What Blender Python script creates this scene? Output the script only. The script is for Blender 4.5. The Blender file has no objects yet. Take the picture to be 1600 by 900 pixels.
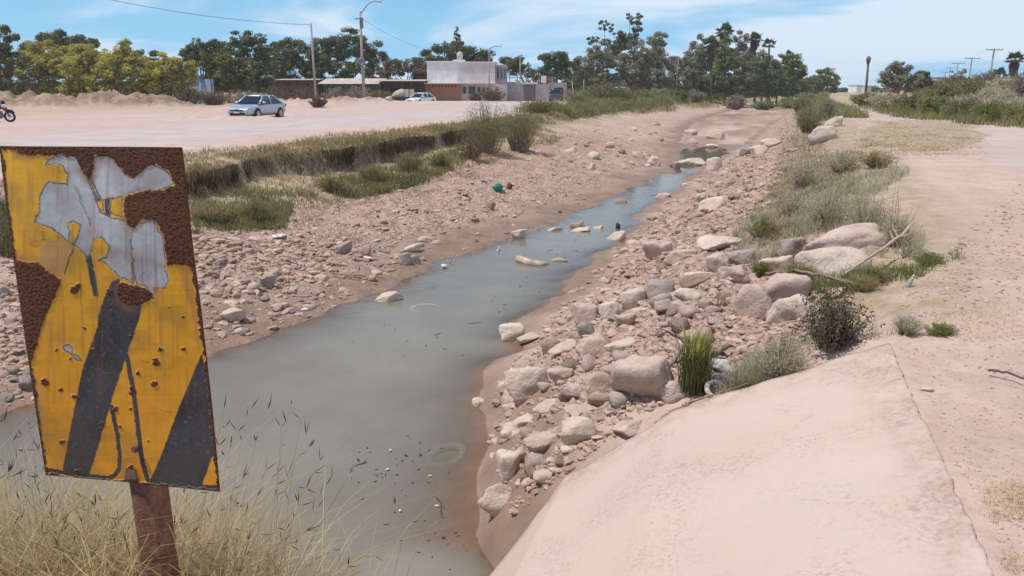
import bpy, bmesh, math, random
import numpy as np
from mathutils import Vector, Matrix

# ------------------------------------------------------------------ camera, world, sun, exposure
SC = bpy.context.scene
COL = SC.collection
F, EYE, TH = 1180.0, 1.70, math.radians(14.7)
CT, ST = math.cos(TH), math.sin(TH)
cam_d = bpy.data.cameras.new('camera'); cam = bpy.data.objects.new('camera', cam_d); COL.objects.link(cam)
cam.location = (0, 0, EYE); cam.rotation_euler = (math.radians(90) - TH, 0, 0)
cam_d.sensor_width = 36; cam_d.lens = 36 * F / 1600
cam_d.clip_start = 0.05; cam_d.clip_end = 6000
SC.camera = cam

SUN_EL, SUN_AZ = math.radians(65), math.radians(-102)      # azimuth measured from +Y towards +X
SUN_STRENGTH, SKY_STRENGTH = 4.4, 0.092
SC.view_settings.view_transform = 'Standard'; SC.view_settings.look = 'None'
SC.view_settings.gamma = 1; SC.view_settings.use_curve_mapping = False
SC.view_settings.exposure = 0.0

W = bpy.data.worlds.new('World'); SC.world = W; W.use_nodes = True
nt = W.node_tree; nt.nodes.clear()
def wn(kind, **kw):
    n = nt.nodes.new(kind)
    for k, v in kw.items(): setattr(n, k, v)
    return n
sky = wn('ShaderNodeTexSky'); sky.sky_type = 'NISHITA'; sky.sun_disc = False
sky.sun_elevation = SUN_EL; sky.sun_rotation = SUN_AZ
sky.air_density = 1.0; sky.dust_density = 0.3; sky.ozone_density = 2.5
wo = wn('ShaderNodeOutputWorld'); bg = wn('ShaderNodeBackground'); bg.inputs['Strength'].default_value = SKY_STRENGTH
tc = wn('ShaderNodeTexCoord'); sep = wn('ShaderNodeSeparateXYZ'); nt.links.new(tc.outputs['Generated'], sep.inputs[0])
def wmath(op, a, b=None, clamp=False):
    n = wn('ShaderNodeMath', operation=op); n.use_clamp = clamp
    for i, v in enumerate((a, b)):
        if v is None: continue
        if isinstance(v, (int, float)): n.inputs[i].default_value = v
        else: nt.links.new(v, n.inputs[i])
    return n.outputs[0]
zc = wmath('ADD', wmath('MAXIMUM', sep.outputs['Z'], 0.0), 0.16)
cmb = wn('ShaderNodeCombineXYZ')
nt.links.new(wmath('DIVIDE', sep.outputs['X'], zc), cmb.inputs[0]); nt.links.new(wmath('DIVIDE', sep.outputs['Y'], zc), cmb.inputs[1])
n1 = wn('ShaderNodeTexNoise'); n1.inputs['Scale'].default_value = 0.75; n1.inputs['Detail'].default_value = 6; n1.inputs['Roughness'].default_value = 0.55
n1.inputs['Distortion'].default_value = 0.6
nt.links.new(cmb.outputs[0], n1.inputs['Vector'])
cov = wmath('ADD', wmath('ADD', n1.outputs[0], wmath('MULTIPLY', sep.outputs['X'], 0.24)), wmath('MULTIPLY', sep.outputs['Z'], -0.12))
ramp = wn('ShaderNodeMapRange'); ramp.inputs['From Min'].default_value = 0.40; ramp.inputs['From Max'].default_value = 0.62; ramp.interpolation_type = 'SMOOTHSTEP'
nt.links.new(cov, ramp.inputs['Value'])
tint = wn('ShaderNodeMix', data_type='RGBA', blend_type='MULTIPLY'); tint.inputs['Factor'].default_value = 1.0
nt.links.new(sky.outputs[0], tint.inputs['A']); tint.inputs['B'].default_value = (0.76, 0.98, 1.12, 1)
low = wn('ShaderNodeMix', data_type='RGBA'); low.inputs['B'].default_value = (3.25, 7.35, 11.4, 1)      # pale blue air near the horizon
lr = wn('ShaderNodeMapRange'); lr.inputs['From Min'].default_value = 0.0; lr.inputs['From Max'].default_value = 0.27; lr.inputs['To Min'].default_value = 0.92; lr.inputs['To Max'].default_value = 0.0
nt.links.new(sep.outputs['Z'], lr.inputs['Value']); nt.links.new(lr.outputs[0], low.inputs['Factor']); nt.links.new(tint.outputs['Result'], low.inputs['A'])
mixc = wn('ShaderNodeMix', data_type='RGBA'); mixc.inputs['B'].default_value = (8.3, 9.5, 10.9, 1)
nt.links.new(wmath('MULTIPLY', ramp.outputs[0], 0.88), mixc.inputs['Factor']); nt.links.new(low.outputs['Result'], mixc.inputs['A'])
nt.links.new(mixc.outputs['Result'], bg.inputs[0]); nt.links.new(bg.outputs[0], wo.inputs[0])

sun_d = bpy.data.lights.new('sun', 'SUN'); sun_d.energy = SUN_STRENGTH; sun_d.angle = math.radians(0.53); sun_d.color = (1.0, 0.955, 0.90)
sun = bpy.data.objects.new('sun', sun_d); COL.objects.link(sun)
sdir = Vector((math.sin(SUN_AZ) * math.cos(SUN_EL), math.cos(SUN_AZ) * math.cos(SUN_EL), math.sin(SUN_EL)))
sun.rotation_euler = sdir.to_track_quat('Z', 'Y').to_euler(); sun.location = (0, 0, 40)
SC.cycles.max_bounces = 6; SC.cycles.transparent_max_bounces = 8
SC.cycles.use_denoising = True

# ------------------------------------------------------------------ projection helpers
def ray(px, py):
    a = (np.asarray(px, float) - 800) / F; b = (450 - np.asarray(py, float)) / F
    d = np.stack([a, CT + b * ST, -ST + b * CT], -1)
    return d
def plane_z(px, py, z):
    d = ray(px, py); k = (z - EYE) / d[..., 2]
    return d[..., 0] * k, d[..., 1] * k
def at(px, py, Y):                                     # point on the pixel's ray at forward distance Y
    d = ray(px, py); k = Y / d[..., 1]
    return np.array([d[..., 0] * k, Y + 0 * k, EYE + d[..., 2] * k])
def zat(py, Y): return float(at(800, py, Y)[2])
def xat(px, Y, z=1.5): return float((px - 800) / F * (Y * CT - (z - EYE) * ST))
def proj(P):
    x, y, z = P[..., 0], P[..., 1], P[..., 2] - EYE
    dep = y * CT - z * ST; up = y * ST + z * CT
    return 800 + F * x / dep, 450 - F * up / dep
def mpp(Y): return Y / F                                # metres per photo pixel

# ------------------------------------------------------------------ noise
_r = np.random.RandomState(5)
_P = _r.permutation(4096); _V = _r.rand(4096)
def _h(ix, iy, iz): return _V[_P[(_P[(_P[ix & 4095] + iy) & 4095] + iz) & 4095]]
def noise3(x, y, z):
    x = np.asarray(x, float); y = np.asarray(y, float); z = np.asarray(z, float) + 0 * x
    ix, iy, iz = np.floor(x).astype(int), np.floor(y).astype(int), np.floor(z).astype(int)
    fx, fy, fz = x - ix, y - iy, z - iz
    fx, fy, fz = fx * fx * (3 - 2 * fx), fy * fy * (3 - 2 * fy), fz * fz * (3 - 2 * fz)
    r = 0
    for dx in (0, 1):
        for dy in (0, 1):
            for dz in (0, 1):
                r = r + _h(ix + dx, iy + dy, iz + dz) * (fx if dx else 1 - fx) * (fy if dy else 1 - fy) * (fz if dz else 1 - fz)
    return r * 2 - 1
def noise2(x, y, k=0):
    x = np.asarray(x, float); y = np.asarray(y, float)
    ix, iy = np.floor(x).astype(int), np.floor(y).astype(int)
    fx, fy = x - ix, y - iy
    fx, fy = fx * fx * (3 - 2 * fx), fy * fy * (3 - 2 * fy)
    r = 0
    for dx in (0, 1):
        for dy in (0, 1):
            r = r + _V[_P[(_P[(ix + dx + 17 * k) & 4095] + iy + dy) & 4095]] * (fx if dx else 1 - fx) * (fy if dy else 1 - fy)
    return r * 2 - 1
def fbm2(x, y, o=4, k=0, g=0.5):
    r, a, f = 0, 1.0, 1.0
    for i in range(o):
        r = r + a * noise2(x * f + 13.7 * i, y * f - 7.1 * i, k + i); a *= g; f *= 2.03
    return r
def fbm3(p, o=3, k=0.0):
    r, a, f = 0, 1.0, 1.0
    for i in range(o):
        r = r + a * noise3(p[..., 0] * f + k, p[..., 1] * f - k, p[..., 2] * f + 3.3 * k); a *= 0.5; f *= 2.07
    return r
def sstep(a, b, x):
    u = np.clip((x - a) / (b - a), 0, 1); return u * u * (3 - 2 * u)

# ------------------------------------------------------------------ mesh + tagging helpers
def mk(name, V, Fc, mat=None, parent=None, smooth=True, loc=None):
    V = np.asarray(V, np.float32); me = bpy.data.meshes.new(name)
    me.vertices.add(len(V)); me.vertices.foreach_set('co', V.ravel())
    groups = Fc if isinstance(Fc, list) and len(Fc) and isinstance(Fc[0], np.ndarray) else None
    if groups is None:
        by = {}
        for f in Fc: by.setdefault(len(f), []).append(f)
        groups = [np.array(v, np.int32) for v in by.values()]
    tot = np.concatenate([np.full(len(g), g.shape[1], np.int32) for g in groups])
    idx = np.concatenate([np.asarray(g, np.int32).ravel() for g in groups])
    me.loops.add(len(idx)); me.loops.foreach_set('vertex_index', idx)
    me.polygons.add(len(tot)); st = np.zeros(len(tot), np.int32); st[1:] = np.cumsum(tot)[:-1]
    me.polygons.foreach_set('loop_start', st)
    me.polygons.foreach_set('loop_total', tot)
    me.polygons.foreach_set('use_smooth', np.full(len(tot), smooth))
    me.update(calc_edges=True)
    if mat: me.materials.append(mat)
    o = bpy.data.objects.new(name, me); COL.objects.link(o)
    if parent: o.parent = parent
    if loc is not None: o.location = loc
    return o
def empty(name, loc=(0, 0, 0), rz=0):
    o = bpy.data.objects.new(name, None); COL.objects.link(o); o.location = loc; o.rotation_euler = (0, 0, rz); o.empty_display_size = 0.2
    return o
def tag(o, label=None, cat=None, group=None, kind=None):
    if label: o['label'] = label
    if cat: o['category'] = cat
    if group: o['group'] = group
    if kind: o['kind'] = kind
    return o

class MB:
    def __init__(s): s.v = []; s.f = []
    def add(s, V, Fs):
        n = len(s.v); s.v += [tuple(map(float, p)) for p in V]; s.f += [tuple(i + n for i in f) for f in Fs]; return s
    def box(s, c, d, rz=0.0, rx=0.0, ry=0.0, taper=1.0):
        M = Matrix.Rotation(rz, 3, 'Z') @ Matrix.Rotation(ry, 3, 'Y') @ Matrix.Rotation(rx, 3, 'X')
        V = []
        for z in (-.5, .5):
            k = taper if z > 0 else 1
            for x, y in ((-.5, -.5), (.5, -.5), (.5, .5), (-.5, .5)):
                V.append(M @ Vector((x * d[0] * k, y * d[1] * k, z * d[2])) + Vector(c))
        return s.add(V, [(3, 2, 1, 0), (4, 5, 6, 7), (0, 1, 5, 4), (1, 2, 6, 5), (2, 3, 7, 6), (3, 0, 4, 7)])
    def tube(s, pts, rad, n=8, cap=True):
        pts = [Vector(p) for p in pts]
        if not hasattr(rad, '__len__'): rad = [rad] * len(pts)
        V, Fs = [], []
        ref = Vector((0.31, 0.17, 0.93)).normalized()
        for i, p in enumerate(pts):
            d = (pts[min(i + 1, len(pts) - 1)] - pts[max(i - 1, 0)]).normalized()
            u = d.cross(ref)
            if u.length < 0.05: u = d.cross(Vector((1, 0, 0)))
            u.normalize(); w = d.cross(u)
            for k in range(n):
                a = 2 * math.pi * k / n; V.append(p + (u * math.cos(a) + w * math.sin(a)) * rad[i])
        for i in range(len(pts) - 1):
            for k in range(n):
                k2 = (k + 1) % n; Fs.append((i * n + k, (i + 1) * n + k, (i + 1) * n + k2, i * n + k2))
        if cap:
            Fs.append(tuple(range(n))); Fs.append(tuple(reversed(range((len(pts) - 1) * n, len(pts) * n))))
        return s.add(V, Fs)
    def cyl(s, c, r, h, axis='Z', n=20, r2=None):
        ax = {'X': Vector((1, 0, 0)), 'Y': Vector((0, 1, 0)), 'Z': Vector((0, 0, 1))}[axis]
        c = Vector(c); return s.tube([c - ax * h / 2, c + ax * h / 2], [r, r if r2 is None else r2], n)
    def torus(s, c, R, r, axis='Z', n=24, m=10, a0=0, a1=2 * math.pi):
        V, Fs = [], []
        for i in range(n + 1):
            a = a0 + (a1 - a0) * i / n
            for j in range(m):
                b = 2 * math.pi * j / m; q = R + r * math.cos(b)
                p = (q * math.cos(a), q * math.sin(a), r * math.sin(b))
                if axis == 'Y': p = (p[0], p[2], p[1])
                if axis == 'X': p = (p[2], p[0], p[1])
                V.append(Vector(p) + Vector(c))
        for i in range(n):
            for j in range(m):
                j2 = (j + 1) % m; Fs.append((i * m + j, (i + 1) * m + j, (i + 1) * m + j2, i * m + j2))
        return s.add(V, Fs)
    def build(s, name, mat, parent=None, smooth=False):
        return mk(name, np.array(s.v), s.f, mat, parent, smooth)

# ------------------------------------------------------------------ materials
MATS = {}
def newmat(name):
    m = bpy.data.materials.new(name); m.use_nodes = True; m.node_tree.nodes.clear(); return m
class G:                                                # tiny node-graph helper
    def __init__(s, name): s.m = newmat(name); s.t = s.m.node_tree
    def n(s, kind, **kw):
        x = s.t.nodes.new(kind)
        for k, v in kw.items():
            if k in x.inputs.keys(): s.put(x.inputs[k], v)
            else: setattr(x, k, v)
        return x
    def put(s, sock, v):
        if hasattr(v, 'is_output'): s.t.links.new(v, sock)
        else:
            if isinstance(v, tuple) and len(v) == 3 and sock.type == 'RGBA': v = v + (1,)
            sock.default_value = v
    def pos(s):
        return s.n('ShaderNodeNewGeometry').outputs['Position']
    def obj(s): return s.n('ShaderNodeTexCoord').outputs['Object']
    def noise(s, vec, scale, detail=4, rough=0.55, dist=0.0):
        x = s.n('ShaderNodeTexNoise'); s.put(x.inputs['Vector'], vec); x.inputs['Scale'].default_value = scale
        x.inputs['Detail'].default_value = detail; x.inputs['Roughness'].default_value = rough; x.inputs['Distortion'].default_value = dist
        return x.outputs[0]
    def vor(s, vec, scale, feature='F1', out='Distance'):
        x = s.n('ShaderNodeTexVoronoi', feature=feature); s.put(x.inputs['Vector'], vec); x.inputs['Scale'].default_value = scale
        return x.outputs[out]
    def rng(s, v, a, b, c=0.0, d=1.0):
        x = s.n('ShaderNodeMapRange'); s.put(x.inputs['Value'], v)
        for k, q in zip(('From Min', 'From Max', 'To Min', 'To Max'), (a, b, c, d)): x.inputs[k].default_value = q
        return x.outputs[0]
    def mix(s, f, a, b, blend='MIX'):
        x = s.n('ShaderNodeMix', data_type='RGBA', blend_type=blend); s.put(x.inputs['Factor'], f); s.put(x.inputs['A'], a); s.put(x.inputs['B'], b)
        return x.outputs['Result']
    def math(s, op, a, b=0.0, clamp=False):
        x = s.n('ShaderNodeMath', operation=op); x.use_clamp = clamp; s.put(x.inputs[0], a); s.put(x.inputs[1], b); return x.outputs[0]
    def attr(s, name, out='Fac'):
        x = s.n('ShaderNodeAttribute'); x.attribute_name = name; return x.outputs[out]
    def bump(s, h, strength=0.5, dist=0.02, normal=None):
        x = s.n('ShaderNodeBump'); s.put(x.inputs['Height'], h); x.inputs['Strength'].default_value = strength; x.inputs['Distance'].default_value = dist
        if normal is not None: s.put(x.inputs['Normal'], normal)
        return x.outputs[0]
    def bsdf(s, color, rough=0.9, normal=None, metal=0.0, spec=0.25, **kw):
        x = s.n('ShaderNodeBsdfPrincipled'); s.put(x.inputs['Base Color'], color); s.put(x.inputs['Roughness'], rough)
        s.put(x.inputs['Metallic'], metal); s.put(x.inputs['Specular IOR Level'], spec)
        for k, v in kw.items(): s.put(x.inputs[k.replace('_', ' ')], v)
        if normal is not None: s.put(x.inputs['Normal'], normal)
        return x.outputs[0]
    def out(s, sh):
        o = s.n('ShaderNodeOutputMaterial'); s.t.links.new(sh, o.inputs['Surface']); return s.m

def plain(name, col, rough=0.6, metal=0.0, var=0.12, scale=6.0, spec=0.3, bump=0.0, **kw):
    if name in MATS: return MATS[name]
    g = G(name); p = g.obj(); n = g.noise(p, scale, 5)
    c2 = tuple(max(0, c * (1 - var * 2.2)) for c in col); c3 = tuple(min(1, c * (1 + var)) for c in col)
    nm = g.bump(g.noise(p, scale * 6, 4), bump, 0.01) if bump else None
    MATS[name] = g.out(g.bsdf(g.mix(g.rng(n, 0.3, 0.7), c2, c3), rough, nm, metal, spec, **kw)); return MATS[name]

SAND = (0.545, 0.415, 0.355)
def ground_mat():
    g = G('dusty earth'); p = g.pos()
    big = g.noise(p, 0.16, 4); mid = g.noise(p, 1.3, 5, 0.6); fine = g.noise(p, 11, 5, 0.65); grit = g.noise(p, 70, 3, 0.7)
    c = g.mix(g.rng(big, 0.35, 0.65), (0.49, 0.352, 0.288), (0.565, 0.428, 0.36))
    c = g.mix(g.rng(mid, 0.42, 0.68), c, (0.445, 0.320, 0.265))
    c = g.mix(g.rng(fine, 0.46, 0.72, 0, 0.6), c, (0.34, 0.235, 0.19))
    c = g.mix(g.rng(grit, 0.58, 0.78, 0, 0.5), c, (0.27, 0.19, 0.16))
    spots = g.math('MULTIPLY', g.rng(g.vor(p, 5.5), 0.02, 0.11, 1, 0), g.rng(g.noise(p, 0.9, 3), 0.5, 0.65))
    c = g.mix(g.math('MULTIPLY', spots, 0.75), c, (0.20, 0.145, 0.12))
    c = g.mix(g.math('MULTIPLY', g.attr('rocky'), g.rng(g.noise(p, 2.1, 5, 0.65), 0.3, 0.7, 0.35, 1.0)), c, g.mix(g.rng(fine, 0.38, 0.62), (0.53, 0.362, 0.272), (0.37, 0.238, 0.178)))
    # zones carried by the mesh: packed grey road, dry organic litter, damp mud, bare cut soil painted extra dark to deepen the cut face's shade
    rm = g.n('ShaderNodeMapping'); g.put(rm.inputs['Vector'], p); rm.inputs['Rotation'].default_value = (0, 0, math.radians(16)); rm.inputs['Scale'].default_value = (1.6, 0.10, 1)
    rut = g.noise(rm.outputs[0], 1.0, 4, 0.6); c = g.mix(g.math('MULTIPLY', g.rng(rut, 0.5, 0.68), g.math('ADD', g.math('MULTIPLY', g.attr('packed'), 0.4), 0.08)), c, (0.36, 0.28, 0.25))
    rd = g.math('MULTIPLY', g.attr('packed'), g.rng(mid, 0.25, 0.7, 1.0, 0.55))
    c = g.mix(rd, c, g.mix(g.rng(g.noise(p, 0.5, 4), 0.35, 0.65), (0.42, 0.362, 0.35), (0.51, 0.435, 0.412)))
    c = g.mix(g.math('MULTIPLY', g.rng(rut, 0.52, 0.7, 0, 0.4), g.attr('packed')), c, (0.34, 0.285, 0.27))
    lit = g.math('MULTIPLY', g.attr('litter'), g.rng(g.noise(p, 3.2, 5, 0.7), 0.32, 0.6))
    c = g.mix(lit, c, g.mix(g.rng(fine, 0.35, 0.65), (0.20, 0.165, 0.075), (0.34, 0.27, 0.14)))
    mud = g.math('MULTIPLY', g.attr('mud'), g.rng(mid, 0.2, 0.75, 1.0, 0.75))
    c = g.mix(mud, c, g.mix(g.rng(g.noise(p, 2.2, 5, 0.65), 0.35, 0.7), (0.175, 0.108, 0.072), (0.285, 0.185, 0.132)))
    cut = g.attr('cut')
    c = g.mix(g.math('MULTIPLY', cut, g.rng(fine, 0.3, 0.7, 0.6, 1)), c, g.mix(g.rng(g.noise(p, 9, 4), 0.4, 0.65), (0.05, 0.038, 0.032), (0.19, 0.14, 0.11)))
    clod = g.math('ADD', g.math('MULTIPLY', g.vor(p, 7.0, 'SMOOTH_F1'), 0.9), g.math('MULTIPLY', fine, 0.9))
    h = g.math('ADD', g.math('MULTIPLY', clod, g.math('ADD', g.attr('rocky'), 0.12)), g.math('MULTIPLY', grit, 0.10))
    ve = g.n('ShaderNodeTexVoronoi', feature='DISTANCE_TO_EDGE'); ve.inputs['Scale'].default_value = 6.5
    va = g.n('ShaderNodeVectorMath', operation='ADD'); g.put(va.inputs[0], p); vn = g.n('ShaderNodeTexNoise'); g.put(vn.inputs['Vector'], p); vn.inputs['Scale'].default_value = 5; vs = g.n('ShaderNodeVectorMath', operation='SCALE'); g.put(vs.inputs[0], vn.outputs['Color']); vs.inputs['Scale'].default_value = 0.30; g.put(va.inputs[1], vs.outputs[0]); g.put(ve.inputs['Vector'], va.outputs[0])
    crk = g.math('MULTIPLY', g.rng(ve.outputs['Distance'], 0.0, 0.10, 1, 0), g.attr('rocky'))
    crk = g.math('MULTIPLY', crk, g.rng(mid, 0.35, 0.6, 0.1, 0.9))
    c = g.mix(g.math('MULTIPLY', crk, 0.75), c, (0.19, 0.12, 0.092)); h = g.math('SUBTRACT', h, g.math('MULTIPLY', crk, 0.8))
    nm = g.bump(h, 0.85, 0.07)
    rough = g.rng(g.attr('mud'), 0, 1, 0.95, 0.62)
    return g.out(g.bsdf(c, rough, nm, 0, 0.2))
M_GROUND = ground_mat()

def rock_mat(name, a, b, dark, dust=0.0):
    g = G(name); p = g.obj(); r = g.n('ShaderNodeObjectInfo').outputs['Random']
    pp = g.n('ShaderNodeVectorMath', operation='ADD'); g.put(pp.inputs[0], p)
    cm = g.n('ShaderNodeCombineXYZ'); g.put(cm.inputs[0], g.math('MULTIPLY', r, 37.0)); g.put(cm.inputs[1], g.math('MULTIPLY', r, 11.0)); g.put(pp.inputs[1], cm.outputs[0])
    v = pp.outputs[0]
    n1 = g.noise(v, 5, 6, 0.65); n2 = g.noise(v, 24, 5, 0.7); n3 = g.noise(v, 2.0, 3)
    c = g.mix(g.rng(n3, 0.35, 0.65), a, b)
    c = g.mix(g.rng(n1, 0.48, 0.72, 0, 0.7), c, dark)
    c = g.mix(g.rng(n2, 0.55, 0.8, 0, 0.7), c, tuple(q * 0.55 for q in dark))
    c = g.mix(g.rng(r, 0, 1, 0.0, 0.35), c, tuple(q * 0.8 for q in a))
    h = g.math('ADD', n1, g.math('MULTIPLY', n2, 0.5))
    return g.out(g.bsdf(c, 0.93, g.bump(h, 0.8, 0.045), 0, 0.2))
M_ROCK = [rock_mat('pinkish stone', (0.52, 0.385, 0.315), (0.595, 0.465, 0.395), (0.34, 0.245, 0.195)),
          rock_mat('pale tan stone', (0.585, 0.465, 0.375), (0.64, 0.53, 0.445), (0.40, 0.305, 0.24)),
          rock_mat('grey stone', (0.335, 0.275, 0.235), (0.43, 0.35, 0.30), (0.18, 0.145, 0.125)),
          rock_mat('brown stone', (0.31, 0.21, 0.165), (0.42, 0.30, 0.24), (0.2, 0.13, 0.10))]

def leaf_mat(name, dark, light, trans=0.3, patch=0.6, third=None):
    if name in MATS: return MATS[name]
    g = G(name); p = g.obj(); ri = g.n('ShaderNodeNewGeometry').outputs['Random Per Island']
    c = g.mix(ri, dark, light)
    c = g.mix(g.rng(g.noise(p, patch, 3), 0.42, 0.62, 0, 0.65), c, third or tuple(q * 0.7 for q in dark))
    d = g.n('ShaderNodeBsdfDiffuse'); g.put(d.inputs['Color'], c); t = g.n('ShaderNodeBsdfTranslucent'); g.put(t.inputs['Color'], c)
    x = g.n('ShaderNodeMixShader'); x.inputs[0].default_value = trans; g.t.links.new(d.outputs[0], x.inputs[1]); g.t.links.new(t.outputs[0], x.inputs[2])
    MATS[name] = g.out(x.outputs[0]); return MATS[name]
M_BARK = plain('bark', (0.16, 0.12, 0.095), 0.9, var=0.3, scale=4)
M_TWIG = plain('dry twig', (0.33, 0.25, 0.19), 0.9, var=0.25, scale=5)
# ------------------------------------------------------------------ terrain
WZ = -1.90                                              # water level; the banks are at about z = 0
DX, DY = math.sin(math.radians(16)), math.cos(math.radians(16))
def shift(t): q = np.maximum(0, t - 62.0); return 0.00105 * q * q / (1 + q * 0.0062)
def to_ts(x, y):
    t = x * DX + y * DY; s = x * DY - y * DX
    return t, s - shift(t)
def from_ts(t, s):
    s = s + shift(t); return t * DX + s * DY, t * DY - s * DX
# edges of the wet bed read from the photograph's shoreline
def trace2(pts):
    a = np.array([p if len(p) == 3 else (p[0], p[1], WZ) for p in pts], float)
    x, y = plane_z(a[:, 0], a[:, 1], a[:, 2]); t, s = to_ts(x, y); o = np.argsort(t); return t[o], s[o]
TL, SL = trace2([(-60, 668), (0, 645), (120, 618), (330, 549), (400, 528), (500, 494), (590, 455), (690, 409), (780, 384), (860, 349), (940, 318), (1000, 289), (1048, 270), (1062, 256),
                 (1060, 235), (1066, 213, -1.85), (1088, 192, -1.8), (1150, 171, -1.75), (1222, 158.5, -1.75)])
TR, SR = trace2([(742, 895), (752, 800), (745, 750), (762, 690), (752, 640), (780, 590), (795, 530), (850, 480), (868, 452), (892, 428), (935, 400), (985, 360), (1003, 330), (1042, 300), (1092, 268),
                 (1108, 252), (1135, 240, -1.88), (1170, 218, -1.85), (1205, 195, -1.8), (1232, 176, -1.75), (1256, 159.5, -1.75)])
TRR, SRR = trace2([(1392, 530, 0), (1452, 470, 0), (1462, 410, 0), (1440, 345, 0), (1405, 290, 0), (1372, 240, 0), (1335, 200, 0), (1302, 172, 0), (1278, 156, 0)])
TRR = np.concatenate([[-20], TRR]); SRR = np.concatenate([[2.3], SRR])
def lipL(t): return -13.25 + 0.45 * noise2(t * 0.21, t * 0 + 3.3) + 0.2 * noise2(t * 0.9, t * 0 + 9.1)
_c0 = plane_z(1384, 531, 0.0); _c1 = plane_z(1562, 905, 0.0)      # right border of the apron
def slab_right(y): return np.interp(y, [float(_c1[1]) - 2.5, float(_c1[1]), float(_c0[1])], [float(_c1[0]) - 0.2, float(_c1[0]), float(_c0[0])])
def zslab(x, y): return np.interp(x + 2.62 - slab_right(y), [-1.0, -0.2, 0.38, 1.17, 1.83, 2.62, 3.2], [-2.75, -1.93, -1.10, -0.56, -0.30, -0.015, 0.0])
SLAB_Y = 5.02
def field(x, y, detail=True):
    x = np.asarray(x, float); y = np.asarray(y, float)
    t, s = to_ts(x, y)
    wl = np.interp(t, TL, SL); wr = np.interp(t, TR, SR); rr = np.interp(t, TRR, SRR); ll = lipL(t)
    wl = wl + (0.22 * noise2(t * 0.8, s * 0, 3) + 0.11 * noise2(t * 3.1, s * 0, 4)) * sstep(1, 4, t); wr = wr + (0.24 * noise2(t * 0.9, s * 0, 5) + 0.13 * noise2(t * 3.3, s * 0, 6)) * sstep(6, 9, t)
    zs = np.interp(t, [0, 44, 55, 75], [WZ, WZ, -1.87, -1.75])
    zb = np.interp(t, [0, 20, 32, 37, 39.5, 42, 48, 51, 53, 75], [-2.42, -2.32, -2.14, -2.02, -1.93, -2.10, -2.02, -1.91, -1.86, -1.80])
    u = np.clip((s - wl) / np.maximum(wr - wl, .2), 0, 1)
    z_bed = zs + (zb - zs) * np.power(np.clip(4 * u * (1 - u), 0, 1), 1.25)
    z_bed = z_bed + sstep(34, 40, t) * (.06 * noise2(t * .9, s * 1.3, 62) + .04 * noise2(t * 2.6, s * 2.9, 63)) * np.clip(4 * u * (1 - u), 0, 1)
    # left bank: lip, eroded cut, gentle slope down to the water
    a = s - ll; wid = np.maximum(wl - ll, 3.2)
    c = np.interp(t, [0, 12, 36, 46, 60, 90], [1, 1, 1, 0.45, 0.25, 0.3]) * (0.75 + 0.35 * noise2(t * 0.33, t * 0 + 1.7))
    c = np.clip(c, 0, 1); off = 0.18 * noise2(t * 1.3, s * 0, 8) + 0.10 * noise2(t * 4.1, s * 0, 9)
    z_cut = np.interp(a + off, [-9, 0, 0.92, 1.02, 1.16, 2.8], [0, 0, -0.10, -0.22, -0.84, -1.10])
    z_soft = np.interp(a, [-9, 0, 0.9, 2.8], [0, 0, -0.22, -0.72])
    z_hi = z_soft + (z_cut - z_soft) * c
    e28 = -0.72 + (-1.08 + 0.72) * c
    w = np.clip((a - 2.8) / np.maximum(wid - 2.8, .3), 0, 1)
    z_lo = e28 + (zs - e28) * (0.25 * w + 0.75 * np.power(w, 0.72))
    z_left = np.where(a < 2.8, z_hi, z_lo)
    # right bank
    q = np.clip((s - wr) / np.maximum(rr - wr, .5), 0, 1)
    f_near = np.interp(q, [0, .207, .49, .725, 1], [0, .437, .71, .837, 1.0])
    f_far = np.interp(q, [0, .14, .30, .6, .88, 1], [0, .05, .30, .66, .93, 1.0])
    k = sstep(5.5, 13, t)
    z_right = zs + (0 - zs) * (f_near + (f_far - f_near) * k)
    z = np.where(s < wl, z_left, np.where(s > wr, z_right, z_bed))
    # flat land on both sides with its low mounds, berms and humps
    lmask = sstep(0.4, -1.5, a)
    hump = 0.50 * np.exp(-((y - 86 - 0.08 * (x + 20)) / 7.0) ** 2) * sstep(-32, -22, x) * sstep(9, -4, x)
    hump = hump + 0.30 * sstep(72, 90, y) * sstep(-34, -24, x) * sstep(12, 2, x) * 0
    berm = 0.30 * np.exp(-((y - 46.3 + 0.05 * (x + 15)) / 0.55) ** 2) * sstep(-21.5, -19, x) * sstep(-10, -13, x) * (0.7 + 0.6 * noise2(x * 1.9, y))
    m = 0
    for cx, cy, rx, ry, h in ((-49, 76, 5.5, 3.5, 1.25), (-42.5, 75, 4.6, 3.5, 1.05), (-37.0, 76, 4.6, 3.2, 1.35), (-33.2, 75, 3.0, 2.4, 0.7), (-55, 77, 4, 3, 0.9), (-17.5, 84, 4.5, 3, .42), (-23, 82, 3.5, 2.6, .32)):
        m = np.maximum(m, h * np.exp(-(((x - cx) / rx) ** 2 + ((y - cy) / ry) ** 2) ** 1.3))
    m = m * (1 + 0.5 * noise2(x * 0.9, y * 0.9, 2) + 0.4 * noise2(x * 2.3, y * 2.3, 7))
    z = z + lmask * (hump + berm + m)
    rise = 0.75 * sstep(0, 9, x - (17.5 + 0.2 * y)) * sstep(8, 26, y)
    z = z + np.where(s > rr, rise, 0)
    # the crossing where the camera stands
    emb = np.where(x < 0.6, -1.15 * np.maximum(0, y - 2.15), -9)
    emb = np.maximum(emb, -9)
    nearslab = (y < SLAB_Y + 0.35) & (x > -1.2)
    zsl = zslab(x, y) - (0.010 - 0.016 * noise2(x * 1.9, y * 1.9, 77)) * sstep(0.5, 0.0, np.abs(x - slab_right(y) - 0.1)) - 0.10 * sstep(slab_right(y) - 0.06, slab_right(y) - 0.22, x)
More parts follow.
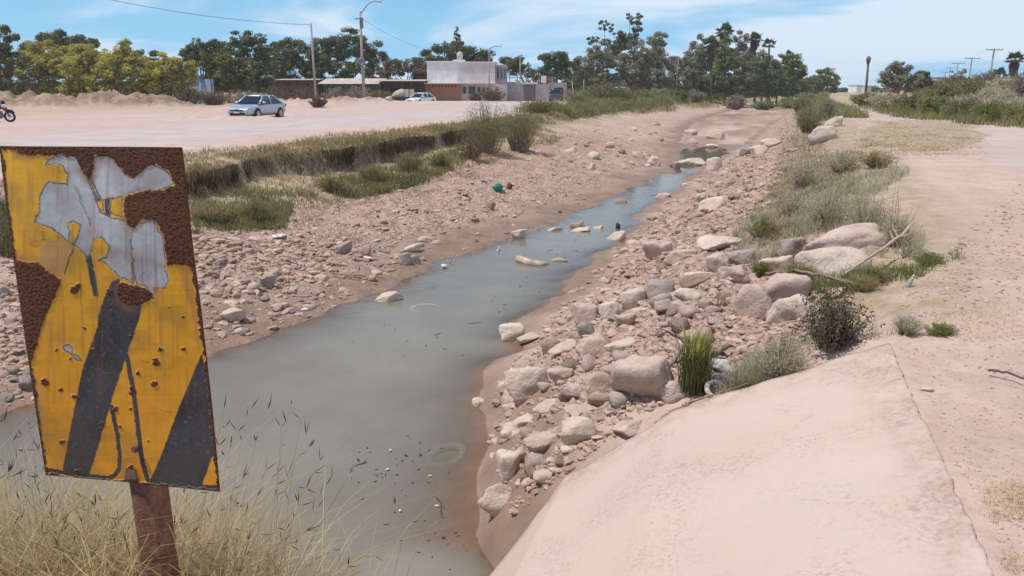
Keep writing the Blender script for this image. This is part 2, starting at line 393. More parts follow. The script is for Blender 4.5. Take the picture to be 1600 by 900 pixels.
    blend = sstep(SLAB_Y + 0.55, SLAB_Y - 0.05, y) * sstep(-1.4, -0.6, x)
    z = z * (1 - blend) + zsl * blend
    z = np.where(y < 4.6, np.maximum(z, np.where(x < 0.4, emb, -9)), z)
    z = np.where(y < 2.15, np.maximum(z, np.where(x < 2.4, np.minimum(0, 0 - 0.0 * x), -9)), z)
    z = np.where((y < 2.15) & (x < slab_right(y)) & (x > -0.8), np.minimum(z, np.maximum(zsl, emb)), z)
    # zone masks
    bank_l = sstep(0.9, 1.7, a) * (s < wl); bank_r = ((s > wr) & (q < 0.97)).astype(float)
    mud = np.where((s >= wl) & (s <= wr), 1.0, 0.0)
    n = noise2(x * 0.7, y * 0.7, 9)
    mud = np.maximum(mud, np.where(s < wl, sstep(2.2, 0.4, (wl - s) + 0.7 * n), 0)); mud = np.maximum(mud, np.where((s > wr) & (s < rr), sstep(1.15, 0.15, (s - wr) + 0.35 * n), 0))
    fb = noise2(t * .12, s * .55, 51) + .5 * noise2(t * .4, s * 1.6, 52)
    mud = np.where((t > 54) & (s > wl) & (s < wr), np.clip(.5 + .55 * fb, .05, 1), mud)
    rocky = np.maximum(np.where(s < wl, sstep(2.0, 4.2, a), 0) * (1 - 0.5 * sstep(40, 60, t)), np.where((s > wr) & (s < rr), sstep(0.4, 1.2, s - wr) * sstep(0.98, 0.75, q), 0))
    rocky = rocky * (1 - 0.75 * sstep(0.2, 0.6, mud)) * (blend < 0.02)
    rocky = np.maximum(rocky, .9 * lmask * sstep(.12, .45, m))
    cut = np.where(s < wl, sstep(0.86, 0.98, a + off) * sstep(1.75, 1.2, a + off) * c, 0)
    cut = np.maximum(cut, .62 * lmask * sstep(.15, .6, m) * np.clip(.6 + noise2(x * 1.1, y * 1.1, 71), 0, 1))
    litter = np.where(s < wl, sstep(-0.7, 0.1, a + 0.3 * n) * sstep(3.4, 2.0, a + 0.9 * n), 0) * sstep(4, 8, t)
    litter = np.maximum(litter, 0.8 * np.where((s > wr) & (q > 0.55) & (s < rr + 0.8), sstep(0.55, 0.8, q + 0.25 * n) * sstep(1.0, -0.2, s - rr), 0) * sstep(5.6, 7, t))
    px, py = proj(np.stack([x, y, 0 * x], -1))
    oval = sstep(1.0, 0.75, ((px - 1440 - 0.35 * (py - 212)) / 105) ** 2 + ((py - 213) / 27) ** 2 + 0.35 * n)
    litter = np.maximum(litter, 0.95 * oval * (y > 12))
    px2, py2 = proj(np.stack([x, y, 0 * x - 1.78], -1)); algae = sstep(1.2, .5, ((px2 - 1150) / 45) ** 2 + ((py2 - 184) / 6) ** 2 + .6 * fb); litter = np.maximum(litter, .8 * algae * (s > wl) * (s < wr) * (t > 50))
    patchy = sstep(0.12, 0.5, noise2(x * 1.1, y * 1.1, 12) + 0.25 * noise2(x * 5, y * 5, 13)) * (s > rr + .2) * sstep(11, 4, y) * sstep(2.9, 3.8, x)
    litter = np.maximum(litter, 0.55 * patchy)
    litter = np.maximum(litter, 0.8 * sstep(-1.0, 3.5, x - (17.5 + 0.2 * y)) * (y > 8))
    litter = np.maximum(litter, 0.7 * sstep(-44, -52, s + 2 * n) * 0.6)
    packed = sstep(-17.2, -18.6, s + 0.7 * n) * sstep(-26.5, -24.4, s + 0.7 * n) * sstep(118, 85, t)
    packed = np.maximum(packed, 0.35 * sstep(-15, -16, s) * sstep(-40, -34, s))
    packed = np.maximum(packed, 0.45 * (s > rr + 2.5) * sstep(3, 0, x - (15.5 + 0.2 * y)))
    if detail:
        rough = 0.018 + 0.05 * rocky + 0.02 * litter + 0.13 * sstep(0.05, 0.4, m)
        rough = rough * (1 - .85 * sstep(.6, .12, np.abs(x - slab_right(y))) * (y < 5.4))
        rough = rough * (1 - 0.7 * packed) * (1 - 0.6 * mud)
        z = z + rough * (0.9 * fbm2(x * 1.7, y * 1.7, 4, 20, 0.6))
        lump = np.maximum(0, noise2(x * 4.3, y * 4.3, 31)) * 0.10 + np.maximum(0, noise2(x * 9.7, y * 9.7, 33)) * 0.05
        z = z + lump * rocky
        z = z + .10 * np.where((t > 54) & (s > wl) & (s < wr), fb, 0) * sstep(54, 60, t)
        z = z - cut * 0.10 * np.abs(noise2(x * 3.5, y * 3.5, 40)) * (1 - rocky)
        z = z + 0.05 * sstep(0.2, 0.9, 1 - np.abs(s - rr) / 1.2) * noise2(x * 2.1, y * 2.1, 44) * (t > 6.5)
    return dict(z=z, t=t, s=s, wl=wl, wr=wr, rr=rr, ll=ll, a=a, q=q, mud=mud, rocky=rocky, cut=cut, litter=litter, packed=packed, blend=blend)
def H(x, y): return field(x, y)['z']
def hit(px, py):
    """first point of the terrain (or the apron) met by each pixel's ray, as an (n,3) array"""
    px = np.atleast_1d(np.asarray(px, float)); py = np.atleast_1d(np.asarray(py, float))
    d = ray(px, py); out = np.zeros((len(px), 3))
    Y = np.geomspace(1.6, 420, 420)
    for i in range(0, len(px), 4000):
        dd = d[i:i + 4000]; k = Y[None, :] / dd[:, 1:2]
        X = dd[:, 0:1] * k; Z = EYE + dd[:, 2:3] * k; YY = np.broadcast_to(Y, X.shape)
        below = Z < Hfast(X, YY)
        j = np.argmax(below, 1); j = np.where(below.any(1), j, len(Y) - 1); r = np.arange(len(dd))
        lo = Y[np.maximum(j - 1, 0)]; hi = Y[j]
        for _ in range(9):
            mid = (lo + hi) / 2; kk = mid / dd[:, 1]
            b = EYE + dd[:, 2] * kk < Hfast(dd[:, 0] * kk, mid); hi = np.where(b, mid, hi); lo = np.where(b, lo, mid)
        kk = hi / dd[:, 1]; out[i:i + 4000] = np.stack([dd[:, 0] * kk, hi, Hfast(dd[:, 0] * kk, hi)], 1)
    return out

_HF = {}
def Hfast(x, y):
    g = _HF; u = np.clip(np.interp(x / (y + 5.2) - 0.09, g['uu'], np.arange(len(g['uu']))), 0, NU - 1.001); v = np.clip((np.log(np.maximum(y + 4.4, 1.6)) - math.log(1.6)) / math.log(2200 / 1.6) * (NV - 1), 0, NV - 1.001)
    iu, iv = u.astype(int), v.astype(int); fu, fv = u - iu, v - iv; z = g['z']
    return (z[iv, iu] * (1 - fu) + z[iv, iu + 1] * fu) * (1 - fv) + (z[iv + 1, iu] * (1 - fu) + z[iv + 1, iu + 1] * fu) * fv
NU, NV = 820, 1000
uu = np.linspace(-1, 1, NU); uu = np.sign(uu) * (0.62 * np.abs(uu) + 0.38 * np.abs(uu) ** 3) * 1.75
vv = np.geomspace(1.6, 2200, NV) - 4.4
YG, UG = np.meshgrid(vv, uu, indexing='ij'); XG = UG * (YG + 5.2) + 0.09 * (YG + 5.2)
FD = field(XG, YG)
far = sstep(300, 500, YG); FD['z'] = FD['z'] * (1 - far)
_HF.update(uu=uu, z=FD['z'])
VG = np.stack([XG, YG, FD['z']], -1).reshape(-1, 3)
ii = (np.arange(NV - 1)[:, None] * NU + np.arange(NU - 1)[None, :]).ravel()
QD = np.stack([ii, ii + 1, ii + 1 + NU, ii + NU], 1)
def fc(k): 
    g = FD[k]; return ((g[:-1, :-1] + g[1:, 1:]) / 2).ravel()
t_, s_, a_, rr_ = fc('t'), fc('s'), fc('a'), fc('rr'); xq = ((XG[:-1, :-1] + XG[1:, 1:]) / 2).ravel(); yq = ((YG[:-1, :-1] + YG[1:, 1:]) / 2).ravel()
kind = np.zeros(len(QD), int)
canal = (a_ > -0.35) & (s_ < rr_) & (t_ < 330); kind[canal] = 1
kind[(a_ <= -0.35) & (s_ > -42 - 2 * noise2(t_ * 0.2, t_ * 0)) & (t_ < 112)] = 2
kind[(s_ >= rr_) & (xq < 17.5 + 0.2 * yq + 1.0 * noise2(yq * 0.3, yq * 0)) & (t_ < 190) & (t_ > -3)] = 3
mask = (xq > -0.45) & (yq < SLAB_Y - 0.25) & (xq < slab_right(yq) - 0.25) & (yq > 2.2); 
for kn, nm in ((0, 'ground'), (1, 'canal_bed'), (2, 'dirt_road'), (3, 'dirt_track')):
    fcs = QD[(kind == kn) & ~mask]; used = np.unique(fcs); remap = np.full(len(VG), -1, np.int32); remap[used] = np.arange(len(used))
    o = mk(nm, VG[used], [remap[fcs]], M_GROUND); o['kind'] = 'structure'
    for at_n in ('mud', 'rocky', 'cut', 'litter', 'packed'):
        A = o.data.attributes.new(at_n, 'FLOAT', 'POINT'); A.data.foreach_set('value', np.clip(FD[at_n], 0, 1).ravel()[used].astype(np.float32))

# ------------------------------------------------------------------ water
def water_mat():
    g = G('murky canal water'); p = g.pos(); d = g.attr('depth')
    op = g.math('SUBTRACT', 1.0, g.math('POWER', 2.718, g.math('MULTIPLY', d, -6.5)))
    op = g.math('MULTIPLY', op, g.rng(g.noise(p, 1.1, 3), 0.3, 0.7, 0.86, 1.0), True)
    cl = g.mix(g.rng(g.noise(p, 0.35, 3), 0.35, 0.65), (0.220, 0.200, 0.160), (0.255, 0.235, 0.192))
    h = g.math('ADD', g.noise(p, 1.8, 3), g.math('MULTIPLY', g.noise(p, 9, 2), 0.16))
    nm = g.bump(h, 0.22, 0.05)
    dif = g.n('ShaderNodeBsdfDiffuse'); g.put(dif.inputs['Color'], cl)
    tr = g.n('ShaderNodeBsdfTransparent'); tr.inputs[0].default_value = (0.86, 0.80, 0.70, 1)
    m1 = g.n('ShaderNodeMixShader'); g.put(m1.inputs[0], op); g.t.links.new(tr.outputs[0], m1.inputs[1]); g.t.links.new(dif.outputs[0], m1.inputs[2])
    gl = g.n('ShaderNodeBsdfGlossy'); gl.inputs['Roughness'].default_value = 0.035; g.put(gl.inputs['Normal'], nm)
    fr = g.n('ShaderNodeFresnel'); fr.inputs['IOR'].default_value = 1.34; g.put(fr.inputs['Normal'], nm)
    m2 = g.n('ShaderNodeMixShader'); g.put(m2.inputs[0], fr.outputs[0]); g.t.links.new(m1.outputs[0], m2.inputs[1]); g.t.links.new(gl.outputs[0], m2.inputs[2])
    return g.out(m2.outputs[0])
tt = np.concatenate([np.arange(-6, 14, 0.12), np.arange(14, 54.5, 0.2)]); ss = np.arange(-11.5, 2.6, 0.12)
TG, SG = np.meshgrid(tt, ss, indexing='ij'); xw, yw = from_ts(TG, SG); zw = H(xw, yw)
Vw = np.stack([xw, yw, np.full_like(xw, WZ)], -1).reshape(-1, 3); nS = len(ss)
ii = (np.arange(len(tt) - 1)[:, None] * nS + np.arange(nS - 1)[None, :]).ravel(); qw = np.stack([ii, ii + 1, ii + nS + 1, ii + nS], 1)
dep = (WZ - zw).ravel(); keep = (dep[qw].max(1) > -0.12); qw = qw[keep]; used = np.unique(qw); rm = np.full(len(Vw), -1, np.int32); rm[used] = np.arange(len(used))
wat = mk('water', Vw[used], [rm[qw]], water_mat()); wat['kind'] = 'structure'
A = wat.data.attributes.new('depth', 'FLOAT', 'POINT'); A.data.foreach_set('value', np.maximum(dep[used], 0).astype(np.float32))

# ------------------------------------------------------------------ concrete apron
def slab_mat():
    g = G('worn concrete'); p = g.pos()
    c = g.mix(g.rng(g.noise(p, 0.9, 4), 0.35, 0.65), (0.520, 0.390, 0.322), (0.555, 0.428, 0.368))
    c = g.mix(g.rng(g.noise(p, 0.45, 3, 0.5), 0.5, 0.7, 0, 0.6), c, (0.548, 0.390, 0.318))
    fine = g.noise(p, 38, 4, 0.7); pit = g.vor(p, 52)
    c = g.mix(g.math('MULTIPLY', g.attr('dirt'), g.rng(g.noise(p, 5, 5, 0.7), 0.40, 0.58)), c, g.mix(g.rng(fine, 0.4, 0.65), (0.48, 0.345, 0.28), (0.34, 0.235, 0.185)))
    patch = g.rng(g.noise(p, 1.6, 5, 0.6), 0.47, 0.62)
    c = g.mix(g.math('MULTIPLY', patch, g.rng(fine, 0.49, 0.66, 0, 0.7)), c, (0.29, 0.225, 0.19))
    c = g.mix(g.math('MULTIPLY', g.rng(g.vor(p, 13.0), 0.03, 0.085, 1, 0), g.rng(g.noise(p, 2.3, 3), 0.46, 0.58)), c, (0.20, 0.15, 0.13))
    c = g.mix(g.rng(g.noise(p, 110, 3, 0.7), 0.55, 0.75, 0, 0.45), c, (0.36, 0.29, 0.26))
    st = g.n('ShaderNodeMapping'); g.put(st.inputs['Vector'], p); st.inputs['Scale'].default_value = (0.7, 3.2, 0.7); c = g.mix(g.rng(g.noise(st.outputs[0], 1.1, 5, 0.6), 0.45, 0.75, 0, 0.4), c, (0.50, 0.40, 0.375))
    cr = g.n('ShaderNodeTexVoronoi', feature='DISTANCE_TO_EDGE'); cr.inputs['Scale'].default_value = 0.55
    ad = g.n('ShaderNodeVectorMath', operation='ADD'); g.put(ad.inputs[0], p); nz = g.n('ShaderNodeTexNoise'); g.put(nz.inputs['Vector'], p); nz.inputs['Scale'].default_value = 2.2; nz.inputs['Detail'].default_value = 5
    sc = g.n('ShaderNodeVectorMath', operation='SCALE'); g.put(sc.inputs[0], nz.outputs['Color']); sc.inputs['Scale'].default_value = 0.55; g.put(ad.inputs[1], sc.outputs[0]); g.put(cr.inputs['Vector'], ad.outputs[0])
    crack = g.math('MULTIPLY', g.rng(cr.outputs['Distance'], 0.0, 0.006, 1, 0), g.rng(g.noise(p, 0.8, 2), 0.5, 0.56))
    c = g.mix(g.math('MULTIPLY', crack, 0.25), c, (0.30, 0.23, 0.2))
    h = g.math('ADD', g.math('MULTIPLY', fine, 0.6), g.math('MULTIPLY', g.noise(p, 7, 4), 0.5)); h = g.math('SUBTRACT', h, g.math('MULTIPLY', patch, g.math('MULTIPLY', pit, 0.5)))
    return g.out(g.bsdf(c, 0.92, g.bump(h, 0.5, 0.010), 0, 0.2))
ny, nx = 130, 170; ys = np.linspace(-0.3, SLAB_Y, ny); V = []
for j, y in enumerate(ys):
    xr = slab_right(y) + 0.010 * noise2(y * 1.7, 4.0) + 0.008 * noise2(y * 11, 1.0) + 0.008 * noise2(y * 31, 2.0)
    for i in range(nx):
        f = i / (nx - 1); x = -0.62 + (xr + 0.62) * f
        yy = y + (0.03 * noise2(x * 3.1, 2.0) + 0.018 * noise2(x * 11, 7.0) + 0.05 * math.sin(x * 1.6)) * (j / (ny - 1)) ** 8
        z = float(zslab(x, yy)) + 0.012 + 0.006 * float(noise2(x * 1.4, yy * 1.4)) + 0.003 * float(noise2(x * 6, yy * 6))
        z = max(z, -9); V.append((x, yy, z))
V = np.array(V); n = len(V); ii = (np.arange(ny - 1)[:, None] * nx + np.arange(nx - 1)[None, :]).ravel(); top = np.stack([ii, ii + 1, ii + nx + 1, ii + nx], 1)
rim = list(range(nx)) + [k * nx + nx - 1 for k in range(1, ny)] + [(ny - 1) * nx + k for k in range(nx - 2, -1, -1)] + [k * nx for k in range(ny - 2, 0, -1)]
low = V[rim].copy(); low[:, 2] -= 0.16; m_ = len(rim); side = np.array([(rim[k], n + k, n + (k + 1) % m_, rim[(k + 1) % m_]) for k in range(m_)])
slab = mk('concrete_apron', np.concatenate([V, low]), [top, side], slab_mat()); slab['kind'] = 'structure'
_fx = np.tile(np.arange(nx) / (nx - 1), ny); _fy = np.repeat(np.arange(ny) / (ny - 1), nx); _dd = np.clip(np.maximum(sstep(.86, 1.0, _fx), np.maximum(.9 * sstep(.93, 1.0, _fy), .7 * sstep(.22, .05, _fx))), 0, 1)
A = slab.data.attributes.new('dirt', 'FLOAT', 'POINT'); A.data.foreach_set('value', np.concatenate([_dd, np.ones(len(rim))]).astype(np.float32))
slab['label'] = 'pale worn concrete apron sloping down into the canal'
# ------------------------------------------------------------------ buildings, walls and sheds beyond the road
def gz(x, y): return float(Hfast(np.array([x], float), np.array([y], float))[0])
M_WHITEWALL = plain('whitewashed wall', (0.82, 0.80, 0.79), 0.9, var=0.08, scale=1.2)
M_PINKWALL = plain('pale plaster', (0.70, 0.63, 0.61), 0.9, var=0.08, scale=0.9)
M_GREYWALL = plain('grey block wall', (0.42, 0.37, 0.35), 0.9, var=0.12, scale=1.5)
M_GREYGATE = plain('grey painted gate', (0.20, 0.18, 0.185), 0.6, var=0.1)
M_DARK = plain('dark interior', (0.035, 0.03, 0.03), 0.9)
M_GLASS = plain('dark window glass', (0.03, 0.035, 0.045), 0.12, spec=0.5)
M_FRAME = plain('grey metal frame', (0.35, 0.33, 0.32), 0.5)
M_RUSTROOF = plain('old sheet roof', (0.55, 0.46, 0.39), 0.8, var=0.18, scale=1.3)
M_BROWNW = plain('dark timber wall', (0.10, 0.075, 0.065), 0.9, var=0.3, scale=2)
M_GREENW = plain('faded green boards', (0.12, 0.185, 0.15), 0.85, var=0.25, scale=2)
def brick():
    g = G('red brick'); p = g.obj(); b = g.n('ShaderNodeTexBrick'); r = g.n('ShaderNodeMapping'); g.put(r.inputs['Vector'], p); r.inputs['Rotation'].default_value = (math.radians(90), 0, 0)
    g.put(b.inputs['Vector'], r.outputs[0]); b.inputs['Scale'].default_value = 4.0
    b.inputs['Color1'].default_value = (0.36, 0.15, 0.085, 1); b.inputs['Color2'].default_value = (0.44, 0.20, 0.12, 1); b.inputs['Mortar'].default_value = (0.42, 0.30, 0.24, 1)
    return g.out(g.bsdf(g.mix(g.rng(g.noise(p, 1.1, 4), 0.4, 0.7, 0, .5), b.outputs[0], (0.40, 0.24, 0.17)), 0.9))
M_BRICK = brick()

class Site:
    """measures a facade at forward distance Y from the photograph's columns and rows"""
    def __init__(s, Y): s.Y = Y
    def x(s, px, z=1.5): return xat(px, s.Y, z)
    def z(s, py): return zat(py, s.Y)
    def block(s, mb, px0, px1, py0, py1, depth, y0=0.0, base=None):
        x0, x1 = s.x(px0), s.x(px1); zt = s.z(py0); zb = s.z(py1) if base is None else base
        return mb.box(((x0 + x1) / 2, s.Y + y0 + depth / 2, (zt + zb) / 2), (x1 - x0, depth, zt - zb))
def window(site, parent, px0, px1, py0, py1, y0, bars=1, name='window'):
    f = MB(); x0, x1 = site.x(px0), site.x(px1); z1, z0 = site.z(py0), site.z(py1); Y = site.Y + y0
    for (cx, cz, w, h) in ((x0, (z0 + z1) / 2, .12, z1 - z0), (x1, (z0 + z1) / 2, .12, z1 - z0), ((x0 + x1) / 2, z0, x1 - x0 + .12, .12), ((x0 + x1) / 2, z1, x1 - x0 + .12, .12)):
        f.box((cx, Y - .05, cz), (w, .10 if w < .2 else .11, h))
    for k in range(bars): f.box((x0 + (x1 - x0) * (k + 1) / (bars + 1), Y - .045, (z0 + z1) / 2), (.06, .08, z1 - z0 - .12))
    o = f.build(name, M_FRAME, parent)
    p = MB(); p.box(((x0 + x1) / 2, Y - .012, (z0 + z1) / 2), (x1 - x0 - .1, .03, z1 - z0 - .1)); p.build('pane', M_GLASS, o)
    return o

S = Site(121.0)
house = empty('house', (S.x(722), S.Y, 0)); hx = house.location.copy()
def sub(name, mb, mat, parent, smooth=False):
    """build a part whose coordinates are world coordinates under a parent that stands elsewhere"""
    o = mb.build(name, mat, parent, smooth); p = parent; off = Vector((0, 0, 0))
    while p is not None: off = off + p.location; p = p.parent
    o.data.transform(Matrix.Translation(-off)); return o
tag(house, 'white two storey house with a brick front wall beside the dirt road', 'house')
m = MB(); S.block(m, 668, 716, 97, 131, 9, 0.0); sub('upper_wall', m, M_WHITEWALL, house)
m = MB(); S.block(m, 716, 774, 98, 131, 8.5, -0.6); sub('front_block', m, M_PINKWALL, house)
m = MB(); S.block(m, 774.3, 792, 101, 131, 6, 0.6); sub('stair_block', m, M_GREYWALL, house)
m = MB(); S.block(m, 720, 792, 131.2, 160, 7, 0.3, base=-0.2); sub('lower_wall', m, M_PINKWALL, house)
m = MB(); S.block(m, 664, 720, 130.6, 160, 6, -0.2, base=-0.2); sub('brick_wall', m, M_BRICK, house)
m = MB(); S.block(m, 666, 718, 95.4, 97, 9.3, -0.12); S.block(m, 716, 776, 96.6, 98, 8.8, -0.75); sub('roof_parapet', m, M_WHITEWALL, house)
m = MB(); S.block(m, 664, 776, 129.6, 131, 2.2, -1.4); sub('ledge', m, M_PINKWALL, house)
m = MB()
for k in range(9):
    m = MB(); S.block(m, 671 + k * 5, 673 + k * 5, 133.5, 136.0, 0.06, -0.24); sub('vent', m, M_DARK, house)
M_house_parent = house
def hwin(a, b, c, d, y0, bars=1):
    o = window(S, None, a, b, c, d, y0, bars); 
    for q in [o] + list(o.children): q.data.transform(Matrix.Translation(-hx))
    o.parent = house
hwin(723, 728.5, 135.5, 146, 0.29, 0); hwin(732, 743, 135, 147, 0.29, 1); hwin(746, 751, 136, 145, 0.29, 0); hwin(753.5, 757.5, 136, 145, 0.29, 0)
hwin(776, 780, 105, 123, 0.59, 0); hwin(782.5, 785.5, 105, 123, 0.59, 0); hwin(787.5, 790.5, 106, 123, 0.59, 0)
m = MB(); S.block(m, 706, 725, 92, 95.3, 2.4, 3); sub('tank_plinth', m, M_PINKWALL, house)
tank = empty('water_tank', (S.x(716.5), S.Y + 4.2, S.z(92))); tag(tank, 'beige cylindrical water tank on the roof of the white house', 'water tank')
m = MB(); m.tube([(0, 0, 0), (0, 0, .95), (0, 0, 1.12)], [.48, .48, .40], 24); m.build('body', plain('beige tank', (0.55, 0.47, 0.41), 0.6), tank, True)
m = MB(); m.tube([(0, 0, 1.12), (0, 0, 1.28)], [.26, .22], 18); m.build('lid', plain('tank lid', (0.46, 0.40, 0.36), 0.6), tank, True)

S2 = Site(123.0)
gh = empty('walled_yard', (S2.x(825), S2.Y, 0)); tag(gh, 'low grey walled yard with a dark gate and roof rails right of the white house', 'walled yard')
m = MB(); S2.block(m, 789, 812, 128, 160, 5, 0.0, base=-0.2); sub('wall', m, M_GREYWALL, gh)
m = MB(); S2.block(m, 812.2, 840, 128.6, 131.5, 5, -0.1); sub('lintel', m, M_PINKWALL, gh)
m = MB(); S2.block(m, 818, 836.5, 131.6, 160, .12, 0.3, base=0.0); sub('gate', m, M_GREYGATE, gh)
m = MB(); S2.block(m, 812.2, 817.8, 131.6, 160, .5, 0.1, base=-0.2); S2.block(m, 836.7, 858, 131.6, 160, 4, 0.1, base=-0.2); sub('gate_wall', m, plain('mauve plaster', (0.45, 0.39, 0.38), .9), gh)
m = MB(); S2.block(m, 858.2, 886, 129.0, 160, 4, 0.5, base=-0.2); sub('end_wall', m, M_GREYWALL, gh)
m = MB()
for py in (113.5, 117, 121): S2.block(m, 792, 836, py, py + 0.9, .08, 0.2)
for px in (796, 808, 822, 835): S2.block(m, px, px + .8, 112.5, 128.2, .08, 0.12)
sub('rail', m, plain('rusty rail', (0.30, 0.22, 0.18), .8), gh)
m = MB(); S2.block(m, 866, 880, 137, 146, .06, 0.44); sub('window', m, M_DARK, gh)
bo = empty('rooftop_booth', (S2.x(854), S2.Y + 1, S2.z(129.0))); tag(bo, 'small white rooftop booth with a rust red side above the grey yard wall', 'booth')
m = MB(); S2.block(m, 846.5, 853.6, 118.3, 128.95, 2, 1.0); sub('wall', m, M_WHITEWALL, bo)
m = MB(); S2.block(m, 853.8, 861, 118.8, 128.95, 1.8, 1.1); sub('red_side', m, plain('rust red sheet', (0.30, 0.11, 0.09), .7), bo)

S3 = Site(118.0)
def shed(px0, px1, py0, py1, label, wall_m, roof_m, depth, eave=6, slope=0.35, name='shed', posts=()):
    o = empty(name, (S3.x((px0 + px1) / 2), S3.Y, 0)); tag(o, label, 'shed')
    m = MB(); S3.block(m, px0, px1, py1, 160, .25, depth * .35, base=-0.3); S3.block(m, px0, px0 + 1.5, py1 + .2, 160, depth * .6, depth * .36 + .26, base=-0.3); S3.block(m, px1 - 1.5, px1, py1 + .2, 160, depth * .6, depth * .36 + .26, base=-0.3); sub('wall', m, wall_m, o)
    x0, x1 = S3.x(px0 - eave), S3.x(px1 + eave); zt, zb = S3.z(py0), S3.z(py1)
    V = []; n = 40
    for j, (yy, zz) in enumerate(((S3.Y - .6, zb), (S3.Y + depth, zt))):
        for i in range(n + 1):
            V.append((x0 + (x1 - x0) * i / n, yy, zz + 0.05 * (i % 2)))
    V += [(a, b, c - .06) for a, b, c in V]; N = 2 * (n + 1); Fs = []
    for i in range(n):
        Fs += [(i, i + 1, n + 2 + i, n + 1 + i), (N + i + 1, N + i, N + n + 1 + i, N + n + 2 + i), (i, N + i, N + i + 1, i + 1), (n + 1 + i, n + 2 + i, N + n + 2 + i, N + n + 1 + i)]
    m = MB(); m.add(V, Fs); sub('roof', m, roof_m, o)
    for q in posts:
        m = MB(); S3.block(m, q, q + 1.0, py1 + .3, 160, .12, -0.2, base=-0.2); sub('post', m, M_BROWNW, o)
    return o
shed(430, 494, 122.8, 125.0, 'low brown shed with a thin flat roof left of the plain pole', plain('brown brushwood wall', (0.17, 0.115, 0.085), .9, var=.35, scale=2.5), plain('thin grey roof', (0.50, 0.43, 0.38), .8), 5, 2, posts=(432, 493))
shed(500, 592, 121.8, 131.0, 'shed with a broad rusty cream roof and green boarded wall', M_GREENW, M_RUSTROOF, 6, 3, posts=(502, 560, 590))
shed(596, 660, 123.6, 126.6, 'dark open shed with a flat pale roof beside the brick wall', M_BROWNW, plain('pale flat roof', (0.52, 0.44, 0.38), .8), 6, 5, posts=(600, 628, 658))
# the load under the open shed
tr = empty('loaded_trailer', (S3.x(634), S3.Y - 3.2, gz(S3.x(634), S3.Y - 3.2))); tag(tr, 'low dark trailer carrying a pale beige load in front of the dark open shed', 'trailer')
m = MB(); m.box((0, 0, .55), (3.0, 1.7, .18)); m.box((1.75, 0, .5), (.7, .1, .1)); m.build('bed', plain('black steel', (.04, .035, .035), .6), tr)
for k in (-.55, .35):
    m = MB(); m.cyl((k, -.9, .33), .33, .2, 'Y', 18); m.build('wheel', plain('tyre rubber', (.03, .03, .03), .8), tr)
m = MB(); m.tube([(-1.5, 0, .7), (-.9, 0, .95), (-.1, 0, 1.15), (.3, 0, 1.1)], [.35, .62, .75, .6], 12); m.build('tarp_mound', plain('beige tarp', (.55, .46, .39), .85, var=.2), tr, True)
for cx in (.62, 1.35):
    m = MB(); m.box((cx, 0, 1.25), (.6, 1.2, 1.1), taper=.9); m.build('crate', plain('pale crate', (.56, .49, .44), .85, var=.2), tr)

# blue and white painted panel in the brush
S4 = Site(93.0); bp = empty('painted_panel', (S4.x(311), S4.Y, 0)); tag(bp, 'streaky blue and white painted panel standing in the brush', 'panel')
def bluepaint():
    g = G('blue white paint'); p = g.obj(); mp = g.n('ShaderNodeMapping'); g.put(mp.inputs['Vector'], p); mp.inputs['Scale'].default_value = (2.2, 1, 0.35)
    n = g.noise(mp.outputs[0], 1.6, 5, .65); return g.out(g.bsdf(g.mix(g.rng(n, .46, .54), (.10, .24, .48), (.66, .70, .76)), .7))
m = MB(); S4.block(m, 288, 334, 123.5, 150, .12, 0, base=-0.1); sub('board', m, bluepaint(), bp)
for q in (287, 310, 334):
    m = MB(); S4.block(m, q, q + 1.4, 122.5, 150, .12, .14, base=-0.1); sub('post', m, M_BROWNW, bp)

# far roofs and sheds on the horizon to the right
S5 = Site(330.0)
for px0, px1, py0, py1, lab, mt in ((1338, 1346, 134, 139, 'tiny white roofed hut on the horizon left of the bare palm trunk', M_WHITEWALL), (1354, 1361, 135, 140, 'tiny pale hut just right of the bare palm trunk', M_PINKWALL), (1462, 1492, 122, 127, 'distant long low building with a dark red roof behind the brush', M_GREYWALL)):
    o = empty('distant_building', (S5.x((px0 + px1) / 2), S5.Y, 0)); tag(o, lab, 'building')
    m = MB(); S5.block(m, px0, px1, py0, 142, 8, 0, base=-0.5); sub('wall', m, mt, o)
    m = MB(); S5.block(m, px0 - .5, px1 + .5, py0 - 1.4, py0 - .03, 9, -.5); sub('roof', m, plain('dark red roof', (.26, .12, .10), .8) if px1 > 1400 else plain('pale flat roof', (.52, .44, .38), .8), o)

# ------------------------------------------------------------------ poles, lamps and wires
M_CONC = plain('grey concrete pole', (0.38, 0.33, 0.31), 0.85, var=.15, scale=3)
M_WOOD = plain('weathered wooden pole', (0.30, 0.245, 0.21), 0.9, var=.25, scale=3)
M_STEEL = plain('dull steel', (0.20, 0.20, 0.21), 0.45, metal=.6)
def pole(px, py0, py1, Y, r, label, mat, name='utility_pole', base=None, cat='pole', group=None, lean=0.0):
    x = xat(px, Y, 0); b = gz(x, Y) if base is None else base; h = zat(py0, Y) - b
    o = empty(name, (x, Y, b)); tag(o, label, cat, group)
    m = MB(); m.tube([(0, 0, -.3), (lean * .5, 0, h * .5), (lean, 0, h)], [r, r * .88, r * .72], 10); m.build('shaft', mat, o, True)
    return o, h
p490, h490 = pole(494, 38, 156, 92, .15, 'plain grey utility pole right behind the silver car', M_CONC)
m = MB(); m.box((0, 0, h490 + .02), (.16, .16, .1)); m.build('pole_cap', M_STEEL, p490)
p565, h565 = pole(569.5, 18, 160, 88, .17, 'tall street lamp on a concrete pole with a round disc sign', M_CONC, 'street_lamp', cat='street lamp')
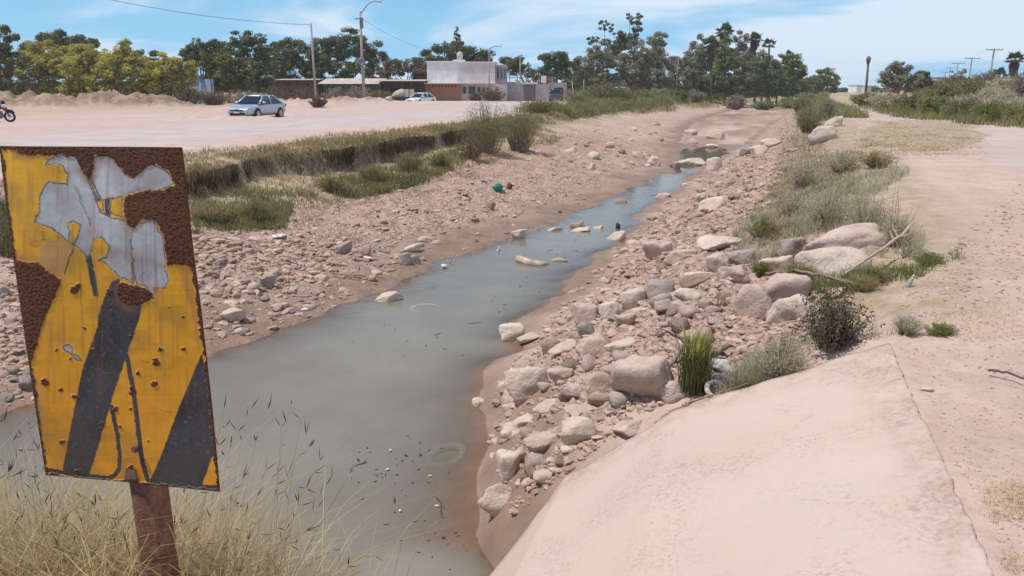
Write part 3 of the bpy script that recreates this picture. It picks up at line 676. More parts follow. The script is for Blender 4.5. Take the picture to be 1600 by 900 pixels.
m = MB(); m.tube([(0.1, 0, h565 - .2), (.9, 0, h565 + .75), (1.5, 0, h565 + 1.05), (2.0, 0, h565 + 1.05)], .05, 8); m.build('lamp_arm', M_STEEL, p565, True)
m = MB(); m.tube([(1.85, 0, h565 + 1.03), (2.1, 0, h565 + 1.06), (2.5, 0, h565 + .98)], [.06, .13, .07], 10); m.build('lamp_head', plain('grey lamp housing', (.5, .5, .5), .5), p565, True)
m = MB(); m.box((-.15, 0, h565 - .75), (.95, .1, .1)); m.build('crossarm', M_STEEL, p565)
m = MB(); m.torus((-.05, -.28, zat(96, 88) - p565.location.z), .33, .09, 'Y', 28, 10); m.cyl((-.05, -.28, zat(96, 88) - p565.location.z), .26, .06, 'Y', 24); m.build('disc_sign', plain('blue grey disc', (.25, .28, .34), .6, var=.3, scale=9), p565)
m = MB(); m.box((.12, -.05, h565 - 1.2), (.35, .3, 1.1)); m.build('transformer_box', M_STEEL, p565)
p763, h763 = pole(764.5, 77, 156, 112, .10, 'slim street lamp in front of the white house', M_CONC, 'street_lamp', cat='street lamp')
m = MB(); m.tube([(0, 0, h763), (.6, 0, h763 + .35), (1.35, 0, h763 + .4)], .05, 8); m.build('lamp_arm', M_STEEL, p763, True)
m = MB(); m.tube([(1.3, 0, h763 + .4), (1.55, 0, h763 + .42), (1.85, 0, h763 + .36)], [.06, .12, .06], 10); m.build('lamp_head', plain('grey lamp housing', (.5, .5, .5), .5), p763, True)
m = MB(); m.box((.1, -.1, h763 - .9), (.3, .25, .8)); m.build('lamp_box', M_STEEL, p763)
p812, h812 = pole(812.5, 87, 158, 112, .09, 'thin pale pole in front of the grey yard wall', M_CONC)
m = MB(); m.box((0, 0, h812 - .2), (.5, .08, .08)); m.build('crossarm', M_STEEL, p812)
p1058, h1058 = pole(1055.5, 87, 148, 150, .13, 'leaning pale wooden pole among the eucalyptus trees', M_WOOD, lean=.2)
m = MB(); m.box((.2, 0, h1058 - .3), (.7, .08, .1)); m.build('crossarm', M_STEEL, p1058)
for px0, py0, px1, lab in ((897.5, 126, 3, 'leaning pale post left of its twin beside the hedge'), (911.5, 124, 0, 'straight pale post beside the hedge')):
    o, h = pole(px0, py0, 152, 118, .09, lab, M_CONC, 'fence_post', cat='post', lean=-.45 if px1 else 0); m = MB(); m.box((-.45 if px1 else 0, 0, h + .02), (.14, .14, .06)); m.build('cap', M_STEEL, o)
LABR = ['nearest crossarm pole, standing in pale rubble beside the right hand palm', 'second crossarm pole back along the right hand line', 'third crossarm pole back along the right hand line', 'fourth crossarm pole back along the right hand line', 'farthest crossarm pole of the right hand line']
RP = []
for (px, py0, Y, arm), lab in zip(((1541, 76, 118, 1.25), (1509.5, 90, 152, 1.5), (1489.5, 98, 190, 1.6), (1479, 105, 232, 1.6), (1472.5, 112, 280, 1.6)), LABR):
    o, h = pole(px, py0, 0, Y, .15, lab, M_CONC, group='poles of the right hand power line')
    m = MB(); m.box((0, -.14, h - .18), (arm * 2, .10, .12)); a = m.build('crossarm', M_WOOD, o)
    m = MB()
    for q in (-.92, -.35, .35, .92): m.cyl((q * arm, -.14, h - .02), .045, .2, 'Z', 8)
    m.build('insulator', plain('white porcelain', (.6, .6, .62), .3), a); RP.append((o.location.copy(), h, arm))
def wire(name, a, b, sag, label, r=.014):
    a, b = Vector(a), Vector(b); pts = [a.lerp(b, k / 24) - Vector((0, 0, sag * 4 * (k / 24) * (1 - k / 24))) for k in range(25)]
    o = MB().tube(pts, r, 5).build(name, plain('black cable', (.03, .03, .035), .6), None, True); tag(o, label, 'wire'); return o
pt = lambda o, h: Vector(o.location) + Vector((0, 0, h))
wire('power_line', pt(p490, h490 - .05), at(110, -14, 80), .6, 'long wire rising left from the plain grey pole across the sky', .022)
wire('power_line', pt(p565, h565 - .6), Vector(at(656, 74, 112)), .35, 'thin wire running right from the tall street lamp down towards the trees', .016)
for k in range(4):
    for q in (-.92, .92):
        a, b = RP[k], RP[k + 1]
        wire('power_line', a[0] + Vector((q * a[2], -.14, a[1] + .08)), b[0] + Vector((q * b[2], -.14, b[1] + .08)), .5, f'{"left" if q < 0 else "right"} hand wire between the {["nearest", "second", "third", "fourth"][k]} and {["second", "third", "fourth", "farthest"][k]} crossarm poles', .008)

# ------------------------------------------------------------------ vehicles
M_TYRE = plain('tyre rubber', (.03, .03, .03), .8); M_RIM = plain('alloy rim', (.45, .45, .47), .35, metal=.7)
M_CGLASS = plain('car glass', (.015, .022, .035), .06, spec=.6); M_BLACKP = plain('black plastic', (.02, .02, .022), .5)
M_LAMP = plain('headlamp lens', (.55, .57, .6), .12, spec=.6)
def paint(name, col, metal=.3):
    g = G(name); p = g.obj(); c = g.mix(g.rng(g.noise(p, 3, 4), .35, .7), col, tuple(q * .9 for q in col))
    low = g.n('ShaderNodeSeparateXYZ'); g.put(low.inputs[0], p); dust = g.math('MULTIPLY', g.rng(low.outputs[2], .2, .75, .75, .08), g.rng(g.noise(p, 7, 4), .3, .7, .5, 1))
    c = g.mix(dust, c, (.46, .36, .30)); return g.out(g.bsdf(c, .32, None, metal, .5, Coat_Weight=.4))
def sedan(name, label, cat, pm, L=4.5, Wd=1.74, body=None, cabin=None, loc=(0, 0, 0), rz=0.0, wb=(1.33, -1.30)):
    root = empty(name, loc, rz); tag(root, label, cat)
    body = body or [(2.25, .50, .30, .50), (2.21, .70, .24, .62), (2.05, .80, .2, .70), (1.7, .85, .19, .77), (1.2, .87, .18, .86), (.85, .875, .18, .92), (.3, .88, .18, .94), (-.5, .88, .18, .955), (-1.2, .875, .18, .97), (-1.65, .86, .19, 1.0), (-2.0, .83, .22, 1.0), (-2.18, .76, .28, .96), (-2.25, .60, .36, .80)]
    V, Fs, n = [], [], 12
    for (x, w, zb, zt) in body:
        half = [(0, zb), (.62 * w, zb), (.93 * w, zb + .07), (1.0 * w, zb + .22 * (zt - zb) + .06), (1.0 * w, zb + .62 * (zt - zb)), (.95 * w, zb + .90 * (zt - zb)), (.80 * w, zb + .985 * (zt - zb))]
        ring = [(x, y, z) for y, z in half] + [(x, 0, zt)] + [(x, -y, z) for y, z in reversed(half[1:])]
        V += ring
    R = 14
    # ring has 7 + 1 + 6 points
    for i in range(len(body) - 1):
        for k in range(R):
            k2 = (k + 1) % R; Fs.append((i * R + k, (i + 1) * R + k, (i + 1) * R + k2, i * R + k2))
    Fs.append(tuple(range(R))); Fs.append(tuple(reversed(range((len(body) - 1) * R, len(body) * R))))
    m = MB(); m.add(V, Fs); b = m.build('body', pm, root, True)
    sd = b.modifiers.new('s', 'SUBSURF'); sd.levels = sd.render_levels = 2
    zb, zt, xs, wl, wt = cabin or (.90, 1.42, (1.02, .22, -.95, -1.72), .80, .57)
    V = []
    for z, x0, x1, w in ((zb, xs[0], xs[3], wl), (zb + (zt - zb) * .55, xs[0] + (xs[1] - xs[0]) * .6, xs[3] + (xs[2] - xs[3]) * .55, wl + (wt - wl) * .45), (zt - .03, xs[1], xs[2], wt)):
        V += [(x0, w, z), (x0, -w, z), (x1, -w, z), (x1, w, z)]
    m = MB(); m.add(V, [(0, 4, 5, 1), (1, 5, 6, 2), (2, 6, 7, 3), (3, 7, 4, 0), (4, 8, 9, 5), (5, 9, 10, 6), (6, 10, 11, 7), (7, 11, 8, 4), (8, 11, 10, 9)]); m.build('glasshouse', M_CGLASS, root)
    m = MB(); xm = (xs[1] + xs[2]) / 2; lr = xs[1] - xs[2]
    Vr = []
    for z, e in ((zt - .05, 1.0), (zt, .97), (zt + .035, .75)):
        for k in range(20):
            a = 2 * math.pi * k / 20; ca, sa = math.cos(a), math.sin(a)
            q = (abs(ca) ** 6 + abs(sa) ** 6) ** (-1 / 6); Vr.append((xm + ca * q * (lr / 2 + .07) * e, sa * q * (wt + .035) * e, z))
    Fr = [(i * 20 + k, i * 20 + (k + 1) % 20, (i + 1) * 20 + (k + 1) % 20, (i + 1) * 20 + k) for i in range(2) for k in range(20)] + [tuple(40 + k for k in range(20))]
    m.add(Vr, Fr); m.build('roof', pm, root, True)
    for sgn in (1, -1):
        m = MB()
        for xa, xb in ((xs[0], xs[1]), (xs[3], xs[2])):
            mid = V[4] if xa == xs[0] else V[7]
            m.tube([(xa, sgn * wl * .995, zb), (mid[0], sgn * abs(mid[1]) * 1.0, mid[2]), (xb, sgn * wt, zt)], .05, 8)
        m.tube([((xs[1] + xs[2]) / 2, sgn * wl * 1.0, zb), ((xs[1] + xs[2]) / 2 - .05, sgn * abs(V[4][1]) * 1.01, V[4][2]), ((xs[1] + xs[2]) / 2 - .1, sgn * wt * 1.01, zt)], .035, 6)
        m.build('pillar', pm, root, True)
        m = MB(); m.tube([(xs[0] - .30, sgn * (wl + .06), zb + .05), (xs[0] - .30, sgn * (wl + .16), zb + .09), (xs[0] - .30, sgn * (wl + .26), zb + .08)], [.05, .10, .06], 10); m.build('mirror', pm, root, True)
        for wx in wb:
            m = MB(); m.cyl((wx, sgn * (Wd / 2 - .10), .31), .37, .225, 'Y', 26); m.build('wheel_arch', M_BLACKP, root)
            m = MB(); m.cyl((wx, sgn * (Wd / 2 - .085), .30), .30, .22, 'Y', 26); w_ = m.build('wheel', M_TYRE, root)
            m = MB(); m.cyl((wx, sgn * (Wd / 2 + .022), .30), .195, .03, 'Y', 20); m.cyl((wx, sgn * (Wd / 2 + .035), .30), .05, .04, 'Y', 10); m.build('rim', M_RIM, w_)
        f0 = body[1][0]
        m = MB(); m.tube([(f0 - .40, sgn * .76, .66), (f0 - .17, sgn * .66, .64), (f0 - .03, sgn * .48, .61)], [.03, .085, .04], 10); m.build('headlight', M_LAMP, root, True)
        m = MB(); m.box((body[-2][0] - .01, sgn * .62, .80), (.12, .3, .16)); m.build('tail_light', plain('red lens', (.35, .02, .02), .2), root)
    f0 = body[0][0]
    m = MB(); m.tube([(f0 + .005, -.44, .55), (f0 + .025, 0, .56), (f0 + .005, .44, .55)], [.035, .06, .035], 10); m.build('grille', M_BLACKP, root, True)
    m = MB(); m.box((f0 - .02, 0, .33), (.1, 1.0, .13)); m.build('air_intake', M_BLACKP, root)
    m = MB(); m.box((f0 + .04, 0, .43), (.03, .42, .11)); m.build('number_plate', plain('blank plate', (.6, .6, .58), .5), root)
    return root
P1 = (xat(402, 49.5, .5), 49.5); sedan('parked_car', 'silver blue sedan parked behind a low berm on the dirt road', 'car', paint('silver blue paint', (.40, .49, .61), .3), loc=(P1[0], P1[1], gz(*P1) - .06), rz=math.radians(180 + 76))
P2 = (xat(657.5, 94.5, .5), 94.5); sedan('parked_car', 'white sedan half hidden behind the hump in the dirt road', 'car', paint('white paint', (.80, .81, .83), .0), loc=(P2[0], P2[1], -.08), rz=math.radians(180 + 60))
pick = [(2.5, .80, .42, .95), (2.45, .88, .40, 1.06), (2.2, .92, .38, 1.12), (1.3, .94, .36, 1.18), (.9, .95, .36, 1.2), (-.4, .95, .36, 1.2), (-.6, .95, .36, 1.2), (-2.3, .95, .38, 1.2), (-2.5, .9, .42, 1.18), (-2.55, .8, .5, 1.1)]
P3 = (xat(869, 116, .5), 116.0)
sedan('pickup_truck', 'dark pickup truck facing the camera beside the grey yard wall', 'truck', paint('dark blue paint', (.035, .045, .06), .2), Wd=1.9, body=pick, cabin=(1.12, 1.78, (1.1, .6, -.45, -.75), .84, .70), loc=(P3[0], P3[1], gz(*P3)), rz=math.radians(-96), wb=(1.55, -1.6))
suv = [(2.3, .72, .36, .90), (2.25, .84, .34, 1.0), (1.9, .90, .32, 1.06), (1.0, .92, .30, 1.12), (0, .93, .30, 1.13), (-1.5, .93, .30, 1.14), (-2.2, .90, .34, 1.14), (-2.3, .8, .42, 1.05)]
P4 = (xat(967, 120, .5), 120.0)
sedan('parked_van', 'pale grey van roof showing above the shrubs in front of the trees', 'van', paint('pale grey paint', (.62, .62, .64), .1), Wd=1.85, body=suv, cabin=(1.05, 1.85, (1.15, .55, -1.75, -2.1), .86, .72), loc=(P4[0], P4[1], gz(*P4) + .25), rz=math.radians(-120), wb=(1.4, -1.4))
P5 = (xat(874, 128, .5), 128.0)

# motorcycle at the left edge of the road
PM = (xat(-5.5, 42.0, .5), 42.0)
mc = empty('motorcycle', (PM[0], PM[1], gz(*PM)), math.radians(4)); tag(mc, 'black motorcycle with red and white fairing at the left edge of the road', 'motorcycle')
for wx in (.66, -.66):
    m = MB(); m.torus((wx, 0, .30), .25, .055, 'Y', 30, 10); w_ = m.build('wheel', M_TYRE, mc, True)
    m = MB(); m.torus((wx, 0, .30), .20, .018, 'Y', 24, 6); m.cyl((wx, 0, .30), .05, .12, 'Y', 12)
    for k in range(6): a = k * math.pi / 3; m.tube([(wx, 0, .3), (wx + .2 * math.cos(a), 0, .3 + .2 * math.sin(a))], .012, 5)
    m.build('rim', M_RIM, w_)
m = MB()
for sg in (.075, -.075): m.tube([(.66, sg, .30), (.50, sg, .62), (.38, sg, .92)], .026, 8)
m.build('fork', M_STEEL, mc, True)
m = MB(); m.tube([(.93, 0, .50), (.80, 0, .61), (.60, 0, .63), (.46, 0, .55)], [.03, .06, .065, .04], 8); m.build('front_fender', M_BLACKP, mc, True)
m = MB(); m.tube([(.40, 0, .80), (.1, 0, .82), (-.2, 0, .72), (-.55, 0, .74)], [.08, .17, .15, .08], 12); m.build('fuel_tank', plain('dark green black paint', (.03, .05, .05), .3), mc, True)
m = MB(); m.tube([(-.12, 0, .82), (-.5, 0, .82), (-.85, 0, .90)], [.11, .14, .08], 10); m.build('seat', M_BLACKP, mc, True)
m = MB(); m.box((.05, 0, .42), (.5, .3, .34), taper=.8); m.tube([(.3, .12, .35), (.1, .18, .22), (-.7, .2, .3)], .04, 8); m.build('engine', M_STEEL, mc)
m = MB(); m.tube([(.34, -.34, 1.0), (.40, -.14, .96), (.40, .14, .96), (.34, .34, 1.0)], .018, 8); m.build('handlebar', M_BLACKP, mc, True)
m = MB(); m.tube([(.36, 0, .88), (.52, 0, .86), (.58, 0, .83)], [.13, .12, .06], 14); m.build('headlight', plain('white fairing', (.75, .73, .74), .3), mc, True)
m = MB(); m.tube([(.40, 0, .74), (.50, 0, .72), (.56, 0, .69)], [.12, .11, .05], 12); m.build('red_fairing', plain('red fairing', (.38, .04, .06), .3), mc, True)
m = MB(); m.tube([(.46, 0, .93), (.40, 0, 1.06), (.33, 0, 1.14)], [.10, .11, .05], 10); m.build('windscreen', plain('smoked screen', (.03, .03, .04), .15), mc, True)
m = MB(); m.tube([(.0, .1, .4), (-.05, .25, .02)], .015, 6); m.build('side_stand', M_STEEL, mc)
# ------------------------------------------------------------------ the warning sign in the foreground
YS = 1.98                                               # forward distance of the plate's right edge
ang = math.radians(11.5); E1 = np.array([math.cos(ang), -math.sin(ang), 0.0]); NRM = np.array([-math.sin(ang), -math.cos(ang), 0.0])
P0 = at(312, 500, YS)
def on_plate(px, py):
    d = ray(px, py); k = ((P0 - np.array([0, 0, EYE])) @ NRM) / (d @ NRM); return np.array([0, 0, EYE]) + d * k[..., None]
cor = on_plate(np.array([-3, 285, 341, 73]), np.array([228, 230, 770, 741]))
NA, NB = 230, 430
ua, vb = np.meshgrid(np.linspace(0, 1, NA), np.linspace(0, 1, NB))
def bil(u, v): return (cor[0] * ((1 - u) * (1 - v))[..., None] + cor[1] * (u * (1 - v))[..., None] + cor[2] * (u * v)[..., None] + cor[3] * ((1 - u) * v)[..., None])
PP = bil(ua, vb); PX, PY = proj(PP)
wob = 1.7
jx = PX + wob * (noise2(PX / 9, PY / 9, 1) + .6 * noise2(PX / 3.5, PY / 3.5, 2)); jy = PY + wob * (noise2(PX / 9, PY / 9, 3) + .6 * noise2(PX / 3.5, PY / 3.5, 4))
def poly(pts, x, y):
    """inside test and distance to the outline"""
    ins = np.zeros(x.shape, bool); dist = np.full(x.shape, 1e9); n = len(pts)
    for i in range(n):
        x0, y0 = pts[i]; x1, y1 = pts[(i + 1) % n]
        if y0 != y1: ins ^= ((y0 > y) != (y1 > y)) & (x < (x1 - x0) * (y - y0) / (y1 - y0) + x0)
        dx, dy = x1 - x0, y1 - y0; k = np.clip(((x - x0) * dx + (y - y0) * dy) / max(dx * dx + dy * dy, 1e-9), 0, 1)
        dist = np.minimum(dist, np.hypot(x - x0 - k * dx, y - y0 - k * dy))
    return ins, dist
def line(pts, w, x, y):
    dist = np.full(x.shape, 1e9)
    for (x0, y0), (x1, y1) in zip(pts[:-1], pts[1:]):
        dx, dy = x1 - x0, y1 - y0; k = np.clip(((x - x0) * dx + (y - y0) * dy) / max(dx * dx + dy * dy, 1e-9), 0, 1)
        dist = np.minimum(dist, np.hypot(x - x0 - k * dx, y - y0 - k * dy))
    return dist < w / 2
Z6 = lambda L: [(a / 2.5, 200 + b / 2.5) for a, b in L]
Z7 = lambda L: [(a / 2.25, 500 + b / 2.25) for a, b in L]
def lay(c, msk, col): c[msk] = col
n1 = noise2(PX / 40, PY / 40, 5); n2 = noise2(PX / 6, PY / 6, 6); n3 = noise2(PX / 2.2, PY / 2.2, 7); nl = noise2(PX / 70, PY / 2.5, 8)
YEL = np.array([.72, .345, .013]); ORG = np.array([.72, .30, .020]); BLK = np.array([.050, .046, .048]); BARE = np.array([.455, .435, .43]); RUST = np.array([.088, .036, .022])
k = np.clip((PY - 330) / 260 + .25 * n1, 0, 1)[..., None]; colr = YEL * (1 - k) + ORG * k
colr = colr * (1 + .10 * n1 + .05 * n2 + .05 * nl)[..., None]
crust = np.zeros(PX.shape); relief = np.zeros(PX.shape)
# darker mottling of the old yellow in the upper left
mot = np.clip((n2 * .6 + n3 * .5 + .1), 0, 1) * np.exp(-(((PX - 75) / 32) ** 2 + ((PY - 372) / 25) ** 2)); colr = colr * (1 - .75 * mot[..., None])
sl = lambda pts: poly(pts, PX + .5 * n2, PY + .5 * n2)
# stripes and thin border lines
S1 = [(176, 440), (188, 434), (196, 470), (223, 474), (218, 500), (178, 611), (151, 705), (135, 754), (98, 737), (112, 660), (129, 576), (153, 509), (154, 495), (162, 470)]
S2 = [(312, 554), (322, 590), (338, 712), (329, 717), (308, 775), (226, 769), (250, 712), (276, 640)]
stripe = sl(S1)[0] | sl(S2)[0]
for L, w in (([(198, 556), (207, 610), (216, 690), (221, 725), (229, 750), (236, 760)], 7.5), ([(173, 636), (182, 680), (186, 712), (185, 733), (178, 744), (166, 748), (142, 745), (104, 739), (74, 733)], 6.5), ([(309, 762), (342, 763)], 6), ([(141, 395), (146, 425), (151, 458)], 9), ([(169, 305), (172, 334)], 8), ([(140, 283), (148, 300), (156, 311)], 6), ([(120, 388), (112, 402), (104, 428)], 2.2)):
    stripe |= line(L, w, PX + .5 * n2, PY + .5 * n2)
lay(colr, stripe, BLK); colr[stripe] *= (1 + .35 * n1 + .25 * n3)[stripe][:, None]
scr = stripe & (np.abs(noise2(PX / 14, PY / 3, 11)) < .05) & (n2 > .1); colr[scr] = colr[scr] * .5 + .10
# stained, sun bleached paint
for pts, cst in ((Z6([(150, 520), (168, 445), (235, 430), (292, 452), (262, 560), (240, 585)]), [.60, .31, .12]), (Z6([(690, 540), (758, 545), (785, 880), (765, 900), (735, 720)]), [.50, .20, .05]), (Z7([(110, 170), (160, 220), (160, 520), (330, 575), (320, 585), (165, 555)]), [.58, .27, .06]), (Z6([(480, 690), (545, 665), (560, 690), (510, 730)]), [.62, .35, .20])):
    i, d = poly(pts, jx + 3 * n1, jy + 3 * n2); a = (np.where(i, np.clip(d / 5, 0, 1), 0) * .75)[..., None] * (~stripe)[..., None]; colr = colr * (1 - a) + np.array(cst) * a
# paint flaked down to bare metal
B1 = Z6([(215, 115), (250, 108), (300, 112), (325, 160), (350, 212), (372, 262), (388, 300), (400, 325), (440, 345), (500, 362), (520, 390), (518, 470), (525, 606), (480, 580), (440, 548), (418, 520), (392, 512), (430, 500), (432, 455), (410, 430), (372, 428), (366, 480), (350, 502), (335, 490), (305, 455), (280, 442), (235, 402), (210, 385), (140, 366), (165, 320), (160, 282), (172, 240), (200, 205), (225, 212), (265, 216), (276, 180), (240, 140), (185, 142), (195, 122)])
B2 = Z6([(358, 120), (400, 108), (440, 115), (468, 150), (490, 182), (522, 192), (560, 160), (600, 140), (650, 165), (680, 208), (655, 232), (600, 240), (520, 248), (485, 268), (440, 272), (400, 286), (378, 240), (358, 190)])
B3 = Z6([(522, 400), (545, 372), (600, 358), (640, 425), (648, 530), (656, 598), (642, 626), (606, 628), (602, 668), (580, 640), (572, 615), (540, 612), (528, 560), (520, 470)])
B4 = Z7([(222, 95), (242, 84), (258, 98), (256, 120), (270, 122), (286, 142), (268, 138), (246, 116), (226, 106)])
isl = [Z6([(276, 372), (300, 362), (320, 370), (318, 408), (302, 458), (284, 440), (282, 405)]), Z6([(386, 284), (410, 280), (412, 320), (392, 312)]), Z6([(440, 278), (480, 270), (492, 300), (497, 348), (468, 340), (438, 322)])]
bare = np.zeros(PX.shape, bool); bd = np.full(PX.shape, 1e9)
for b in (B1, B2, B3, B4):
    i, d = poly(b, jx, jy); bare |= i; bd = np.minimum(bd, d)
keepy = np.zeros(PX.shape, bool)
for b in isl:
    i, d = poly(b, jx, jy); keepy |= i; bd = np.minimum(bd, d)
bare &= ~keepy
for L, w in (([(171, 300), (173, 335)], 8), ):
    q = line(L, w, PX, PY) & ~keepy; 
bcol = BARE * (1 + .14 * n1 + .08 * n2 + .06 * n3)[..., None]; warm = np.clip(noise2(PX / 26, PY / 40, 15) * 1.2 - .05, 0, 1)[..., None]; bcol = bcol * (1 - .6 * warm) + np.array([.34, .255, .215]) * .6 * warm
colr = np.where(bare[..., None], bcol, colr)
# the fine border line seen through the flaked area
for L, w in (([(146, 287), (158, 310), (165, 325)], 5), ([(120, 290), (137, 330), (146, 352)], 3), ([(217, 440), (226, 425)], 1.6)):
    q = line(L, w, jx, jy) & bare; colr[q] = colr[q] * .62
edge = (bd < 1.15) & ~(poly(Z6([(0, 0), (1, 0), (1, 1)]), PX, PY)[0]); colr[edge] = colr[edge] * .35 + np.array([.06, .03, .02]) * .6
# rust
R1 = Z6([(72, 62), (712, 62), (722, 140), (742, 300), (760, 545), (735, 540), (700, 535), (658, 532), (650, 470), (640, 405), (605, 355), (560, 352), (530, 388), (500, 372), (490, 290), (500, 264), (560, 244), (640, 240), (682, 222), (665, 165), (612, 138), (560, 160), (525, 192), (485, 168), (440, 114), (372, 108), (362, 170), (352, 205), (325, 160), (300, 112), (250, 104), (150, 104), (70, 100)])
R2 = Z6([(46, 500), (110, 525), (150, 522), (200, 560), (242, 592), (230, 632), (205, 690), (165, 790), (132, 905), (98, 905), (72, 690)])
R3 = Z6([(470, 600), (520, 610), (580, 630), (602, 658), (560, 685), (510, 695), (475, 670), (460, 630)])
R4 = Z7([(440, 520), (462, 508), (482, 560), (478, 598), (436, 596)])
rust = np.zeros(PX.shape, bool); rd = np.full(PX.shape, 1e9)
for r_ in (R1, R2, R3, R4):
    i, d = poly(r_, jx + 1.4 * n2, jy + 1.4 * n3); rust |= i; rd = np.minimum(rd, d)
for (cx, cy, r) in ((71, 596, 6), (242, 566, 5.5), (95, 608, 3), (205, 608, 3), (215, 582, 3), (240, 600, 5), (178, 640, 4), (203, 615, 3), (284, 545, 3), (250, 546, 3.5), (205, 525, 2.5), (145, 546, 2.5), (116, 620, 4.5), (98, 690, 4), (118, 452, 6), (124, 446, 4), (172, 455, 4), (175, 487, 3), (203, 640, 2.5), (186, 668, 2.5), (160, 660, 2.5), (265, 480, 2), (110, 560, 2), (230, 690, 2), (285, 495, 2.3), (90, 545, 2), (132, 512, 2), (120, 735, 2.5)):
    q = np.hypot(jx - cx, jy - cy) < r * (1 + .4 * n3); rust |= q; rd = np.where(q, np.minimum(rd, 1.5), rd)
eu = np.minimum(ua * 300, np.minimum((1 - ua) * 290, np.minimum(vb * 540, (1 - vb) * 535))); er = eu < (2.2 + 2.4 * n2 + 1.6 * n1 + np.where((ua > .9) | (ua < .08), 2.0, 0)); rust |= er
halo = (np.clip(1 - rd / 15, 0, 1) * np.clip(.55 + .6 * n1, 0, 1) * (~rust))[..., None]; colr = colr * (1 - .8 * halo) + np.array([.33, .125, .045]) * .8 * halo
gran = np.clip(.5 + .55 * noise2(PX / 2.0, PY / 2.0, 21) + .25 * n3, 0, 1)[..., None]
rc = RUST * (.35 + 1.5 * gran) + np.array([.05, .012, .004]) * np.clip(n1, 0, 1)[..., None]; colr = np.where(rust[..., None], rc, colr)
crust = np.where(rust, 1.0, 0); relief = np.where(rust, .0022 * gran[..., 0] + .0006, 0) + np.where(bare, -.0006, 0)
strk = np.clip(noise2(PX / 3.2, PY / 75, 31) * 1.6 - .35, 0, 1) * np.clip(1 - np.abs(PY - 420) / 330, 0, 1) * (~rust); stk = (strk * .55)[..., None]; colr = colr * (1 - stk) + np.array([.24, .10, .05]) * stk
flk = (bd > 1.1) & (bd < 2.3) & ~bare & ~rust & (n2 > -.15); colr[flk] = colr[flk] * .55 + np.array([.62, .55, .42]) * .45
grime = np.clip(fbm2(PX / 55, PY / 38, 4, 33) * .8, 0, .55)[..., None]; colr = colr * (1 - .55 * grime * (1 - crust[..., None])) + np.array([.10, .07, .045]) * .55 * grime * (1 - crust[..., None])
gr = line([(253, 540), (257, 585)], 3, jx, jy) | line([(260, 535), (261, 560)], 2, jx, jy); colr[gr & ~rust] = colr[gr & ~rust] * .55 + np.array([.10, .33, .06]) * .45
for (x0, y0, x1, y1) in ((150, 520, 162, 500), (60, 470, 100, 470), (190, 452, 300, 456), (100, 340, 90, 420), (240, 640, 290, 650), (210, 560, 270, 575)):
    q = line([(x0, y0), (x1, y1)], .8, jx, jy); colr[q & ~rust] *= .6
# gentle bends of the old sheet
bend = .006 * np.sin(ua * 3.0 + vb * 2.2) + .005 * noise2(ua * 3, vb * 4, 3) + .007 * (1 - vb) ** 6 * np.sin(ua * 7)
VF = PP + NRM * (bend + relief)[..., None]; VB = PP + NRM * (bend - .0035)[..., None]
ii = (np.arange(NB - 1)[:, None] * NA + np.arange(NA - 1)[None, :]).ravel(); fq = np.stack([ii, ii + NA, ii + NA + 1, ii + 1], 1); N = NA * NB
rim = list(range(NA)) + [k * NA + NA - 1 for k in range(1, NB)] + [(NB - 1) * NA + k for k in range(NA - 2, -1, -1)] + [k * NA for k in range(NB - 2, 0, -1)]; L_ = len(rim)
sideq = np.array([(rim[k], rim[(k + 1) % L_], N + rim[(k + 1) % L_], N + rim[k]) for k in range(L_)]); bq = fq[:, ::-1] + N
def sign_mat():
    g = G('old painted sheet steel'); c = g.n('ShaderNodeAttribute'); c.attribute_name = 'paint'; p = g.pos()
    cr = g.attr('crust'); n = g.noise(p, 420, 3, .7); v = g.vor(p, 330)
    col = g.mix(g.math('MULTIPLY', cr, g.rng(v, .1, .5, .0, .6)), c.outputs['Color'], (.16, .075, .045))
    h = g.math('ADD', g.math('MULTIPLY', cr, g.math('ADD', v, n)), g.math('MULTIPLY', g.noise(p, 60, 4), .12))
    return g.out(g.bsdf(col, g.rng(cr, 0, 1, .42, .95), g.bump(h, .8, .004), 0, g.rng(cr, 0, 1, .35, .1)))
sg = empty('warning_sign', tuple(on_plate(np.array([232.]), np.array([770.]))[0] * np.array([1, 1, 0]))); tag(sg, 'rusty yellow and black chevron warning sign with peeling paint on a post', 'sign')
base = Vector(sg.location); ofs = np.array(base)
pl = mk('plate', np.concatenate([VF.reshape(-1, 3), VB.reshape(-1, 3)]) - ofs, [fq, bq, sideq], sign_mat(), sg)
A = pl.data.color_attributes.new('paint', 'FLOAT_COLOR', 'POINT'); cc = np.ones((2 * N, 4), np.float32); cc[:N, :3] = np.clip(colr, 0, 1).reshape(-1, 3); cc[N:, :3] = (.12, .07, .05); A.data.foreach_set('color', cc.ravel())
A = pl.data.attributes.new('crust', 'FLOAT', 'POINT'); A.data.foreach_set('value', np.concatenate([crust.ravel(), np.ones(N)]).astype(np.float32))
def rust_mat():
    g = G('rusty steel post'); p = g.pos(); n = g.noise(p, 22, 6, .7); f = g.noise(p, 160, 4, .7)
    c = g.mix(g.rng(n, .38, .64), (.15, .062, .04), (.29, .15, .105)); c = g.mix(g.rng(f, .5, .75, 0, .8), c, (.055, .028, .02))
    return g.out(g.bsdf(c, .9, g.bump(g.math('ADD', f, n), .7, .006), 0, .2))
pw = .078; pc = on_plate(np.array([216.]), np.array([772.]))[0] - NRM * (.012 + pw / 2)
m = MB(); zt = pc[2] + .62; gz0 = gz(pc[0], pc[1]) - .3
m.box((pc[0] - ofs[0], pc[1] - ofs[1], (zt + gz0) / 2), (pw, pw, zt - gz0), rz=-ang)
po = m.build('post', rust_mat(), sg); bv = po.modifiers.new('b', 'BEVEL'); bv.width = .006; bv.segments = 2
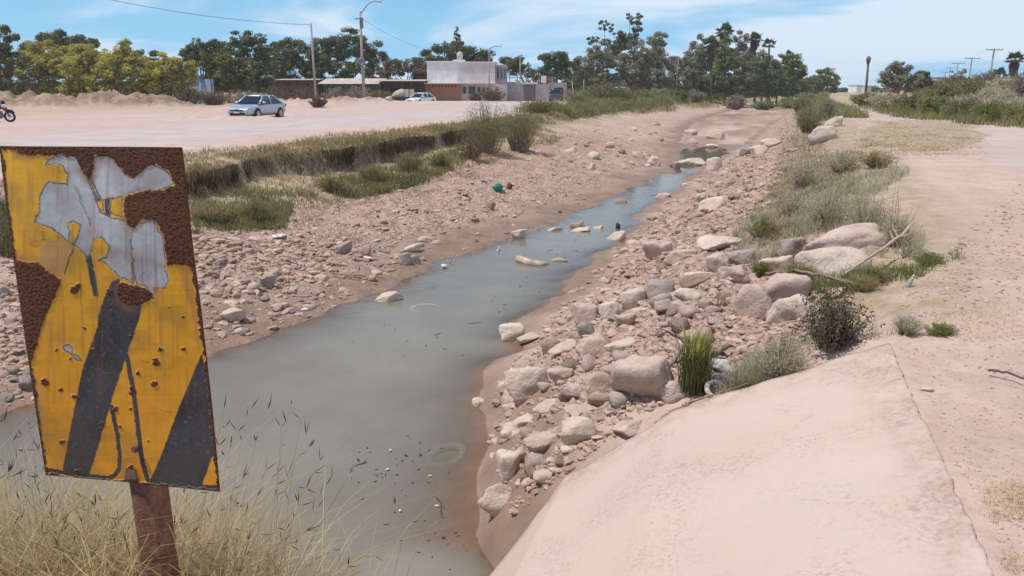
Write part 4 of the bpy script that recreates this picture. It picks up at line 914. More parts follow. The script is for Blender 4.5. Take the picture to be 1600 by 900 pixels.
for px_, py_ in ((137, 268), (212.5, 701), (204, 741)):
    q = on_plate(np.array([float(px_)]), np.array([float(py_)]))[0] - ofs; m = MB()
    m.tube([q + NRM * -.004, q + NRM * .008], .0105, 6); m.tube([q + NRM * .007, q + NRM * .012], .0055, 8)
    m.build('bolt', plain('rusty bolt', (.16, .10, .075), .6, metal=.4), sg)
m = MB(); q = on_plate(np.array([207.]), np.array([743.]))[0] - ofs                         # torn metal curl at the lower bolt
m.add([q + np.array(v) for v in ((-.006, -.012, .03), (.012, -.004, .02), (.020, -.016, -.004), (.010, -.006, -.018), (-.012, -.014, -.014), (-.016, -.004, .006), (0, -.03, .004))], [(0, 1, 6), (1, 2, 6), (2, 3, 6), (3, 4, 6), (4, 5, 6), (5, 0, 6)])
m.build('torn_metal', plain('rusty bolt', (.16, .10, .075), .6), sg)
# ------------------------------------------------------------------ stones
_bm = bmesh.new(); bmesh.ops.create_icosphere(_bm, subdivisions=4, radius=1); ICO4 = (np.array([v.co[:] for v in _bm.verts]), np.array([[v.index for v in f.verts] for f in _bm.faces], np.int32)); _bm.free()
_bm = bmesh.new(); bmesh.ops.create_icosphere(_bm, subdivisions=3, radius=1); ICO3 = (np.array([v.co[:] for v in _bm.verts]), np.array([[v.index for v in f.verts] for f in _bm.faces], np.int32)); _bm.free()
_bm = bmesh.new(); bmesh.ops.create_icosphere(_bm, subdivisions=1, radius=1); ICO1 = (np.array([v.co[:] for v in _bm.verts]), np.array([[v.index for v in f.verts] for f in _bm.faces], np.int32)); _bm.free()
_bm = bmesh.new(); bmesh.ops.create_icosphere(_bm, subdivisions=2, radius=1); ICO2 = (np.array([v.co[:] for v in _bm.verts]), np.array([[v.index for v in f.verts] for f in _bm.faces], np.int32)); _bm.free()
def stone(ico, seed, sharp=60.0, planes=10, rough=1.0):
    r = np.random.RandomState(seed); D = ico[0]
    n = r.normal(size=(planes, 3)); n /= np.linalg.norm(n, axis=1)[:, None]; d = r.uniform(.55, 1.0, planes)
    n = np.concatenate([n, [[0, 0, -1], [0, 0, 1]]]); d = np.concatenate([d, [.75, r.uniform(.6, .95)]])
    c = D @ n.T; inv = np.maximum(c / d, 0.0); rr = 1 / np.power((inv ** sharp).sum(1) + .75 ** sharp, 1 / sharp)
    V = D * rr[:, None]
    V = V * (1 + rough * (.10 * fbm3(V * 1.3, 2, seed * 1.7) + +.065 * fbm3(V * 4.2, 3, seed * .9 + 5) + .03 * fbm3(V * 11, 2, seed)))[:, None]
    V -= (V.max(0) + V.min(0)) / 2; return V / (V.max(0) - V.min(0))          # unit box
GROUPN = 0
def put_stone(V, faces, dims, loc, rz, tilt, mat, sink, label, cat='rock', name='rock', group=None, me=None):
    M = Matrix.Rotation(rz, 3, 'Z') @ Matrix.Rotation(tilt[0], 3, 'X') @ Matrix.Rotation(tilt[1], 3, 'Y')
    P = (V * np.array(dims)) @ np.array(M).T; P[:, 2] -= P[:, 2].min(); hgt = P[:, 2].max(); P[:, 2] -= hgt * sink
    o = mk(name, P, [faces], mat, None, True, loc); tag(o, label, cat, group); return o
# photo column, row of the stone's middle, width, height in photo pixels, material, shape seed, flatness, label
ROCKS = [
 (802, 521, 42, 30, 1, 3, 0, 'pale rounded rock at the right waterline with a flat slab against it'),
 (826, 530, 38, 16, 0, 4, 1, 'tilted flat slab leaning on a pale rock at the right waterline'),
 (914, 495, 46, 34, 0, 5, 0, 'rounded pale rock leftmost of the row below the grey rock'),
 (955, 487, 38, 26, 1, 6, 0, 'angular pale rock with flat lit top between two rounder rocks'),
 (990, 469, 42, 34, 1, 7, 0, 'pale smooth rock leaning on the left of the dark grey rock'),
 (1030, 455, 48, 34, 2, 8, 0, 'dark grey rough rock among pale stones on the right bank'),
 (1032, 478, 34, 22, 2, 9, 0, 'smaller grey rock just below the dark grey rough rock'),
 (998, 483, 38, 18, 1, 10, 1, 'low flat stone right of the angular pale rock'),
 (978, 500, 30, 18, 0, 11, 0, 'small pink rock below the low flat stone of the row'),
 (916, 516, 28, 26, 2, 12, 0, 'greyish upright stone below the leftmost rounded rock of the row'),
 (1075, 459, 40, 28, 1, 13, 1, 'long tilted block right of the dark grey rough rock'),
 (825, 598, 68, 58, 1, 14, 0, 'large smooth pale boulder at the right waterline casting a dark shadow'),
 (788, 604, 22, 15, 1, 15, 0, 'small pale stone left of the large waterline boulder'),
 (877, 588, 40, 28, 0, 16, 0, 'rough stone tucked right of the large waterline boulder'),
 (936, 602, 44, 38, 0, 17, 0, 'mid sized rock left of the biggest boulder beside the apron'),
 (1003, 605, 98, 82, 0, 18, 0, 'biggest pink boulder with a dark hollow, above the concrete apron'),
 (1050, 617, 40, 32, 0, 19, 0, 'rounded stone between the biggest boulder and the green grass tuft'),
 (898, 610, 34, 30, 0, 20, 1, 'pointed flat stone left of the mid sized rock'),
 (858, 632, 54, 20, 0, 21, 1, 'flat broken slab below the large waterline boulder'),
 (918, 640, 72, 24, 0, 22, 1, 'wide flat slab in front of the biggest boulder'),
 (822, 653, 48, 24, 1, 23, 1, 'sharp edged slab pointing at the water'),
 (797, 634, 26, 14, 0, 24, 1, 'small flat pink stone at the waterline'),
 (748, 628, 22, 18, 1, 25, 1, 'pointed pale stone standing in the water edge'),
 (904, 677, 58, 42, 1, 26, 0, 'round pale boulder touching its darker neighbour near the apron edge'),
 (851, 694, 60, 34, 0, 27, 0, 'long boulder left of the round pale boulder near the apron'),
 (800, 725, 48, 54, 1, 28, 0, 'tall pale boulder at the waterline left of the apron'),
 (776, 784, 54, 50, 1, 29, 0, 'lowest pale boulder at the waterline beside the apron foot'),
 (805, 668, 44, 26, 1, 30, 0, 'whitish jagged rock just above the tall waterline boulder'),
 (850, 750, 34, 22, 0, 31, 0, 'small rock at the edge of the apron below the long boulder'),
 (826, 757, 24, 16, 0, 32, 0, 'small flat rock left of the apron edge rock'),
 (888, 704, 30, 14, 1, 33, 1, 'thin pale stone below the round pale boulder'),
 (985, 675, 56, 28, 0, 34, 1, 'flat slab at the upper edge of the apron below the biggest boulder'),
 (925, 545, 56, 36, 0, 35, 0, 'broad pink slab rock above the mid sized rock'),
 (970, 540, 50, 28, 1, 36, 1, 'pale slab right of the broad pink slab rock'),
 (880, 545, 48, 22, 0, 37, 1, 'low slab left of the broad pink slab rock'),
 (1028, 392, 44, 28, 0, 38, 0, 'pink rounded rock at the left end of the upper boulder heap'),
 (1062, 400, 50, 26, 0, 39, 1, 'broad flat rock in the middle of the upper boulder heap'),
 (1092, 428, 46, 20, 1, 40, 1, 'pale flat slab overhanging a dark gap in the boulder heap'),
 (1121, 414, 34, 30, 0, 41, 0, 'round rock above the dark gap in the boulder heap'),
 (1086, 440, 46, 22, 3, 42, 0, 'brown arched rock below the overhanging slab in the heap'),
 (1122, 384, 70, 22, 1, 43, 1, 'long pale slab along the top of the boulder heap'),
 (1157, 406, 40, 22, 2, 44, 0, 'grey rounded rock at the right end of the boulder heap'),
 (1144, 428, 50, 26, 0, 45, 0, 'pink boulder below the grey rock at the heap end'),
 (1213, 416, 46, 30, 1, 46, 0, 'pale rock in green grass left of the two large pale boulders'),
 (1301, 414, 102, 50, 1, 47, 0, 'large pale pitted boulder, the front one of the pair'),
 (1318, 378, 112, 40, 0, 48, 0, 'large flat topped boulder behind the pale pitted boulder'),
 (1237, 390, 40, 28, 2, 49, 0, 'greyish rock left of the flat topped boulder'),
 (1178, 470, 58, 66, 0, 50, 0, 'tall smooth pink boulder above the branch and dark bush'),
 (1226, 466, 72, 46, 0, 51, 0, 'pink boulder leaning right of the tall smooth boulder'),
 (1230, 487, 66, 38, 1, 52, 0, 'pale boulder below the leaning pink one behind the dark bush'),
 (1297, 461, 40, 18, 1, 53, 1, 'flat pale rock in the weeds right of the pink boulders'),
 (608, 482, 44, 22, 1, 54, 0, 'pointed tan rock standing alone in the open water'),
 (633, 405, 24, 24, 2, 55, 0, 'left grey ball shaped rock of the pair at the left shore'),
 (648, 403, 18, 22, 2, 56, 0, 'right grey ball shaped rock of the pair at the left shore'),
 (645, 388, 30, 15, 1, 57, 1, 'flat pale rock resting behind the pair of grey ball rocks'),
 (422, 441, 24, 26, 2, 58, 0, 'upright grey block in the rubble right of the sign'),
 (540, 390, 24, 18, 2, 59, 0, 'grey stone in the rubble left of a smaller dark one'),
 (571, 393, 18, 14, 2, 60, 0, 'small dark stone beside a grey stone and white shard'),
 (366, 496, 36, 20, 1, 61, 0, 'pale slab sided rock near the water right of the sign'),
 (903, 371, 25, 20, 2, 62, 0, 'dark pyramid shaped rock standing in the stream'),
 (906, 382, 30, 11, 1, 63, 1, 'pale flat rock under the dark pyramid rock in the stream'),
 (867, 371, 26, 11, 1, 64, 1, 'pale oval rock left of the pyramid rock in the stream'),
 (935, 376, 15, 9, 1, 65, 0, 'small pale rock right of the pyramid rock in the stream'),
 (962, 373, 31, 19, 1, 66, 0, 'large whitish rock at the right edge of the stream'),
 (812, 371, 24, 16, 1, 67, 0, 'tan rock at the left edge of the stream near the log'),
 (970, 328, 22, 11, 3, 68, 0, 'low brown rock in the middle of the blue stream'),
 (1036, 305, 24, 10, 0, 69, 1, 'flat dark edged rock on mud right of the blue stream'),
 (1112, 320, 44, 22, 1, 70, 0, 'pale wedge rock on the right bank above the stream'),
 (1094, 312, 18, 14, 0, 71, 0, 'small rock just left of the pale wedge rock'),
 (1115, 257, 24, 24, 1, 72, 0, 'upright rounded boulder at the head of the stream'),
 (1082, 255, 42, 15, 1, 73, 1, 'long low rock dam across the head of the stream'),
 (1056, 259, 18, 11, 2, 74, 0, 'grey rock left of the low rock dam'),
 (1022, 253, 20, 15, 1, 75, 0, 'pale rock on mud left of the head of the stream'),
 (1080, 208, 19, 9, 1, 76, 0, 'pale rock left of the far pool'),
 (1125, 213, 14, 13, 1, 77, 0, 'whitish rock standing at the right of the far pool'),
 (1110, 213, 12, 9, 1, 78, 0, 'small whitish rock in the far pool'),
 (1112, 228, 18, 8, 1, 79, 1, 'flat pale rock in the near half of the far pool'),
 (1081, 221, 18, 9, 0, 80, 0, 'pink rock at the left edge of the far pool'),
 (1166, 236, 20, 14, 2, 81, 0, 'grey rock left of its pale twin on the far right bank'),
 (1186, 237, 24, 14, 1, 82, 0, 'pale rock right of a grey one on the far right bank'),
 (1204, 224, 32, 14, 0, 83, 1, 'long pink slab on the far right bank below the plants'),
 (1284, 215, 40, 22, 1, 84, 0, 'big pale boulder on the right bank beside leafy plants'),
 (1302, 193, 26, 14, 1, 85, 0, 'pale boulder at the bank top beside the track'),
 (767, 323, 15, 12, 3, 86, 0, 'brown stone on the far left bank below the green bag'),
 (1448, 609, 17, 8, 1, 87, 1, 'small pale stone lying on the dirt right of the apron'),
 (608, 155, 10, 6, 1, 88, 0, 'small white stone on the hump in front of the sheds'),
]
def place_rocks(items):
    px = np.array([r[0] for r in items], float); pyb = np.array([r[1] + r[3] * .42 for r in items], float)
    gp = hit(px, pyb)
    for r, p in zip(items, gp):
        p = p.copy()
        over_apron = (p[1] < SLAB_Y and p[0] > -0.3)
        dist = math.hypot(p[0], p[1]); w = r[2] * mpp(math.hypot(dist, EYE - p[2])); al = math.atan2(EYE - p[2], dist)
        happ = r[3] * mpp(math.hypot(dist, EYE - p[2]))
        dep = w * (.62 if not r[6] else .7); hz = max(.42 * happ, (happ - dep * math.sin(al) * .80) / math.cos(al)) * (1.22 if not r[6] else .95)
        hz = min(hz, w * .95); back = np.array([p[0], p[1]]) / dist * dep * .42
        x, y = p[0] + back[0], p[1] + back[1]; z = gz(x, y); z = min(z, p[2] + .10)
        if z < WZ - .05 and (r[0] < 980): z = max(z, WZ - hz * .35)
        view = math.atan2(-p[0], p[1]); V = stone(ICO4 if w > .25 else ICO3, r[5], 16 if r[6] == 0 and r[5] % 4 == 0 else 70)
        put_stone(V, (ICO4 if w > .25 else ICO3)[1], (w * 1.06, dep, hz * 1.2), (x, y, z), view + .12 * ((r[5] * 7) % 5 - 2), (.08 * ((r[5] * 3) % 5 - 2), .09 * ((r[5] * 5) % 5 - 2)), M_ROCK[r[4]], .29, r[7])
place_rocks(ROCKS)

TEMPL = []
for k in range(16):
    V = stone(ICO3 if k < 8 else ICO2, 300 + k, 70 if k % 4 else 16); V[:, 2] *= 1
    TEMPL.append((V, (ICO3 if k < 8 else ICO2)[1]))
rng = np.random.RandomState(11)
def in_poly(pts, x, y): return poly(pts, x, y)[0]
def scatter(pts, n, jitter_rng):
    a = np.array(pts, float); out = []; 
    while len(out) < n:
        x = jitter_rng.uniform(a[:, 0].min(), a[:, 0].max(), n); y = jitter_rng.uniform(a[:, 1].min(), a[:, 1].max(), n)
        i = in_poly(pts, x, y); out += list(zip(x[i], y[i]))
    return np.array(out[:n])
PROTO = {}
def small_rocks(pts, n, smin, smax, mats, label, group, ref=None, wpow=1.0):
    q = scatter(pts, n, rng); gp = hit(q[:, 0], q[:, 1])
    for p in gp:
        if p[1] < SLAB_Y + .12 and p[0] > -0.15: continue
        k = rng.randint(16); mi = mats[rng.randint(len(mats))]; key = (k, mi)
        s = smin + (smax - smin) * rng.rand() ** 1.7
        if key not in PROTO:
            me = bpy.data.meshes.new('rock'); o = mk('rock', TEMPL[k][0], [TEMPL[k][1]], M_ROCK[mi]); PROTO[key] = o.data; 
        else:
            o = bpy.data.objects.new('rock', PROTO[key]); COL.objects.link(o)
        fl = rng.uniform(.42, .85); o.scale = (s, s * rng.uniform(.6, 1.0), s * fl); o.rotation_euler = (rng.uniform(-.35, .35), rng.uniform(-.35, .35), rng.uniform(0, 6.28))
        o.location = (p[0], p[1], p[2] + s * fl * .14); tag(o, label, 'rock', group)
RIGHTB = [(768, 700), (775, 640), (800, 560), (870, 500), (900, 450), (960, 400), (1020, 345), (1100, 280), (1170, 225), (1215, 205), (1200, 260), (1170, 320), (1130, 365), (1160, 410), (1150, 450), (1120, 520), (1040, 570), (950, 640), (870, 740), (800, 800)]
small_rocks(RIGHTB, 100, .08, .30, (0, 0, 1, 3), 'loose angular stone in the rubble slope on the right bank', 'loose stones on the right bank')
small_rocks([(320, 400), (420, 400), (520, 380), (640, 375), (740, 340), (700, 385), (600, 440), (500, 485), (400, 520), (330, 540)], 55, .07, .23, (0, 0, 1, 2), 'loose stone in the rubble of the left bank above the water', 'loose stones on the left bank')
small_rocks([(840, 240), (900, 215), (980, 195), (1060, 195), (1062, 232), (1020, 262), (960, 270), (880, 262)], 30, .25, .7, (0, 1, 3), 'broken stone scattered on the far left bank above the stream', 'broken stones on the far left bank')
small_rocks([(2, 420), (42, 430), (52, 560), (56, 600), (2, 640)], 24, .10, .26, (2, 0, 0), 'rounded cobble on the shore left of the warning sign', 'cobbles left of the sign')
small_rocks([(690, 340), (780, 300), (860, 270), (990, 275), (960, 300), (860, 340), (780, 372), (700, 395)], 14, .08, .22, (3, 0), 'small brown stone on the damp left shore of the stream', 'small stones on the damp shore')
# rubble too small to count
q1 = scatter([(300, 330), (480, 330), (700, 260), (840, 215), (1060, 180), (1065, 240), (1000, 275), (860, 345), (700, 400), (500, 492), (330, 545)], 1700, rng)
q1b = scatter([(300, 370), (420, 372), (560, 385), (700, 372), (640, 410), (500, 490), (330, 545)], 1150, rng)
q2 = scatter([(765, 720), (775, 600), (880, 470), (1000, 350), (1100, 265), (1235, 175), (1250, 220), (1210, 300), (1180, 400), (1300, 460), (1200, 560), (1000, 650), (800, 810)], 5200, rng)
q3 = scatter([(-320, 470), (0, 410), (310, 355), (335, 540), (120, 612), (0, 648), (-320, 720)], 2900, rng)
q4 = scatter([(1400, 540), (1600, 480), (1600, 900), (1580, 900)], 1500, rng)
q5 = scatter([(1300, 300), (1470, 400), (1600, 280), (1600, 470), (1420, 500), (1380, 420)], 1100, rng)
def rubble(q, smin, smax, label, mats, flat=.6, wet=(.3, 1.25)):
    gp = hit(q[:, 0], q[:, 1]); fd = field(gp[:, 0], gp[:, 1])
    ok = ~((gp[:, 1] < SLAB_Y + .08) & (gp[:, 0] < slab_right(gp[:, 1]) + .04)) & (fd['mud'] < rng.uniform(wet[0], wet[1], len(gp))); gp = gp[ok]
    n = len(gp); D, Fi = ICO1; nv = len(D)
    dist = np.hypot(gp[:, 0], gp[:, 1]); s = (smin + (smax - smin) * rng.rand(n) ** 3.2) * np.clip(dist / 9, .55, 2.2)
    base = D[None] * (1 + .38 * (rng.rand(n, nv) - .5))[..., None]
    sc = np.stack([s * rng.uniform(.7, 1.2, n), s * rng.uniform(.45, 1, n), s * rng.uniform(.25, flat, n)], 1) / 2
    V = base * sc[:, None]; a = rng.uniform(0, 6.28, n); ca, sa = np.cos(a), np.sin(a)
    V = np.stack([V[..., 0] * ca[:, None] - V[..., 1] * sa[:, None], V[..., 0] * sa[:, None] + V[..., 1] * ca[:, None], V[..., 2] + V[..., 0] * rng.uniform(-.3, .3, n)[:, None]], -1)
    V += gp[:, None]; V[..., 2] += (sc[:, 2] * .05)[:, None]
    Fc = (Fi[None] + (np.arange(n) * nv)[:, None, None]).reshape(-1, 3)
    o = mk('rubble', V.reshape(-1, 3), [Fc], None, None, False)
    for mm in mats: o.data.materials.append(mm)
    o.data.polygons.foreach_set('material_index', np.repeat(rng.randint(0, len(mats), n), len(Fi)).astype(np.int32))
    tag(o, label, 'rubble', kind='stuff'); return o
def rubble_mat(name, a, b):
    g = G(name); p = g.pos(); r = g.n('ShaderNodeNewGeometry').outputs['Random Per Island']
    return g.out(g.bsdf(g.mix(g.rng(g.noise(p, 30, 4), .4, .75, 0, .6), g.mix(r, a, b), tuple(q * .5 for q in a)), .95, None, 0, .15))
RM = [rubble_mat('pink rubble', (.40, .265, .20), (.60, .44, .35)), rubble_mat('brown rubble', (.30, .205, .16), (.46, .34, .28))]
rubble(q1, .025, .13, 'small stones and clods covering the left bank', RM); rubble(q1b, .04, .2, 'heavier rubble on the left bank near the sign', RM); rubble(q2, .03, .19, 'small stones and clods covering the right bank', RM, .6, (.55, 1.9))
rubble(q3, .05, .16, 'cobbles and gravel on the left bank behind and left of the sign', RM); rubble(q4, .008, .045, 'pebbles and clods on the dirt right of the apron', RM); rubble(q5, .02, .07, 'pebbles and clods on the dirt track', RM)

# ------------------------------------------------------------------ things lying about
def ground_at(px, py): return hit([px], [py])[0]
def branch(name, pts, r0, r1, label, mat=None, twigs=0, cat='branch', lift=.02, seed=1):
    a = np.array(pts, float); g = hit(a[:, 0], a[:, 1]); lf = a[:, 2] if a.shape[1] > 2 else np.full(len(a), 0.0)
    rr = np.random.RandomState(seed); P = []; R = []
    n = 5 * (len(a) - 1)
    for k in range(n + 1):
        f = k / n * (len(a) - 1); i = min(int(f), len(a) - 2); u = f - i
        q = g[i] * (1 - u) + g[i + 1] * u; l = lf[i] * (1 - u) + lf[i + 1] * u
        P.append(q + np.array([0, 0, l + r0 + lift]) + rr.normal(0, r0 * .35, 3)); R.append((r0 + (r1 - r0) * k / n) * rr.uniform(.85, 1.15))
    m = MB(); m.tube(P, R, 7); o = m.build(name, mat or M_TWIG, None, True); tag(o, label, cat)
    for t in range(twigs):
        k = rr.randint(n // 4, n); d = (P[min(k + 1, n)] - P[k - 1]); d = d / (np.linalg.norm(d) + 1e-6)
        side = np.array([-d[1], d[0], rr.uniform(.2, .9)]) * rr.choice([-1, 1], p=[.4, .6]); side[2] = abs(side[2]); L = rr.uniform(10, 24) * r0
        m = MB(); m.tube([P[k], P[k] + d * L * .5 + side * L * .3, P[k] + d * L + side * L * .7], [R[k] * .6, R[k] * .45, R[k] * .2], 5); m.build('twig', mat or M_TWIG, o, True)
    return o
branch('branch', [(1195, 440, .05), (1240, 446, .12), (1290, 453, .10), (1340, 455, .02)], .020, .010, 'bare branch lying across the pink boulders beside the dark bush', plain('red brown branch', (.30, .19, .14), .9), 2, seed=3)
branch('branch', [(1315, 440, .03), (1345, 432, .12), (1375, 420, .18), (1405, 402, .22), (1421, 388, .26)], .012, .016, 'pale bent branch rising to the right beside the pitted boulder', plain('pale branch', (.47, .36, .28), .9), 4, seed=4)
branch('branch', [(1310, 447, .0), (1335, 453, .04), (1362, 453, .03)], .012, .008, 'short dark stick under the pale bent branch', plain('dark stick', (.14, .10, .08), .9), seed=5)
branch('branch', [(1026, 673, .01), (1045, 662, .03), (1068, 648, .02), (1078, 640, .02)], .022, .013, 'crooked stick lying along the upper edge of the apron', plain('red brown branch', (.30, .19, .14), .9), 1, seed=6)
branch('branch', [(1032, 522, .05), (1050, 532, .12), (1066, 545, .14), (1074, 562, .05)], .012, .010, 'dark arched stick left of the green grass tuft', plain('dark stick', (.14, .10, .08), .9), seed=7)
branch('branch', [(1046, 581, .0), (1060, 566, .05), (1072, 556, .08)], .016, .010, 'grey stick propped against the foot of the grass tuft', plain('grey stick', (.24, .21, .2), .9), seed=8)
branch('branch', [(1100, 568, .02), (1122, 564, .04), (1140, 555, .05)], .016, .011, 'dark curved root right of the green grass tuft', plain('dark stick', (.14, .10, .08), .9), seed=9)
branch('branch', [(1542, 588, .015), (1570, 594, .02), (1604, 606, .02)], .009, .006, 'thin dark stick on the dirt at the right edge', plain('dark stick', (.14, .10, .08), .9), seed=10)
branch('branch', [(515, 432, .03), (555, 437, .05), (585, 436, .03), (600, 438, .02)], .014, .008, 'thin stick reaching from the left rubble to the water', M_TWIG, seed=12)
branch('branch', [(680, 428, .02), (700, 424, .1), (725, 398, .3)], .012, .006, 'short stick standing out of the left shoreline', M_TWIG, 1, seed=13)
# log half under water
lg = [at(806, 404, 1), at(822, 410, 1), at(840, 413, 1), at(855, 412, 1)]
def wpt(px, py, dz=0.0): x, y = plane_z(px, py, WZ); return Vector((float(x), float(y), WZ + dz))
m = MB(); m.tube([wpt(806, 409, .06), wpt(811, 409, .05), wpt(826, 413, .03), wpt(845, 415, .02), wpt(857, 413, .0)], [.07, .095, .085, .075, .03], 12); o = m.build('log', plain('pale log', (.50, .38, .29), .9, var=.2), None, True); tag(o, 'pale driftwood log lying half sunk in the stream', 'log')
m = MB(); m.tube([wpt(862, 408, .01), wpt(873, 408, .03), wpt(887, 409, .0)], [.03, .05, .025], 8); o = m.build('log', plain('pale log', (.50, .38, .29), .9, var=.2), None, True); tag(o, 'short driftwood piece right of the pale log in the stream', 'log')
m = MB(); q = wpt(965, 357, -.1); m.tube([q, q + Vector((.01, 0, .2)), q + Vector((-.02, 0, .26))], [.07, .06, .02], 8); o = m.build('stump', plain('wet dark wood', (.04, .032, .03), .7), None, True); tag(o, 'small black stump standing at the stream edge', 'stump')
# sunken tyres
M_WET = plain('mud coated tyre', (.30, .28, .235), .8); M_WETD = plain('dark sunken tyre', (.09, .10, .11), .8)
def tyre(px, py, R, r, dz, tilt, label, mat, a0=0, a1=2 * math.pi):
    q = wpt(px, py, dz); m = MB(); m.torus((0, 0, 0), R, r, 'Z', 40, 12, a0, a1); o = m.build('sunken_tyre', mat, None, True); o.location = q; o.rotation_euler = tilt; tag(o, label, 'tyre'); return o
tyre(665, 481, .24, .060, -.056, (.02, .02, 0), 'tyre ring just under the water right of the tan rock', M_WET)
tyre(697, 698, .19, .055, -.118, (.0, -.22, .4), 'pale tyre arc breaking the murky water near the apron', M_WET)
tyre(478, 640, .28, .075, -.105, (.03, .05, .2), 'dark tyre sunk in the murky water in front of the sign', M_WETD)
tyre(690, 512, .30, .07, -.115, (.02, -.02, 0), 'faint tyre outline below the ring in the open water', M_WETD)
# green bag, bottle, paper and other litter
def crumple(name, px, py, w, d, h, seed, mat, label, cat, lift=.0, flat=0):
    p = ground_at(px, py) if not (300 < px < 780 and flat == 2) else np.array(wpt(px, py, 0.01)); V = ICO3[0] * (1 + .42 * fbm3(ICO3[0] * 1.6, 3, seed)[:, None]); V = V * np.array([w, d, h]) / 2
    o = mk(name, V, [ICO3[1]], mat, None, True, (p[0], p[1], p[2] + h * .35 + lift)); o.rotation_euler = (0, 0, seed); tag(o, label, cat); return o
crumple('plastic_bag', 777, 298, .36, .3, .26, 2.2, plain('green plastic', (.015, .20, .15), .35, var=.25), 'crumpled green plastic bag on the far left bank', 'bag')
crumple('cloth_scrap', 796, 295, .16, .10, .24, 3.3, plain('brown cloth', (.17, .08, .05), .9), 'brown cloth scrap just right of the green bag', 'cloth')
M_PAPER = plain('white litter', (.68, .66, .66), .7)
crumple('paper_scrap', 436, 370, .36, .2, .06, 1.2, M_PAPER, 'flat white paper on the left bank below the grass', 'litter', flat=1)
crumple('plastic_scrap', 572, 404, .07, .30, .05, 1.0, M_PAPER, 'thin white shard in the left rubble beside grey stones', 'litter')
crumple('plastic_cup', 694, 419, .13, .11, .09, 4.1, M_PAPER, 'white crumpled cup floating near the left shore', 'litter', flat=2)
crumple('paper_scrap', 720, 240, .22, .16, .12, 5.1, M_PAPER, 'white scrap caught in grass left of the big bank bush', 'litter')
crumple('plastic_scrap', 476, 484, .14, .06, .03, 6.1, M_PAPER, 'white strip at the shore right of the sign', 'litter')
crumple('plastic_scrap', 458, 489, .09, .07, .05, 7.1, plain('purple plastic', (.30, .10, .26), .5), 'purple pink scrap beside the white strip at the shore', 'litter')
crumple('cloth_scrap', 1124, 577, .20, .12, .08, 2.6, plain('white rag', (.58, .54, .51), .8), 'white rag right of the green grass tuft', 'cloth')
crumple('cloth_scrap', 1137, 601, .15, .12, .10, 3.9, plain('grey rag', (.25, .22, .22), .8, var=.3), 'grey crumpled rag beside the striped coil near the apron', 'cloth')
for k, (px, py) in enumerate(((610, 705), (634, 713), (606, 735), (657, 712), (683, 792), (693, 842), (625, 800), (560, 720), (672, 745))):
    crumple('floating_litter', px, py, .035, .022, .012, 8.1 + k, M_PAPER if k % 2 == 0 else plain('dark leaf', (.07, .06, .05), .8), 'tiny scrap floating on the murky water near the tyre arc', 'litter', flat=2).__setitem__('group', 'scraps floating on the water')
m = MB(); p = ground_at(1119, 617); m.torus((0, 0, .05), .085, .02, 'Z', 26, 8, .4, 5.9); o = m.build('hose_coil', plain('pale striped hose', (.47, .43, .36), .6, var=.3, scale=30), None, True); o.location = p; o.rotation_euler = (.5, .15, 0); tag(o, 'pale coil of hose beside the grass tuft and apron', 'hose')
def bottle(px, py, s, rot, label, mat):
    p = ground_at(px, py); r = empty('plastic_bottle', p); r.rotation_euler = rot; tag(r, label, 'bottle')
    m = MB(); m.tube([(0, 0, 0), (0, 0, .02 * s), (0, 0, .13 * s), (0, 0, .17 * s), (0, 0, .20 * s)], [.028 * s, .034 * s, .034 * s, .022 * s, .013 * s], 14); m.build('body', mat, r, True)
    m = MB(); m.tube([(0, 0, .20 * s), (0, 0, .225 * s)], .016 * s, 12); m.build('cap', plain('white cap', (.7, .7, .7), .4), r, True)
bottle(1418, 449, .60, (.25, .2, 0), 'pale green plastic bottle standing in weeds beside the track', plain('green bottle', (.42, .47, .42), .2))
bottle(775, 402, 1.3, (.3, .3, 0), 'small white bottle at the left shoreline above the log', plain('white bottle', (.62, .62, .6), .3))

# leaf bits and twigs drifting on the slow water
R_ = np.random.RandomState(55); V_, F_ = [], []
for (cx_, cy_, sx, sy, n_) in ((620, 740, 70, 55, 46), (810, 480, 45, 40, 26), (640, 520, 120, 50, 16), (900, 395, 50, 25, 14), (690, 840, 50, 40, 14)):
    for k in range(n_):
        px, py = cx_ + R_.normal() * sx * .6, cy_ + R_.normal() * sy * .6; x_, y_ = plane_z(px, py, WZ)
        if H(np.array([x_]), np.array([y_]))[0] > WZ - .01: continue
        a_ = R_.uniform(0, 6.28); L = R_.uniform(.012, .04) * (3.0 if R_.rand() < .15 else 1) * max(.8, y_ / 10); w_ = min(L * R_.uniform(.12, .5), .016); d = np.array([math.cos(a_), math.sin(a_), 0]); e = np.array([-d[1], d[0], 0]); c_ = np.array([x_, y_, WZ + .004]); i_ = len(V_)
        V_ += [c_ - d * L, c_ + e * w_, c_ + d * L + np.array([0, 0, R_.uniform(0, .012)]), c_ - e * w_, c_ + np.array([0, 0, .006])]; F_ += [(i_, i_ + 3, i_ + 4), (i_ + 3, i_ + 2, i_ + 4), (i_ + 2, i_ + 1, i_ + 4), (i_ + 1, i_, i_ + 4)]
o = mk('leaf_debris', np.array(V_), F_, plain('sodden leaf', (.09, .07, .055), .7, var=.3), None, False); tag(o, 'dark leaf bits and twigs drifting on the murky water', 'debris', kind='stuff')
